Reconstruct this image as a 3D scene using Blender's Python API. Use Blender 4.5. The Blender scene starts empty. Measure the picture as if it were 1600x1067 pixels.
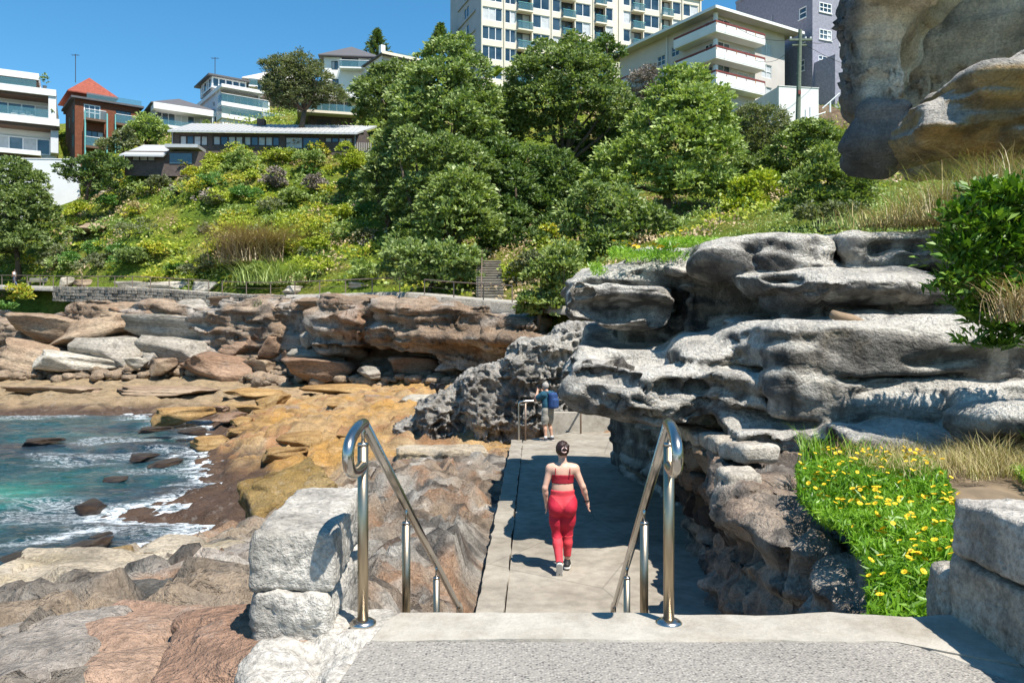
import bpy, bmesh, math, random
import numpy as np
from mathutils import Vector, Matrix, Euler
R = math.radians
scene = bpy.context.scene
col = scene.collection
F = 1250.0; HY = 520.0          # focal length and horizon row of the 1600 x 1067 photograph

# ------------------------------------------------------------------ camera, sky, sun, exposure
cam_d = bpy.data.cameras.new('camera'); cam = bpy.data.objects.new('camera', cam_d); col.objects.link(cam)
cam_d.sensor_width = 36.0; cam_d.lens = 36.0 * F / 1600.0; cam_d.shift_y = -(533.5 - HY) / 1600.0
cam_d.clip_start = 0.1; cam_d.clip_end = 12000
cam.location = (0, 0, 0); cam.rotation_euler = (R(90), 0, 0)
scene.camera = cam
SUN_EL = R(61); SUN_H = (0.64, -0.77)
S = Vector((SUN_H[0] * math.cos(SUN_EL), SUN_H[1] * math.cos(SUN_EL), math.sin(SUN_EL)))
sun_d = bpy.data.lights.new('sun', 'SUN'); sun_d.energy = 5.0; sun_d.angle = R(0.5); sun_d.color = (1.0, 0.955, 0.88)
sun = bpy.data.objects.new('sun', sun_d); col.objects.link(sun)
sun.rotation_euler = S.to_track_quat('Z', 'Y').to_euler()
world = bpy.data.worlds.new('World'); scene.world = world; world.use_nodes = True
wn = world.node_tree; wn.nodes.clear()
sky = wn.nodes.new('ShaderNodeTexSky'); sky.sky_type = 'NISHITA'; sky.sun_disc = False
sky.sun_elevation = SUN_EL; sky.sun_rotation = math.atan2(SUN_H[0], SUN_H[1])
sky.air_density = 1.0; sky.dust_density = 0.1; sky.ozone_density = 4.5; sky.altitude = 0
bg = wn.nodes.new('ShaderNodeBackground'); bg.inputs['Strength'].default_value = 0.105
wo = wn.nodes.new('ShaderNodeOutputWorld')
hs = wn.nodes.new('ShaderNodeHueSaturation'); hs.inputs['Saturation'].default_value = 1.25; hs.inputs['Hue'].default_value = 0.488
wn.links.new(sky.outputs[0], hs.inputs['Color']); wn.links.new(hs.outputs[0], bg.inputs['Color']); wn.links.new(bg.outputs[0], wo.inputs['Surface'])
scene.view_settings.view_transform = 'Standard'; scene.view_settings.look = 'None'
scene.view_settings.exposure = 0.8; scene.view_settings.gamma = 1.0
scene.view_settings.use_curve_mapping = False
scene.cycles.max_bounces = 4; scene.cycles.diffuse_bounces = 2; scene.cycles.glossy_bounces = 2; scene.cycles.transmission_bounces = 2; scene.cycles.transparent_max_bounces = 4
scene.cycles.caustics_reflective = False; scene.cycles.caustics_refractive = False

# ------------------------------------------------------------------ helpers: placement, noise
def P(px, py, Y): return np.array(((px - 800) * Y / F, Y, (HY - py) * Y / F))
def PZ(px, py, Z): return P(px, py, Z * F / (HY - py))

def _h(x, y, z, s):
    n = (x * np.uint32(73856093)) ^ (y * np.uint32(19349663)) ^ (z * np.uint32(83492791)) ^ np.uint32((s * 2654435761 + 12345) & 0xffffffff)
    n = (n ^ (n >> np.uint32(15))) * np.uint32(0x2c1b3c6d)
    n = (n ^ (n >> np.uint32(12))) * np.uint32(0x297a2d39)
    n = n ^ (n >> np.uint32(15))
    return n.astype(np.float32) * np.float32(1 / 4294967296.0)
def vn(p, s=0):
    """smooth value noise in -1..1 at the points p (n,3)"""
    p = np.asarray(p, np.float32) + 1000.0
    i = np.floor(p); f = p - i; i = i.astype(np.uint32)
    f = f * f * f * (f * (f * 6 - 15) + 10)
    x, y, z = i[:, 0], i[:, 1], i[:, 2]; u = np.uint32(1)
    fx, fy, fz = f[:, 0], f[:, 1], f[:, 2]
    def L(a, b, t): return a + (b - a) * t
    r = L(L(L(_h(x, y, z, s), _h(x + u, y, z, s), fx), L(_h(x, y + u, z, s), _h(x + u, y + u, z, s), fx), fy),
          L(L(_h(x, y, z + u, s), _h(x + u, y, z + u, s), fx), L(_h(x, y + u, z + u, s), _h(x + u, y + u, z + u, s), fx), fy), fz)
    return r * 2 - 1
def fbm(p, o=4, s=0, g=0.5):
    a = 1.0; t = 0; p = np.asarray(p, np.float32); tot = 0
    for k in range(o):
        t = t + a * vn(p, s + k * 17); tot += a; a *= g; p = p * 2.03 + 3.7
    return t / tot * 1.4
def ridge(p, o=4, s=0):
    a = 1.0; t = 0; p = np.asarray(p, np.float32); tot = 0
    for k in range(o):
        t = t + a * (1 - 2 * np.abs(vn(p, s + k * 13))); tot += a; a *= 0.5; p = p * 2.1 + 1.3
    return t / tot
def worley(p, s=0):
    p = np.asarray(p, np.float32) + 1000.0
    i = np.floor(p).astype(np.int64)
    d1 = np.full(len(p), 9, np.float32); d2 = d1.copy()
    for a in (-1, 0, 1):
        for b in (-1, 0, 1):
            for c in (-1, 0, 1):
                q = i + np.array((a, b, c)); u = q.astype(np.uint32)
                cx = q[:, 0] + _h(u[:, 0], u[:, 1], u[:, 2], s); cy = q[:, 1] + _h(u[:, 0], u[:, 1], u[:, 2], s + 5); cz = q[:, 2] + _h(u[:, 0], u[:, 1], u[:, 2], s + 9)
                d = np.sqrt((p[:, 0] - cx) ** 2 + (p[:, 1] - cy) ** 2 + (p[:, 2] - cz) ** 2).astype(np.float32)
                d2 = np.minimum(d2, np.maximum(d, d1)); d1 = np.minimum(d1, d)
    return d1, d2
def sstep(a, b, x):
    t = np.clip((x - a) / (b - a), 0, 1); return t * t * (3 - 2 * t)

# ------------------------------------------------------------------ helpers: meshes and objects
def mesh(name, V, Fc, smooth=False, colr=None, rnd=None):
    V = np.asarray(V, np.float32)
    me = bpy.data.meshes.new(name)
    if isinstance(Fc, np.ndarray):
        k = Fc.shape[1]; n = len(Fc)
        me.vertices.add(len(V)); me.vertices.foreach_set('co', V.ravel())
        me.loops.add(n * k); me.loops.foreach_set('vertex_index', Fc.astype(np.int32).ravel())
        me.polygons.add(n); me.polygons.foreach_set('loop_start', np.arange(0, n * k, k, dtype=np.int32))
        me.update(calc_edges=True)
    else:
        me.from_pydata([tuple(map(float, v)) for v in V], [], [tuple(f) for f in Fc]); me.update()
    if smooth: me.polygons.foreach_set('use_smooth', np.ones(len(me.polygons), bool))
    if colr is not None:
        a = me.color_attributes.new('Col', 'FLOAT_COLOR', 'POINT')
        c = np.ones((len(V), 4), np.float32); c[:, :3] = colr; a.data.foreach_set('color', c.ravel())
    if rnd is not None:
        a = me.attributes.new('rnd', 'FLOAT', 'FACE'); a.data.foreach_set('value', np.asarray(rnd, np.float32))
    return me
def link(name, me, mat=None, parent=None, loc=None, rot=None, scale=None):
    o = bpy.data.objects.new(name, me); col.objects.link(o)
    if mat is not None and me is not None and not me.materials: me.materials.append(mat)
    if parent is not None: o.parent = parent
    if loc is not None: o.location = [float(c) for c in loc]
    if rot is not None: o.rotation_euler = rot
    if scale is not None: o.scale = scale
    return o
def tag(o, label, cat, group=None):
    o['label'] = label; o['category'] = cat
    if group: o['group'] = group
    return o
def thing(name, label, cat, loc, rotz=0.0, group=None):
    o = link(name, None, loc=loc, rot=(0, 0, rotz)); o.empty_display_size = 0.3
    return tag(o, label, cat, group)
def solid(name, V, Fc, mat, label=None, cat=None, smooth=False, colr=None, kind=None, group=None, rnd=None):
    """one world-space mesh as a top-level object whose origin sits at its base"""
    V = np.asarray(V, float); base = np.array((V[:, 0].mean(), V[:, 1].mean(), V[:, 2].min()))
    o = link(name, mesh(name, V - base, Fc, smooth, colr, rnd), mat, loc=base)
    if label: tag(o, label, cat, group)
    if kind: o['kind'] = kind
    return o
def vnorm(V, Fq):
    n = np.cross(V[Fq[:, 2]] - V[Fq[:, 0]], V[Fq[:, -1]] - V[Fq[:, 1]])
    out = np.zeros_like(V)
    for k in range(Fq.shape[1]):
        for c in range(3): out[:, c] += np.bincount(Fq[:, k], n[:, c], len(V))
    return out / np.maximum(np.linalg.norm(out, axis=1, keepdims=True), 1e-9)
class MB:
    """collects boxes, tubes and polygons for ONE mesh"""
    def __init__(s): s.V = []; s.F = []
    def add(s, V, Fc):
        b = len(s.V); s.V += [tuple(v) for v in V]; s.F += [tuple(int(i) + b for i in f) for f in Fc]; return s
    def box(s, x0, x1, y0, y1, z0, z1):
        return s.add([(x0, y0, z0), (x1, y0, z0), (x1, y1, z0), (x0, y1, z0), (x0, y0, z1), (x1, y0, z1), (x1, y1, z1), (x0, y1, z1)],
                     [(0, 3, 2, 1), (4, 5, 6, 7), (0, 1, 5, 4), (1, 2, 6, 5), (2, 3, 7, 6), (3, 0, 4, 7)])
    def tube(s, pts, rad, n=10, caps=True):
        V, Fc = tube(pts, rad, n, caps); return s.add(V, Fc)
    def build(s, name, mat, parent=None, smooth=False, **k):
        return link(name, mesh(name, s.V, s.F, smooth), mat, parent, **k)
def tube(pts, rad, n=10, caps=True):
    pts = [np.array(p, float) for p in pts]; m = len(pts)
    rad = [rad] * m if np.isscalar(rad) else rad
    V = []; Fc = []; up = None
    for i, p in enumerate(pts):
        t = pts[min(i + 1, m - 1)] - pts[max(i - 1, 0)]; t = t / (np.linalg.norm(t) + 1e-9)
        if up is None:
            up = np.cross(t, (0, 0, 1.0) if abs(t[2]) < 0.9 else (1.0, 0, 0))
        up = up - t * np.dot(up, t); up /= np.linalg.norm(up) + 1e-9; w = np.cross(t, up)
        for k in range(n):
            a = 2 * math.pi * k / n; V.append(p + rad[i] * (math.cos(a) * up + math.sin(a) * w))
    for i in range(m - 1):
        for k in range(n):
            k2 = (k + 1) % n; Fc.append((i * n + k, i * n + k2, (i + 1) * n + k2, (i + 1) * n + k))
    if caps: Fc += [tuple(range(n - 1, -1, -1)), tuple((m - 1) * n + k for k in range(n))]
    return V, Fc

# ------------------------------------------------------------------ helpers: solid modelling by distance field + surface nets
class Field:
    def __init__(s, lo, hi, h):
        s.lo = np.array(lo, float); s.h = h
        s.n = np.ceil((np.array(hi) - s.lo) / h).astype(int) + 1
        s.g = np.full(tuple(s.n), 2.0, np.float32)
        s.ax = [s.lo[i] + h * np.arange(s.n[i]) for i in range(3)]
    def _block(s, c, rad):
        sl = []
        for i in range(3):
            a = int(max(0, math.floor((c[i] - rad[i] - s.lo[i]) / s.h))); b = int(min(s.n[i], math.ceil((c[i] + rad[i] - s.lo[i]) / s.h) + 1))
            if b <= a: return None, None
            sl.append(slice(a, b))
        g = np.meshgrid(*[s.ax[i][sl[i]] for i in range(3)], indexing='ij', sparse=True)
        return tuple(sl), g
    def _put(s, sl, d, k, cut):
        a = s.g[sl]; d = d.astype(np.float32)
        if cut: d = -d; m = -1
        else: m = 1
        if k > 0:
            h = np.clip(0.5 + 0.5 * m * (d - a) / k, 0, 1)
            s.g[sl] = (d + (a - d) * h) - m * k * h * (1 - h)
        else: s.g[sl] = np.maximum(a, d) if cut else np.minimum(a, d)
    def box(s, c, h, rot=(0, 0, 0), r=0.2, k=0.15, cut=False):
        M = np.array(Euler([R(v) for v in rot]).to_matrix()); h = np.array(h, float); r = min(r, h.min() * 0.98)
        ext = np.abs(M) @ h + 2.5 * k + 0.3
        sl, g = s._block(c, ext)
        if sl is None: return s
        q = [g[i] - c[i] for i in range(3)]
        l = [np.abs(M[0, i] * q[0] + M[1, i] * q[1] + M[2, i] * q[2]) - (h[i] - r) for i in range(3)]
        d = np.sqrt(sum(np.maximum(v, 0) ** 2 for v in l)) + np.minimum(np.maximum(np.maximum(l[0], l[1]), l[2]), 0) - r
        s._put(sl, d, k, cut); return s
    def ell(s, c, h, rot=(0, 0, 0), k=0.15, cut=False):
        M = np.array(Euler([R(v) for v in rot]).to_matrix()); h = np.array(h, float)
        sl, g = s._block(c, np.abs(M) @ h + 2.5 * k + 0.3)
        if sl is None: return s
        q = [g[i] - c[i] for i in range(3)]
        l = [(M[0, i] * q[0] + M[1, i] * q[1] + M[2, i] * q[2]) for i in range(3)]
        k0 = np.sqrt(sum((l[i] / h[i]) ** 2 for i in range(3))); k1 = np.sqrt(sum((l[i] / h[i] ** 2) ** 2 for i in range(3)))
        s._put(sl, k0 * (k0 - 1) / np.maximum(k1, 1e-6), k, cut); return s
    def cone(s, a, b, ra, rb, k=0.03, flat=None):
        """a capsule that tapers from ra to rb; flat = (sx, sy) squash factors"""
        a = np.array(a, float); b = np.array(b, float); m = max(ra, rb)
        c = (a + b) / 2; ext = np.abs(b - a) / 2 + m * 1.5 + 2.5 * k + 0.02
        sl, g = s._block(c, ext)
        if sl is None: return s
        ab = b - a; L = float(ab @ ab) + 1e-9
        q = [g[i] - a[i] for i in range(3)]
        t = np.clip((q[0] * ab[0] + q[1] * ab[1] + q[2] * ab[2]) / L, 0, 1)
        fx, fy = flat if flat else (1, 1)
        d = np.sqrt(((q[0] - t * ab[0]) / fx) ** 2 + ((q[1] - t * ab[1]) / fy) ** 2 + (q[2] - t * ab[2]) ** 2) - (ra + (rb - ra) * t)
        s._put(sl, d, k, False); return s
    def net(s, g=None):
        g = s.g if g is None else g
        ins = g < 0
        c = np.zeros(tuple(np.array(g.shape) - 1), np.int8)
        for a in (0, 1):
            for b in (0, 1):
                for d in (0, 1): c += ins[a:g.shape[0] - 1 + a, b:g.shape[1] - 1 + b, d:g.shape[2] - 1 + d]
        act = np.argwhere((c > 0) & (c < 8)); idx = np.full(c.shape, -1, np.int32); idx[act[:, 0], act[:, 1], act[:, 2]] = np.arange(len(act))
        cor = [(a, b, d) for a in (0, 1) for b in (0, 1) for d in (0, 1)]
        val = np.stack([g[act[:, 0] + a, act[:, 1] + b, act[:, 2] + d] for a, b, d in cor], 1)
        acc = np.zeros((len(act), 3)); cnt = np.zeros(len(act))
        for i in range(8):
            for j in range(i + 1, 8):
                if sum(abs(cor[i][k] - cor[j][k]) for k in range(3)) != 1: continue
                m = (val[:, i] < 0) != (val[:, j] < 0)
                t = val[m, i] / (val[m, i] - val[m, j])
                acc[m] += np.array(cor[i]) + t[:, None] * (np.array(cor[j]) - np.array(cor[i])); cnt[m] += 1
        V = s.lo + s.h * (act + acc / cnt[:, None])
        Q = []
        for ax in range(3):
            n = [slice(None)] * 3; n2 = [slice(None)] * 3; n[ax] = slice(0, -1); n2[ax] = slice(1, None)
            A = ins[tuple(n)]; B = ins[tuple(n2)]
            e = np.argwhere(A != B); u, w = (ax + 1) % 3, (ax + 2) % 3
            ok = (e[:, u] > 0) & (e[:, w] > 0) & (e[:, u] < c.shape[u]) & (e[:, w] < c.shape[w]); e = e[ok]
            def at(du, dw):
                t = e.copy(); t[:, u] -= du; t[:, w] -= dw; return idx[t[:, 0], t[:, 1], t[:, 2]]
            q = np.stack([at(1, 1), at(0, 1), at(0, 0), at(1, 0)], 1)
            fl = ~A[e[:, 0], e[:, 1], e[:, 2]]; q[fl] = q[fl][:, ::-1]
            Q.append(q)
        Q = np.concatenate(Q); Q = Q[(Q >= 0).all(1)]
        return V, Q
def weather(V, Q, warp=0.15, wf=0.7, strata=0.08, sf=3.0, rough=0.05, rf=2.5, pits=0.0, pf=2.5, pmask=0.0, dip=(0.05, 0.0), seed=0, pz=1.4, crack=0.0, cf=1.0):
    V = V.copy()
    for c in range(3): V[:, c] += warp * fbm(V * wf, 2, seed + 31 * c)
    if strata > 0:
        N = vnorm(V, Q); t = (V[:, 2] + dip[0] * V[:, 0] + dip[1] * V[:, 1]) * sf + 0.5 * fbm(V * 0.6, 2, seed + 5)
        q = np.stack([t, 0.15 * V[:, 0], 0.15 * V[:, 1]], 1)
        l = np.tanh(5.5 * vn(q, seed + 3)) + 0.5 * np.tanh(6 * vn(q * 2.7, seed + 4))
        hor = N * np.array((1, 1, 0.15)); V += hor * (strata * l)[:, None]
    N = vnorm(V, Q)
    V += N * (rough * ridge(V * rf * np.array((1, 1, 1.6)), 4, seed + 9) * 0.6 + rough * fbm(V * rf * 0.8, 4, seed + 21))[:, None]
    if crack > 0:      # bedding planes and upright joints
        N = vnorm(V, Q); w = V + 0.25 * np.stack([fbm(V * 1.1, 3, seed + 61), fbm(V * 1.1, 3, seed + 62), fbm(V * 1.1, 3, seed + 63)], 1)
        t = w[:, 2] + dip[0] * w[:, 0] + dip[1] * w[:, 1]
        b = 1 - sstep(0.0, 0.20, np.abs(vn(np.stack([t * 2.6 * cf, w[:, 0] * .22 * cf, w[:, 1] * .22 * cf], 1), seed + 51)))
        j = 1 - sstep(0.0, 0.10, np.abs(vn(np.stack([w[:, 0] * .9 * cf, w[:, 1] * .9 * cf, t * .25 * cf], 1), seed + 52)))
        br = sstep(-0.25, 0.25, fbm(V * 0.7 * cf, 2, seed + 53)); V -= N * (crack * np.maximum(b * br, 0.8 * j * (1 - br)))[:, None]
    if pits > 0:
        N = vnorm(V, Q)
        d1, d2 = worley(V * pf * np.array((1, 1, pz)) + 0.5 * np.stack([vn(V * pf, 71), vn(V * pf, 72), vn(V * pf, 73)], 1), seed + 2)
        hole = sstep(0.02, 0.42, d2 - d1)
        m = sstep(pmask - 0.15, pmask + 0.25, fbm(V * 0.8, 2, seed + 44)) if pmask > -5 else 1
        V -= N * (pits * hole * m)[:, None]
    return V
# ------------------------------------------------------------------ materials
class NT:
    def __init__(s, name):
        s.m = bpy.data.materials.new(name); s.m.use_nodes = True; s.t = s.m.node_tree; s.t.nodes.clear()
        s.out = s.t.nodes.new('ShaderNodeOutputMaterial')
    def n(s, typ, **kw):
        o = s.t.nodes.new(typ)
        for k, v in kw.items():
            if k.startswith('_'): setattr(o, k[1:], v)
        for k, v in kw.items():
            if k.startswith('_'): continue
            i = o.inputs[int(k[1:])] if (k[0] == 'i' and k[1:].isdigit()) else o.inputs[k.replace('__', ' ')]
            if isinstance(v, bpy.types.NodeSocket): s.t.links.new(v, i)
            else: i.default_value = v
        return o
    def pos(s): return s.n('ShaderNodeNewGeometry').outputs['Position']
    def obj(s): return s.n('ShaderNodeTexCoord').outputs['Object']
    def map(s, v, sc=(1, 1, 1), loc=(0, 0, 0), rot=(0, 0, 0)): return s.n('ShaderNodeMapping', Vector=v, Scale=sc, Location=loc, Rotation=rot).outputs[0]
    def noise(s, v, sc, det=4, ro=0.55, dist=0.0): return s.n('ShaderNodeTexNoise', Vector=v, Scale=sc, Detail=det, Roughness=ro, Distortion=dist).outputs[0]
    def vor(s, v, sc, feat='F1', out=0): return s.n('ShaderNodeTexVoronoi', _feature=feat, Vector=v, Scale=sc).outputs[out]
    def ramp(s, f, stops, interp='LINEAR'):
        o = s.n('ShaderNodeValToRGB', Fac=f); e = o.color_ramp.elements; o.color_ramp.interpolation = interp
        while len(e) < len(stops): e.new(0.5)
        for i, (p, c) in enumerate(stops):
            e[i].position = p; e[i].color = (c, c, c, 1) if np.isscalar(c) else (*c, 1)
        return o.outputs[0]
    def mix(s, f, a, b, mode='MIX'):
        o = s.n('ShaderNodeMix', _data_type='RGBA', _blend_type=mode)
        for i, v in ((0, f), (6, a), (7, b)):
            if isinstance(v, bpy.types.NodeSocket): s.t.links.new(v, o.inputs[i])
            else: o.inputs[i].default_value = v if i == 0 else ((v, v, v, 1) if np.isscalar(v) else (*v, 1))
        return o.outputs[2]
    def math(s, op, a, b=0.0): return s.n('ShaderNodeMath', _operation=op, i0=a, i1=b).outputs[0]
    def bump(s, hgt, st=0.5, dist=0.05, nrm=None):
        o = s.n('ShaderNodeBump', Height=hgt, Strength=st, Distance=dist)
        if nrm is not None: s.t.links.new(nrm, o.inputs['Normal'])
        return o.outputs[0]
    def attr(s, name, out='Color'): return s.n('ShaderNodeAttribute', _attribute_name=name).outputs[out]
    def bsdf(s, color, rough=0.8, nrm=None, metal=0.0, spec=0.5, **k):
        b = s.n('ShaderNodeBsdfPrincipled', Roughness=rough, Metallic=metal)
        b.inputs['Specular IOR Level'].default_value = spec
        if isinstance(color, bpy.types.NodeSocket): s.t.links.new(color, b.inputs['Base Color'])
        else: b.inputs['Base Color'].default_value = (*color, 1)
        if nrm is not None: s.t.links.new(nrm, b.inputs['Normal'])
        for kk, v in k.items(): b.inputs[kk.replace('__', ' ')].default_value = v
        s.t.links.new(b.outputs[0], s.out.inputs[0]); return b
M = {}
def plain(name, c, rough=0.7, metal=0.0, var=0.12, sc=8.0, bump=0.15, bsc=60.0, spec=0.4):
    t = NT(name); p = t.obj(); n = t.noise(p, sc, 5)
    cc = t.mix(1.0, c, t.ramp(n, [(0.3, 1 - var), (0.7, 1 + var * 0.3)]), 'MULTIPLY')
    t.bsdf(cc, rough, t.bump(t.noise(p, bsc, 4), bump, 0.01) if bump > 0 else None, metal, spec); M[name] = t.m; return t.m
def rock(name, base=None, attr=False, grain=0.8, dark=0.35, sc=1.0, streak=0.5, lich=0.35, bumpd=0.10, bst=1.0, wet=False, spk=0.0):
    """weathered sandstone: base colour (or vertex colour) with blotches, grain lines, dark lichen and pale crust"""
    t = NT(name); p = t.obj() if not attr else t.pos()
    c = t.attr('Col') if attr else t.ramp(t.noise(p, 0.7 * sc, 4), [(0.3, base[0]), (0.5, base[1]), (0.7, base[2])])
    big = t.noise(p, 1.3 * sc, 6, 0.64)
    c = t.mix(0.85, c, t.ramp(big, [(0.30, 0.45), (0.5, 1.0), (0.70, 1.30)]), 'MULTIPLY')
    fine = t.noise(p, 22 * sc, 3, 0.7)
    c = t.mix(grain, c, t.ramp(fine, [(0.32, 0.52), (0.5, 1.0), (0.68, 1.42)]), 'MULTIPLY')
    st = t.noise(t.map(p, (0.5, 0.5, 5.0), rot=(0.06, 0.05, 0)), 1.6 * sc, 3, 0.6)
    c = t.mix(streak, c, t.ramp(st, [(0.36, 0.55), (0.47, 1.0), (0.6, 1.0), (0.7, 0.8)]), 'MULTIPLY')
    li = t.noise(t.map(p, (1, 1, 0.45)), 2.3 * sc, 6, 0.74)
    c = t.mix(t.math('MULTIPLY', t.ramp(li, [(0.53, 0), (0.62, 1)]), dark), c, (0.045, 0.042, 0.04))
    pl = t.noise(p, 3.7 * sc, 5, 0.76)
    c = t.mix(t.math('MULTIPLY', t.ramp(pl, [(0.56, 0), (0.66, 1)]), lich), c, (0.52, 0.49, 0.44))
    if spk > 0:
        v = t.vor(p, 26 * sc); c = t.mix(t.math('MULTIPLY', t.ramp(v, [(0.12, 1), (0.2, 0)]), spk), c, (0.6, 0.58, 0.52))
    cr = t.vor(t.map(p, (1, 1, 1.8)), 1.1 * sc, 'DISTANCE_TO_EDGE')
    h = t.math('ADD', t.math('MULTIPLY', t.noise(p, 9 * sc, 6, 0.7), 1.0), t.math('MULTIPLY', t.ramp(cr, [(0.0, 0), (0.03, 1)]), 0.12))
    h = t.math('ADD', h, t.math('MULTIPLY', st, 0.28)); h = t.math('ADD', h, t.math('MULTIPLY', fine, 0.55))
    t.bsdf(c, 0.35 if wet else 0.9, t.bump(h, bst, bumpd), spec=0.5 if wet else 0.25); M[name] = t.m; return t.m
rock('rock_vcol', attr=True, grain=0.6, dark=0.25, lich=0.18, streak=0.35)
rock('rock_grey', attr=True, grain=0.55, dark=0.45, bumpd=0.16, lich=0.32, streak=0.35, sc=1.0)
rock('rock_far', attr=True, dark=0.3, lich=0.15, streak=0.6, sc=0.5, bumpd=0.15)
rock('b_tan', ((0.21, 0.14, 0.09), (0.29, 0.20, 0.13), (0.33, 0.25, 0.17)), sc=0.6, dark=0.3, lich=0.12, bumpd=0.1)
rock('b_brown', ((0.17, 0.10, 0.065), (0.24, 0.145, 0.09), (0.28, 0.19, 0.13)), sc=0.6, dark=0.25, lich=0.1, bumpd=0.1)
rock('b_grey', ((0.24, 0.21, 0.17), (0.31, 0.275, 0.225), (0.36, 0.32, 0.27)), sc=0.6, dark=0.3, lich=0.3, bumpd=0.1)
rock('b_ochre', ((0.30, 0.165, 0.06), (0.38, 0.225, 0.085), (0.42, 0.28, 0.13)), sc=0.9, dark=0.25, lich=0.05, streak=0.3)
rock('b_pale', ((0.36, 0.31, 0.24), (0.45, 0.40, 0.32), (0.5, 0.45, 0.37)), sc=0.6, dark=0.15, lich=0.3)
rock('b_weed', ((0.035, 0.022, 0.017), (0.06, 0.036, 0.024), (0.10, 0.06, 0.03)), sc=1.6, dark=0.5, lich=0.0, wet=True, spk=0.2)
rock('block', ((0.32, 0.29, 0.245), (0.42, 0.385, 0.335), (0.48, 0.445, 0.39)), sc=1.6, dark=0.16, lich=0.3, streak=0.2, bumpd=0.03)
rock('block_dirty', ((0.36, 0.31, 0.25), (0.44, 0.39, 0.32), (0.5, 0.45, 0.38)), sc=1.6, dark=0.4, lich=0.3, streak=0.35, bumpd=0.03)
def leafm(name, a, b, c, trans=0.25, rough=0.5, spec=0.35):
    t = NT(name); r = t.attr('rnd', 'Fac'); cc = t.ramp(r, [(0.0, a), (0.5, b), (1.0, c)])
    oi = t.n('ShaderNodeObjectInfo').outputs['Random']
    cc = t.mix(1.0, cc, t.ramp(oi, [(0, 0.85), (1, 1.15)]), 'MULTIPLY')
    d = t.bsdf(cc, rough, spec=spec)
    tr = t.n('ShaderNodeBsdfTranslucent', Color=t.mix(1.0, cc, (1.3, 1.4, 0.5), 'MULTIPLY'))
    ms = t.n('ShaderNodeMixShader', i0=trans, i1=d.outputs[0], i2=tr.outputs[0]); t.t.links.new(ms.outputs[0], t.out.inputs[0])
    M[name] = t.m; return t.m
leafm('leaf_tree', (0.066, 0.118, 0.028), (0.18, 0.245, 0.072), (0.42, 0.48, 0.20))
leafm('leaf_bright', (0.09, 0.15, 0.03), (0.22, 0.29, 0.075), (0.45, 0.51, 0.20))
leafm('leaf_dark', (0.040, 0.079, 0.018), (0.099, 0.158, 0.040), (0.224, 0.290, 0.092))
leafm('leaf_olive', (0.079, 0.092, 0.040), (0.145, 0.165, 0.073), (0.251, 0.264, 0.145))
leafm('leaf_lime', (0.15, 0.22, 0.018), (0.33, 0.39, 0.035), (0.55, 0.54, 0.10))
leafm('leaf_green', (0.045, 0.125, 0.022), (0.095, 0.20, 0.04), (0.20, 0.31, 0.08))
leafm('leaf_dry', (0.250, 0.175, 0.094), (0.375, 0.275, 0.150), (0.525, 0.413, 0.250), trans=0.12)
leafm('leaf_twig', (0.132, 0.105, 0.083), (0.220, 0.182, 0.154), (0.319, 0.275, 0.231), trans=0.05)
leafm('leaf_mix', (0.132, 0.238, 0.020), (0.370, 0.396, 0.033), (0.607, 0.422, 0.092))
leafm('leaf_gazania', (0.062, 0.148, 0.009), (0.140, 0.281, 0.016), (0.265, 0.390, 0.047), trans=0.3, rough=0.4)
leafm('leaf_straw', (0.286, 0.209, 0.088), (0.462, 0.363, 0.176), (0.418, 0.396, 0.132), trans=0.15)
leafm('leaf_glossy', (0.034, 0.086, 0.009), (0.081, 0.172, 0.014), (0.196, 0.299, 0.034), trans=0.2, rough=0.45, spec=0.4)
plain('bark', (0.12, 0.09, 0.065), 0.95, var=0.4, sc=5, bump=0.5, bsc=25)
plain('steel', (0.50, 0.46, 0.41), 0.25, 1.0, var=0.06, sc=3, bump=0.02, bsc=200)
plain('steel_brush', (0.42, 0.345, 0.245), 0.36, 1.0, var=0.12, sc=5, bump=0.05, bsc=150)
plain('steel_far', (0.30, 0.22, 0.17), 0.5, 0.6)
plain('yellow', (0.80, 0.50, 0.01), 0.6, var=0.1, bump=0); plain('yellow_dark', (0.55, 0.26, 0.005), 0.7, bump=0)
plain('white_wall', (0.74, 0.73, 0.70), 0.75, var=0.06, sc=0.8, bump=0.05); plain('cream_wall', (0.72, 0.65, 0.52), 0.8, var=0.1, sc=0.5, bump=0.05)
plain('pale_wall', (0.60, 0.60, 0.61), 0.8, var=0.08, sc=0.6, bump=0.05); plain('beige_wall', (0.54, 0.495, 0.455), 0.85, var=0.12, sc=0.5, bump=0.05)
plain('pipe_and_shade_grey', (0.40, 0.40, 0.41), 0.85, var=0.12, sc=0.5); plain('dark_roof', (0.10, 0.095, 0.10), 0.7, var=0.15, sc=3)
plain('metal_roof', (0.52, 0.51, 0.49), 0.45, 0.3, var=0.08, sc=2, bump=0); plain('dark_timber', (0.05, 0.036, 0.03), 0.6, var=0.3); plain('brown_soffit', (0.13, 0.075, 0.045), 0.7)
plain('frame_white', (0.78, 0.78, 0.77), 0.5, bump=0); plain('frame_dark', (0.045, 0.038, 0.036), 0.5, bump=0); plain('teal_paint', (0.16, 0.42, 0.40), 0.5, bump=0)
plain('rail_red', (0.22, 0.05, 0.04), 0.6, var=0.3, sc=4); plain('rust', (0.45, 0.20, 0.07), 0.9, var=0.4, sc=6); plain('curtain', (0.52, 0.54, 0.55), 0.8, var=0.2, sc=2, bump=0)
plain('pole_wood', (0.16, 0.19, 0.14), 0.9, var=0.3, sc=4); plain('pot', (0.10, 0.11, 0.12), 0.5); plain('timber', (0.27, 0.19, 0.12), 0.85, var=0.35, sc=6, bump=0.5, bsc=30)
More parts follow.
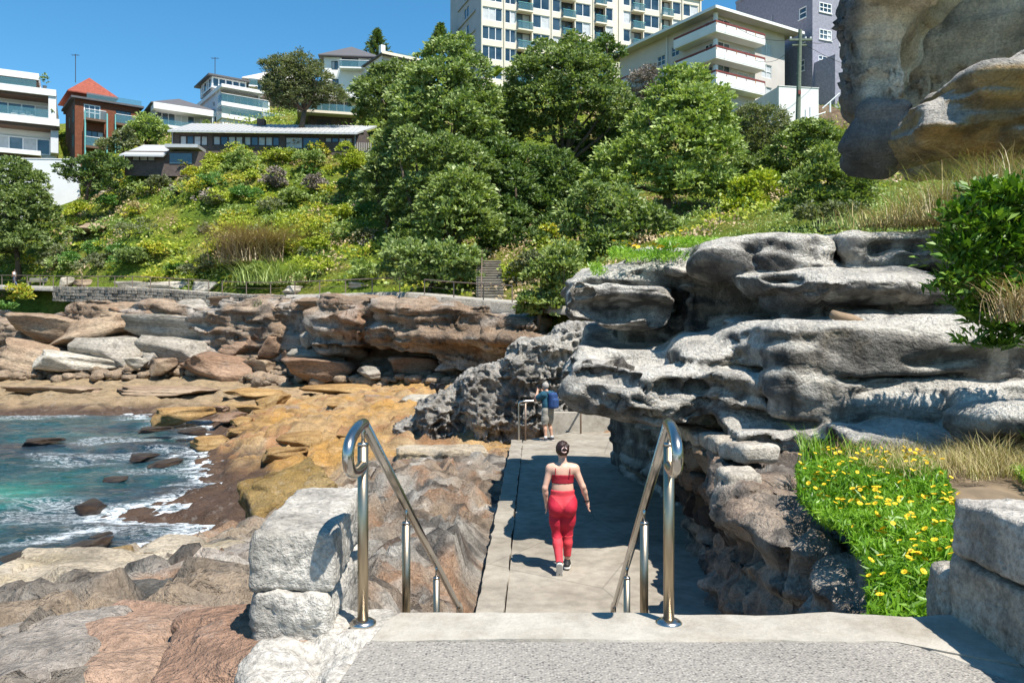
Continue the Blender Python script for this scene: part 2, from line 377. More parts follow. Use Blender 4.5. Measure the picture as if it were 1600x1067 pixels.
plain('orange_door', (0.40, 0.16, 0.05), 0.6); plain('terracotta', (0.42, 0.20, 0.12), 0.8)
plain('skin', (0.60, 0.36, 0.26), 0.5, var=0.06, sc=10, bump=0.05); plain('skin_man', (0.50, 0.28, 0.19), 0.55, var=0.08, sc=10, bump=0.05)
plain('legging', (0.46, 0.012, 0.035), 0.75, var=0.08, sc=30, bump=0.1, bsc=300); plain('legging_light', (0.60, 0.045, 0.06), 0.75, var=0.06, sc=30, bump=0.1, bsc=300)
plain('crimson', (0.30, 0.008, 0.02), 0.7, var=0.1, sc=30, bump=0.1, bsc=300); plain('hair', (0.035, 0.015, 0.010), 0.4, var=0.5, sc=30, bump=0.6, bsc=120)
plain('shoe_white', (0.62, 0.60, 0.56), 0.7); plain('shoe_black', (0.02, 0.02, 0.022), 0.6); plain('pink_clip', (0.72, 0.50, 0.45), 0.4, bump=0)
plain('teal_shirt', (0.012, 0.075, 0.12), 0.85, var=0.15, sc=12); plain('blue_pack', (0.018, 0.055, 0.17), 0.8, var=0.2, sc=14); plain('khaki', (0.30, 0.28, 0.24), 0.9, var=0.15, sc=10)
plain('grey_hair', (0.40, 0.37, 0.33), 0.8, var=0.4, sc=40, bump=0.6, bsc=150); plain('black', (0.012, 0.012, 0.014), 0.4, bump=0); plain('sock', (0.6, 0.6, 0.6), 0.9)
plain('white_shirt', (0.70, 0.72, 0.75), 0.85); plain('jeans', (0.08, 0.13, 0.24), 0.9); plain('dark_cloth', (0.03, 0.03, 0.04), 0.9)
plain('feather', (0.010, 0.010, 0.012), 0.45, var=0.4, sc=30, bump=0.5, bsc=60); plain('bench_wood', (0.33, 0.30, 0.26), 0.8, var=0.2)
def tiles(name, base, sc, lo=0.75):
    t = NT(name); p = t.obj(); b = t.n('ShaderNodeTexBrick', Vector=t.map(p, (1, 1, 1), rot=(R(90), 0, 0)), Scale=sc, Color1=(*base, 1), Color2=(*[v * lo for v in base], 1), Mortar=(*[v * 0.55 for v in base], 1), Mortar__Size=0.03)
    t.bsdf(t.mix(0.7, b.outputs[0], t.ramp(t.noise(p, 3, 5), [(0.3, 0.65), (0.7, 1.15)]), 'MULTIPLY'), 0.85, spec=0.2); M[name] = t.m
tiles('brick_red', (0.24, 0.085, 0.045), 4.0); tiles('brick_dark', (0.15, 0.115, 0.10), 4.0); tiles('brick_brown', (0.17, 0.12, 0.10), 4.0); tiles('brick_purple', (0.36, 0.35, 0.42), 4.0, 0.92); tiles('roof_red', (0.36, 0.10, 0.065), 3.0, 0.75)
t = NT('glass'); p = t.obj(); t.bsdf(t.ramp(t.noise(p, 0.35, 2), [(0.35, (0.015, 0.03, 0.045)), (0.65, (0.05, 0.085, 0.11))]), 0.06, spec=0.9); M['glass'] = t.m
t = NT('glass_b'); p = t.obj(); t.bsdf(t.ramp(t.noise(p, 0.5, 2), [(0.35, (0.06, 0.10, 0.12)), (0.65, (0.16, 0.21, 0.24))]), 0.12, spec=0.7); M['glass_b'] = t.m
t = NT('glass_rail'); t.bsdf((0.10, 0.22, 0.25), 0.05, spec=0.6, Alpha=0.38); M['glass_rail'] = t.m
# pavements
t = NT('concrete'); p = t.pos(); n1 = t.noise(p, 1.2, 8, 0.6); n2 = t.noise(p, 60, 4, 0.7); n3 = t.noise(p, 5, 6, 0.6)
c = t.ramp(n1, [(0.3, (0.21, 0.18, 0.14)), (0.5, (0.29, 0.255, 0.205)), (0.7, (0.34, 0.305, 0.25))])
c = t.mix(0.7, c, t.ramp(n2, [(0.3, 0.78), (0.7, 1.15)]), 'MULTIPLY'); c = t.mix(0.8, c, t.ramp(n3, [(0.32, 0.68), (0.6, 1.08)]), 'MULTIPLY'); c = t.mix(0.5, c, t.ramp(t.vor(t.map(p, (1, .6, 1)), .55, 'DISTANCE_TO_EDGE'), [(0, .35), (.008, 1)]), 'MULTIPLY')
t.bsdf(c, 0.9, t.bump(t.math('ADD', n2, t.math('MULTIPLY', n3, 0.8)), 0.5, 0.008), spec=0.25); M['concrete'] = t.m
t = NT('concrete_pale'); p = t.pos(); n1 = t.noise(p, 2.2, 9, 0.65); n2 = t.noise(p, 70, 4, 0.7); n3 = t.noise(p, 9, 8, 0.7)
c = t.ramp(n1, [(0.3, (0.27, 0.235, 0.185)), (0.5, (0.385, 0.35, 0.295)), (0.7, (0.46, 0.425, 0.365))])
c = t.mix(0.7, c, t.ramp(n2, [(0.3, 0.85), (0.7, 1.1)]), 'MULTIPLY'); c = t.mix(0.5, c, t.ramp(n3, [(0.35, 0.72), (0.55, 1.05)]), 'MULTIPLY')
t.bsdf(c, 0.9, t.bump(t.math('ADD', n3, t.math('MULTIPLY', n2, 0.4)), 0.7, 0.015), spec=0.25); M['concrete_pale'] = t.m
t = NT('aggregate'); p = t.pos(); v = t.n('ShaderNodeTexVoronoi', Vector=t.map(p, (1, 1.6, 1)), Scale=62.0, Randomness=1.0)
c = t.ramp(t.n('ShaderNodeSeparateColor', Color=v.outputs[1]).outputs[0], [(0.0, (0.06, 0.056, 0.055)), (0.3, (0.23, 0.21, 0.19)), (0.65, (0.34, 0.31, 0.275)), (1.0, (0.50, 0.46, 0.40))])
c = t.mix(t.ramp(v.outputs[0], [(0.32, 0), (0.6, 1)]), c, (0.30, 0.275, 0.24)); c = t.mix(0.6, c, t.ramp(t.noise(p, 1.7, 7), [(0.3, 0.6), (0.7, 0.92)]), 'MULTIPLY')
t.bsdf(c, 0.85, t.bump(v.outputs[0], 0.8, 0.006), spec=0.3); v.inputs['Scale'].default_value = 85; M['aggregate'] = t.m
# hillside soil / ground
t = NT('hill'); p = t.pos(); n1 = t.noise(p, 0.18, 8, 0.65); n2 = t.noise(p, 2.2, 8, 0.7)
c = t.ramp(n1, [(0.32, (0.06, 0.11, 0.016)), (0.48, (0.14, 0.19, 0.022)), (0.6, (0.20, 0.20, 0.04)), (0.72, (0.22, 0.16, 0.08))])
c = t.mix(0.9, c, t.ramp(n2, [(0.3, 0.4), (0.7, 1.3)]), 'MULTIPLY')
t.bsdf(c, 0.95, t.bump(n2, 1.0, 0.5), spec=0.1); M['hill'] = t.m
# sea: turquoise over sand, deep blue over weed, foam streaks
t = NT('sea'); p = t.pos(); fo = t.attr('Col')
sep = t.n('ShaderNodeSeparateColor', Color=fo)
w1 = t.noise(p, 0.35, 5, 0.6, 0.5); sand = sep.outputs[1]
c = t.ramp(w1, [(0.3, (0.003, 0.010, 0.02)), (0.5, (0.006, 0.026, 0.042)), (0.68, (0.014, 0.06, 0.075))])
c = t.mix(sand, c, t.ramp(w1, [(0.3, (0.003, 0.085, 0.065)), (0.6, (0.008, 0.19, 0.14)), (0.75, (0.05, 0.28, 0.2))]))
weed = t.noise(p, 0.8, 6, 0.65, 0.6); c = t.mix(t.math('MULTIPLY', t.ramp(weed, [(0.56, 0), (0.66, 1)]), 0.6), c, (0.035, 0.028, 0.03))
f1 = t.n('ShaderNodeTexNoise', _noise_type='RIDGED_MULTIFRACTAL', Vector=t.map(p, (1, 1.5, 1), rot=(0, 0, 0.3)), Scale=0.55, Detail=9.0, Roughness=0.62, Distortion=0.7) if False else None
fa = t.noise(t.map(p, (0.8, 1.5, 1), rot=(0, 0, 0.4)), 1.3, 9, 0.72, 1.4); fb = t.math('ABSOLUTE', t.math('SUBTRACT', fa, 0.5))
lace = t.ramp(fb, [(0.0, 1.0), (0.035, 0.45), (0.075, 0.0)])
brk = t.ramp(t.noise(p, 7.5, 6, 0.7), [(0.4, 0.15), (0.6, 1.0)])
foam = t.math('MULTIPLY', t.math('MULTIPLY', lace, brk), t.ramp(sep.outputs[0], [(0.12, 0.06), (0.8, 1.0)]))
foam = t.math('ADD', foam, t.math('MULTIPLY', t.ramp(sep.outputs[0], [(0.62, 0), (1.0, 1)]), t.ramp(t.noise(p, 3.0, 8, 0.75), [(0.42, 0), (0.6, 1)])))
foam = t.math('MINIMUM', foam, 1.0)
c = t.mix(foam, c, (0.80, 0.84, 0.86))
hh = t.math('ADD', t.math('MULTIPLY', t.noise(t.map(p, (1, 1.4, 1)), 1.4, 6, 0.6), 1.0), t.math('MULTIPLY', t.noise(p, 6.0, 4, 0.6), 0.25))
b = t.bsdf(c, 0.1, t.bump(t.math('ADD', hh, t.math('MULTIPLY', foam, 0.15)), 0.9, 0.22), spec=0.5)
t.t.links.new(t.ramp(foam, [(0, 0.07), (1, 0.8)]), b.inputs['Roughness']); M['sea'] = t.m

# ------------------------------------------------------------------ vegetation generators
def leaves(C, D, ln, wd, seed=0, droop=0.2):
    """one folded-diamond leaf at each centre C pointing along D; returns V, F, random per face"""
    rg = np.random.default_rng(seed); n = len(C)
    D = D + rg.normal(0, 0.35, (n, 3)); D /= np.linalg.norm(D, axis=1, keepdims=True) + 1e-9
    A = rg.normal(0, .55, (n, 3)) + np.array((.35, -.45, .75)); W = np.cross(D, A); W /= np.linalg.norm(W, axis=1, keepdims=True) + 1e-9
    s = rg.uniform(0.5, 1.4, (n, 1)); L = ln * s; Wd = wd * s
    V = np.stack([C - D * L * 0.5, C + W * Wd * 0.5, C + D * L * 0.5 - np.array((0, 0, 1)) * L * droop, C - W * Wd * 0.5], 1).reshape(-1, 3)
    return V, np.arange(4 * n).reshape(n, 4), rg.random(n)
def sph(rg, n):
    d = rg.normal(0, 1, (n, 3)); return d / np.linalg.norm(d, axis=1, keepdims=True)
def crown(blobs, per, nclump, ln, wd, cr, seed, up=0.35):
    """blobs (x,y,z,r): leaf rosettes gathered into clumps on and in each blob"""
    rg = np.random.default_rng(seed); B = np.array(blobs, float); Cs = []; Ds = []; tint = []
    w = B[:, 3] ** 2; w /= w.sum(); which = rg.choice(len(B), nclump, p=w)
    d = sph(rg, nclump); d[:, 2] = np.where(d[:, 2] < -0.35, -d[:, 2] * 0.6, d[:, 2])
    d /= np.linalg.norm(d, axis=1, keepdims=True)
    rr = B[which, 3] * rg.uniform(0.55, 1.06, nclump) ** 0.6
    cc = B[which, :3] + d * rr[:, None]
    k = nclump * per; ci = np.repeat(np.arange(nclump), per)
    off = sph(rg, k); off[:, 2] = np.abs(off[:, 2]) * 0.8 - 0.15
    csz = cr * rg.uniform(0.6, 1.35, nclump)
    C = cc[ci] + off * (csz[ci] * rg.uniform(0.25, 1.0, k))[:, None]
    D = off * 0.8 + d[ci] * 0.5 + np.array((0, 0, up))
    V, Fc, r = leaves(C, D, ln, wd, seed + 1)
    ct = rg.random(nclump); r = np.clip(0.5 * ct[ci] + 0.5 * r, 0, 1)
    return V, Fc, r
def blobset(seed, n, rx, ry, rz, r0, r1, cz):
    rg = np.random.default_rng(seed); out = []
    for i in range(n):
        d = sph(rg, 1)[0] * rg.uniform(0.45, 1.0) ** 0.5
        out.append((d[0] * rx, d[1] * ry, cz + d[2] * rz, rg.uniform(r0, r1)))
    return out
def branches(blobs, base, r0, seed, n=7):
    mb = MB(); rg = np.random.default_rng(seed); top = np.mean(np.array(blobs)[:, :3], 0)
    fork = np.array(base) + (top - np.array(base)) * 0.42 + rg.normal(0, 0.15, 3)
    mb.tube([np.array(base) - (0, 0, 0.6), np.array(base) + (fork - np.array(base)) * 0.5 + rg.normal(0, 0.12, 3), fork], [r0 * 1.25, r0, r0 * 0.8], 8)
    for i in rg.choice(len(blobs), min(n, len(blobs)), replace=False):
        b = np.array(blobs[i][:3]); mid = fork + (b - fork) * 0.5 + rg.normal(0, 0.25, 3)
        mb.tube([fork, mid, b], [r0 * 0.62, r0 * 0.4, r0 * 0.12], 6)
    return mb
def blades(C, hgt, lean, wd, seed, curl=0.5, seg=3):
    """curved grass blades rooted at C"""
    rg = np.random.default_rng(seed); n = len(C)
    a = rg.uniform(0, 2 * math.pi, n); H = hgt * rg.uniform(0.5, 1.25, n); ln = lean * rg.uniform(0.3, 1.4, n)
    d = np.stack([np.cos(a), np.sin(a), np.zeros(n)], 1); w = np.stack([-np.sin(a), np.cos(a), np.zeros(n)], 1) * (wd * 0.5)
    V = []; m = seg + 1
    for k in range(m):
        t = k / seg; c = C + d * (ln * H * t ** 1.6)[:, None] + np.array((0, 0, 1)) * (H * (t - curl * 0.5 * t * t))[:, None]
        ww = w * (1 - t * 0.92); V += [c - ww, c + ww]
    V = np.stack(V, 1).reshape(-1, 3); b = (np.arange(n) * 2 * m)[:, None]
    Fc = np.concatenate([b + np.array((2 * k, 2 * k + 1, 2 * k + 3, 2 * k + 2)) for k in range(seg)], 0)
    return V, Fc, np.tile(rg.random(n), seg)
# ------------------------------------------------------------------ the setting: heights
def rbf(pts):
    pts = np.array(pts, float); X = pts[:, :2]; n = len(X)
    K = np.linalg.norm(X[:, None] - X[None], axis=2)
    A = np.zeros((n + 1, n + 1)); A[:n, :n] = -K + 1e-3 * np.eye(n); A[:n, n] = A[n, :n] = 1
    w = np.linalg.solve(A, np.append(pts[:, 2], 0))
    def f(x, y):
        x = np.asarray(x, float); y = np.asarray(y, float); q = np.stack([x.ravel(), y.ravel()], 1); out = np.empty(len(q))
        for i in range(0, len(q), 20000):
            c = q[i:i + 20000]; out[i:i + 20000] = -np.linalg.norm(c[:, None] - X[None], axis=2) @ w[:n] + w[n]
        return out.reshape(x.shape)
    return f
FARPATH = [P(-120, 445, 97), P(20, 446, 88), P(130, 449, 81), P(240, 451, 76), P(400, 461, 70), P(520, 460, 65), P(640, 457, 60), P(700, 463, 57), P(760, 468, 54), P(830, 474, 50), P(920, 480, 46)]
hill = [tuple(P(a, b, c)) for a, b, c in [
    (-150, 400, 105), (40, 420, 95), (60, 305, 104), (-100, 300, 108), (45, 250, 112), (150, 236, 112), (330, 202, 112), (250, 263, 98), (560, 263, 96), (400, 250, 97),
    (200, 385, 85), (400, 385, 80), (500, 322, 86), (300, 322, 90), (600, 400, 70), (700, 440, 64), (775, 400, 64), (850, 430, 60), (900, 400, 62), (1000, 330, 75),
    (1160, 300, 80), (1250, 195, 95), (1290, 185, 98), (1000, 185, 100), (800, 150, 105), (600, 170, 110), (1250, 300, 60), (1250, 350, 45), (870, 470, 50), (700, 330, 80), (850, 280, 85), (560, 200, 108), (440, 195, 112)]]
hill += [tuple(p + np.array((0.6, 1.0, -0.35))) for p in FARPATH] + [tuple(p + np.array((-0.8, -1.6, -0.8))) for p in FARPATH] + [(p[0] - 1.3, p[1] - 3.2, -7.0) for p in FARPATH] + [(p[0] - 3, p[1] - 8, -9.0) for p in FARPATH]
hill += [(x, y, z) for x, y, z in [(-120, 140, 36), (-60, 140, 38), (0, 145, 42), (60, 140, 42), (120, 130, 40), (-200, 110, 22), (200, 110, 36), (0, 250, 48), (-150, 250, 45), (150, 250, 48), (40, 60, 14), (70, 60, 18), (30, 30, 5), (14, 27, 1.8), (10, 36, 3.2), (50, 10, 6), (14, 18, 0.9), (8, 16, 0.6), (8, 20, 1.0), (11, 22, 1.3), (12, 6, -1.6), (9.5, 12, -1.8),
    (0, 8, -7), (0, 16, -7), (0, 25, -7), (5, 8, -5), (5, 16, -5), (6, 24, -4), (-15, 10, -9), (-15, 30, -9), (-40, 30, -10), (-40, 50, -9), (-15, 48, -8), (-80, 50, -10), (-90, 75, -7), (-120, 80, -6), (-200, 60, -12), (0, -60, -1.8), (0, -8, -2.2), (-8, 0, -6), (60, -60, 3), (-60, -40, -12), (-300, -200, -20), (300, 0, 20), (300, 300, 50), (-300, 300, 45), (0, 400, 50)]]
Hh = rbf(hill)
def grid(xs, ys, zf):
    X, Y = np.meshgrid(xs, ys); Z = zf(X, Y)
    V = np.stack([X.ravel(), Y.ravel(), Z.ravel()], 1); n = len(xs); m = len(ys)
    i = np.arange(n * m).reshape(m, n); Fq = np.stack([i[:-1, :-1].ravel(), i[:-1, 1:].ravel(), i[1:, 1:].ravel(), i[1:, :-1].ravel()], 1)
    return V, Fq
def spread(lo, hi, step, far): return np.concatenate([-np.geomspace(far, -lo + step * 2, 10) if lo < 0 else [], np.arange(lo, hi, step), np.geomspace(hi + step, far, 10)])
def hz(X, Y):
    q = np.stack([X.ravel(), Y.ravel(), 0 * X.ravel()], 1)
    z = Hh(np.clip(X, -320, 320), np.clip(Y, -220, 420)) + ((fbm(q * 0.12, 4, 3) * 1.1 + fbm(q * 0.6, 3, 8) * 0.25) * np.clip((q[:, 1] - 45) / 30, 0, 1)).reshape(X.shape)
    py_ = np.interp(X, FPX, FPY); pz_ = np.interp(X, FPX, FPZ); d = py_ - 0.1 - Y
    return np.where((d > 0) & (X < 3.6), np.minimum(z, pz_ - 0.5 - 5.0 * d), z)
FPX = np.array([p[0] for p in FARPATH]); FPY = np.array([p[1] for p in FARPATH]); FPZ = np.array([p[2] for p in FARPATH])
V, Fq = grid(spread(-110, 90, 1.2, 5000), np.concatenate([-np.geomspace(3000, 20, 8), np.arange(-10, 150, 1.2), np.geomspace(155, 5000, 10)]), hz)
o = link('ground', mesh('ground', V, Fq, True), M['hill']); o['kind'] = 'structure'
gx = lambda x, y: float(Hh(np.array([x]), np.array([y]))[0])

# rock platform between the path, the sea and the far cliff
SEA = -5.0
plat = [tuple(P(a, b, c)) for a, b, c in [
    (-100, 636, 50), (0, 634, 50), (150, 630, 50.5), (300, 634, 49), (-100, 600, 62), (0, 600, 62), (200, 598, 62), (400, 603, 59.5), (450, 598, 60), (600, 592, 60), (700, 583, 60), (800, 575, 58),
    (450, 636, 43), (560, 636, 42), (640, 618, 46), (750, 600, 50), (560, 700, 28), (480, 715, 26), (430, 676, 33), (390, 668, 37), (700, 690, 28), (800, 690, 27), (900, 670, 28), (1000, 660, 28), (900, 600, 40),
    (600, 935, 7.6), (650, 900, 9), (560, 762, 15), (520, 775, 16), (700, 770, 15), (780, 722, 20), (640, 725, 20), (720, 850, 11), (600, 850, 11), (560, 830, 12),
    (250, 905, 9), (150, 930, 8.6), (40, 945, 9), (0, 905, 13), (330, 872, 11), (395, 895, 9), (300, 950, 6.6), (180, 960, 6.0), (300, 1005, 4.3), (100, 1030, 4.0), (0, 1000, 4.8), (470, 985, 3.9), (500, 940, 5.5), (420, 905, 7.5)]]
plat += [tuple(PZ(a, b, c)) for a, b, c in [(430, 735, -4.66), (330, 770, -4.74), (290, 800, -4.8), (240, 845, -4.92), (330, 830, -4.76), (420, 830, -4.5), (480, 800, -4.2), (500, 760, -4.1), (200, 860, -5.3), (110, 872, -5.2), (20, 875, -5.2), (390, 745, -4.72), (380, 690, -4.85), (300, 690, -5.6), (310, 720, -5.7), (250, 770, -5.8), (180, 810, -6.0)]]
plat += [(-75, 46, -6.6), (-45, 46.3, -6.4), (-32, 46.5, -6.0), (-24, 46, -6.0), (-19, 43, -5.8), (-30, 35, -6.8), (-20, 30, -6.6), (-16, 24, -6.3), (-22, 18, -6.6), (-40, 25, -7.2), (-14, 34, -5.6), (-18, 38, -5.6), (-9, 13, -4.6), (-14, 10, -5.4), (-7, 2, -2.6), (-3, 1.5, -1.7), (-0.6, 3.4, -1.75), (-0.9, 5, -2.0),
    (0.3, 5, -3.5), (0.5, 8, -3.5), (0.6, 12, -3.5), (1.2, 16, -3.5), (1.6, 20, -3.5), (2.5, 24, -3.45), (2.5, 10, -3.7), (3, 18, -3.6), (5, 24, -3.6), (6, 30, -3.0), (-60, 72, -3.0), (-40, 74, -2.5), (-20, 66, -1.5), (-5, 60, -1.8), (2, 54, -1.5), (-60, 80, 0), (-30, 78, 0), (-10, 70, 0), (4, 58, 0)]
plat = [(x_, y_, z_ - .28) if (-2.9 < x_ < -0.1 and 8.5 < y_ < 21) else (x_, y_, z_) for x_, y_, z_ in plat]
Hp = rbf(plat)
def pz(X, Y):
    z = Hp(X, Y); q = np.stack([X.ravel(), Y.ravel(), 0.7 * z.ravel()], 1)
    near = np.clip(1.3 - Y.ravel() / 28, 0.0, 1)
    wv = fbm(q * 0.16, 3, 4); big = fbm(q * 0.35, 4, 11); med = ridge(q * 0.9, 4, 23); fine = ridge(q * 2.6, 4, 37)
    zz = z.ravel() + 0.35 * big * (0.25 + 0.75 * sstep(40, 20, q[:, 1])) + 0.10 * med
    st = 0.32; t = (zz + 0.25 * wv) / st; fl = np.floor(t); fr = t - fl                     # bedding steps
    zt = (fl + sstep(0.62, 0.98, fr)) * st - 0.25 * wv
    zz = zz * 0.35 + zt * 0.65 + (0.07 + 0.09 * near) * fine * 0.8 + 0.045 * near * ridge(q * 7, 3, 55) - 0.10 * near * (1 - sstep(0, 0.12, np.abs(vn(q * 0.8 + 0.4 * fbm(q, 3, 5)[:, None], 66))))
    nm = q[:, 1] < 34; qq = q[nm] * np.array((1.15, 1.15, 1.0)); qq = qq + 0.35 * np.stack([fbm(qq, 3, 81), fbm(qq, 3, 82), 0 * qq[:, 0]], 1)
    d1, d2 = worley(qq, 12); e1, e2 = worley(qq * 2.6, 13); x_ = q[nm, 0]; y_ = q[nm, 1]; w_ = 0.10 + 0.25 * sstep(6, 10, y_) + 0.9 * sstep(-6.5, -4, x_) * sstep(25, 22, y_)
    zz[nm] += w_ * (0.20 * sstep(0, .25, d2 - d1) - .12 + 0.09 * sstep(0, .25, e2 - e1) + 0.22 * (vn(np.floor(qq * 1.3) + .5, 14)) * 0.4)
    fm = q[:, 1] >= 22; qf = q[fm] * np.array((.34, .5, .5)); qf = qf + 0.4 * np.stack([fbm(qf, 3, 85), fbm(qf, 3, 86), 0 * qf[:, 0]], 1); d1, d2 = worley(qf, 15); e1, e2 = worley(qf * 2.7, 16)
    zz[fm] += sstep(22, 30, q[fm, 1]) * (0.30 * sstep(0, .22, d2 - d1) - .22 + .14 * sstep(0, .22, e2 - e1) + .28 * vn(np.floor(qf * 1.7 + 7) + .5, 18) * .6 + .14 * ridge(q[fm] * 1.3, 3, 19))
    x = X.ravel(); y = Y.ravel()
    pathm = sstep(-0.75, -0.35, x) * sstep(6, 7, y) * sstep(26, 24, y); zz = np.where(pathm > 0, np.minimum(zz, -3.17 - 0.22 * pathm + 0.1 * (1 - pathm)), zz)
    land = sstep(-1.3, -1.0, x) * sstep(4.8, 4.2, y); zz = np.where(land > 0, np.minimum(zz, -1.33 - 0.5 * land), zz)
    return zz.reshape(X.shape)
ys = [1.5]
while ys[-1] < 82: ys.append(ys[-1] + max(0.065, 0.0078 * ys[-1]))
xs = np.concatenate([np.arange(-78, -15, 0.45), np.arange(-15, 3.2, 0.125), np.arange(3.2, 9, 0.5)])
V, Fq = grid(xs, np.array(ys), pz)
q = V * np.array((1, 1, 0.5)); n1 = fbm(q * 0.35, 4, 61)[:, None]; n2 = fbm(q * 1.4, 4, 71)[:, None]
ochre = np.array((0.42, 0.23, 0.065)); tan = np.array((0.40, 0.29, 0.17)); weed = np.array((0.075, 0.045, 0.032)); rust = np.array((0.30, 0.14, 0.06)); grey = np.array((0.27, 0.245, 0.21)); red = np.array((0.36, 0.21, 0.13)); brown = np.array((0.27, 0.20, 0.14))
C = ochre + (tan - ochre) * np.clip(0.45 + 0.9 * n1, 0, 1)
px_ = 800 + F * V[:, 0] / V[:, 1]
def blend(C, c, m): return C + (c - C) * np.clip(m, 0, 1)[:, None]
C = blend(C, rust, 0.7 * sstep(0.1, 0.5, n2[:, 0] + n1[:, 0] * 0.6))
C = blend(C, tan * 0.95, sstep(46, 54, V[:, 1]) * sstep(-6, -12, V[:, 0]) * 0.7)
C = blend(C, np.array((0.27, 0.20, 0.12)), sstep(44, 48, V[:, 1]) * sstep(-12, -20, V[:, 0]) * 0.7)
C = blend(C, weed, np.maximum(sstep(-4.4, -4.75, V[:, 2] + 0.25 * n2[:, 0]), sstep(-4.1, -4.5, V[:, 2] + .2 * n2[:, 0]) * sstep(29, 26, V[:, 1]) * sstep(-5.2, -6.5, V[:, 0])) * 0.95)
wed = sstep(-6.0, -3.2, V[:, 0] + 0.6 * n1[:, 0]) * sstep(24.5, 22, V[:, 1]) * sstep(4.6, 5.6, V[:, 1])
C = blend(C, brown + (grey * 1.15 - brown) * np.clip(0.45 + 1.3 * n1, 0, 1), wed); C = blend(C, np.array((.30, .17, .095)), wed * sstep(0.15, 0.5, n2[:, 0]) * 0.8); C = blend(C, np.array((.055, .048, .042)), wed * .8 * sstep(0.05, .35, fbm(q * 2.1, 4, 73))); C = blend(C, np.array((.50, .46, .40)), wed * .6 * sstep(0.2, .5, fbm(q * 1.7, 4, 74)))
nr = sstep(16, 12, V[:, 1]) * (1 - wed); C = blend(C, tan * 1.05 + (grey * 1.15 - tan) * np.clip(0.5 + n1, 0, 1), nr)
nn = sstep(7.0, 5.6, V[:, 1]) * sstep(-0.6, -1.0, V[:, 0]); C = blend(C, np.array((.31, .235, .165)) + (np.array((.20, .175, .145)) - np.array((.31, .235, .165))) * np.clip(0.4 + 1.4 * n2, 0, 1), nn)
band = sstep(6.9, 6.5, V[:, 1] + 0.4 * n2[:, 0]) * sstep(5.0, 5.5, V[:, 1] + 0.5 * n2[:, 0]) * (1 - wed); C = blend(C, np.array((0.075, 0.068, 0.06)), band * 0.85)
o = link('rock_platform', mesh('rock_platform', V, Fq, True, C), M['rock_vcol']); o['kind'] = 'structure'

# the sea
sx = np.concatenate([-np.geomspace(4000, 62, 12), np.arange(-60, -2, 0.3), [0, 3]]); sy = np.concatenate([-np.geomspace(3000, 4, 10), np.arange(0, 10, 2.5), np.arange(10, 56, 0.28), [60, 66]])
def sz(X, Y):
    q = np.stack([X.ravel(), Y.ravel(), 0 * X.ravel()], 1)
    m = (np.abs(q[:, 0]) < 61)
    return (SEA + np.where(m, 0.16 * fbm(q * np.array((0.25, 0.45, 1)), 3, 5) + 0.05 * ridge(q * 1.1, 3, 6), 0)).reshape(X.shape)
V, Fq = grid(sx, sy, sz)
dep = np.clip(V[:, 2] - pz(V[:, 0].reshape(1, -1), np.maximum(V[:, 1], 1.5).reshape(1, -1)).ravel(), 0, 6)
foam = np.clip(1.0 - dep / 0.38, 0, 1) + 0.5 * sstep(0.1, 0.55, fbm(V * np.array((0.22, 0.35, 0)), 3, 91)) + 0.10
foam *= np.where(V[:, 0] > -62, 1, 0.3)
tq = np.exp(-(((V[:, 0] + 16.0) / 2.0) ** 2 + ((V[:, 1] - 24.5) / 2.6) ** 2)) * 0.9 + 0.12 * sstep(0.1, 0.6, fbm(V * np.array((0.15, 0.3, 0)), 2, 33)) * sstep(-8, -14, V[:, 0])
tq = np.maximum(tq, np.exp(-(((V[:, 0] + 31.0) / 12) ** 2 + ((V[:, 1] - 45) / 2.2) ** 2)) * 0.25)
o = link('sea', mesh('sea', V, Fq, True, np.stack([np.clip(foam, 0, 1), np.clip(tq, 0, 1), 0 * tq], 1)), M['sea']); o['kind'] = 'structure'

# far coastal path: ribbon with a front kerb
def smooth_line(pts, k=8):
    pts = np.array(pts, float); out = []
    for i in range(len(pts) - 1):
        p0, p1, p2, p3 = pts[max(i - 1, 0)], pts[i], pts[i + 1], pts[min(i + 2, len(pts) - 1)]
        for j in range(k):
            t = j / k; out.append(0.5 * ((2 * p1) + (-p0 + p2) * t + (2 * p0 - 5 * p1 + 4 * p2 - p3) * t * t + (-p0 + 3 * p1 - 3 * p2 + p3) * t ** 3))
    out.append(pts[-1]); return np.array(out)
FP = smooth_line(FARPATH)
def side(L):
    d = np.gradient(L, axis=0); n = np.stack([-d[:, 1], d[:, 0], 0 * d[:, 0]], 1); return n / np.linalg.norm(n, axis=1, keepdims=True)
SN = side(FP); SN *= np.sign(SN[:, 1:2])          # points inland
def ribbon(L, N, prof):
    n = len(L); m = len(prof); V = np.concatenate([L[:, None, :] + N[:, None, :] * np.array(prof)[None, :, :1] + np.array((0, 0, 1)) * np.array(prof)[None, :, 1:2]], 0).reshape(-1, 3)
    i = np.arange(n * m).reshape(n, m); return V, np.stack([i[:-1, :-1].ravel(), i[1:, :-1].ravel(), i[1:, 1:].ravel(), i[:-1, 1:].ravel()], 1)
V, Fq = ribbon(FP, SN, [(-1.1, -0.5), (-1.1, 0.0), (1.5, 0.05), (1.5, -0.6)])
o = link('coast_path', mesh('coast_path', V, Fq), M['concrete_pale']); o['kind'] = 'structure'

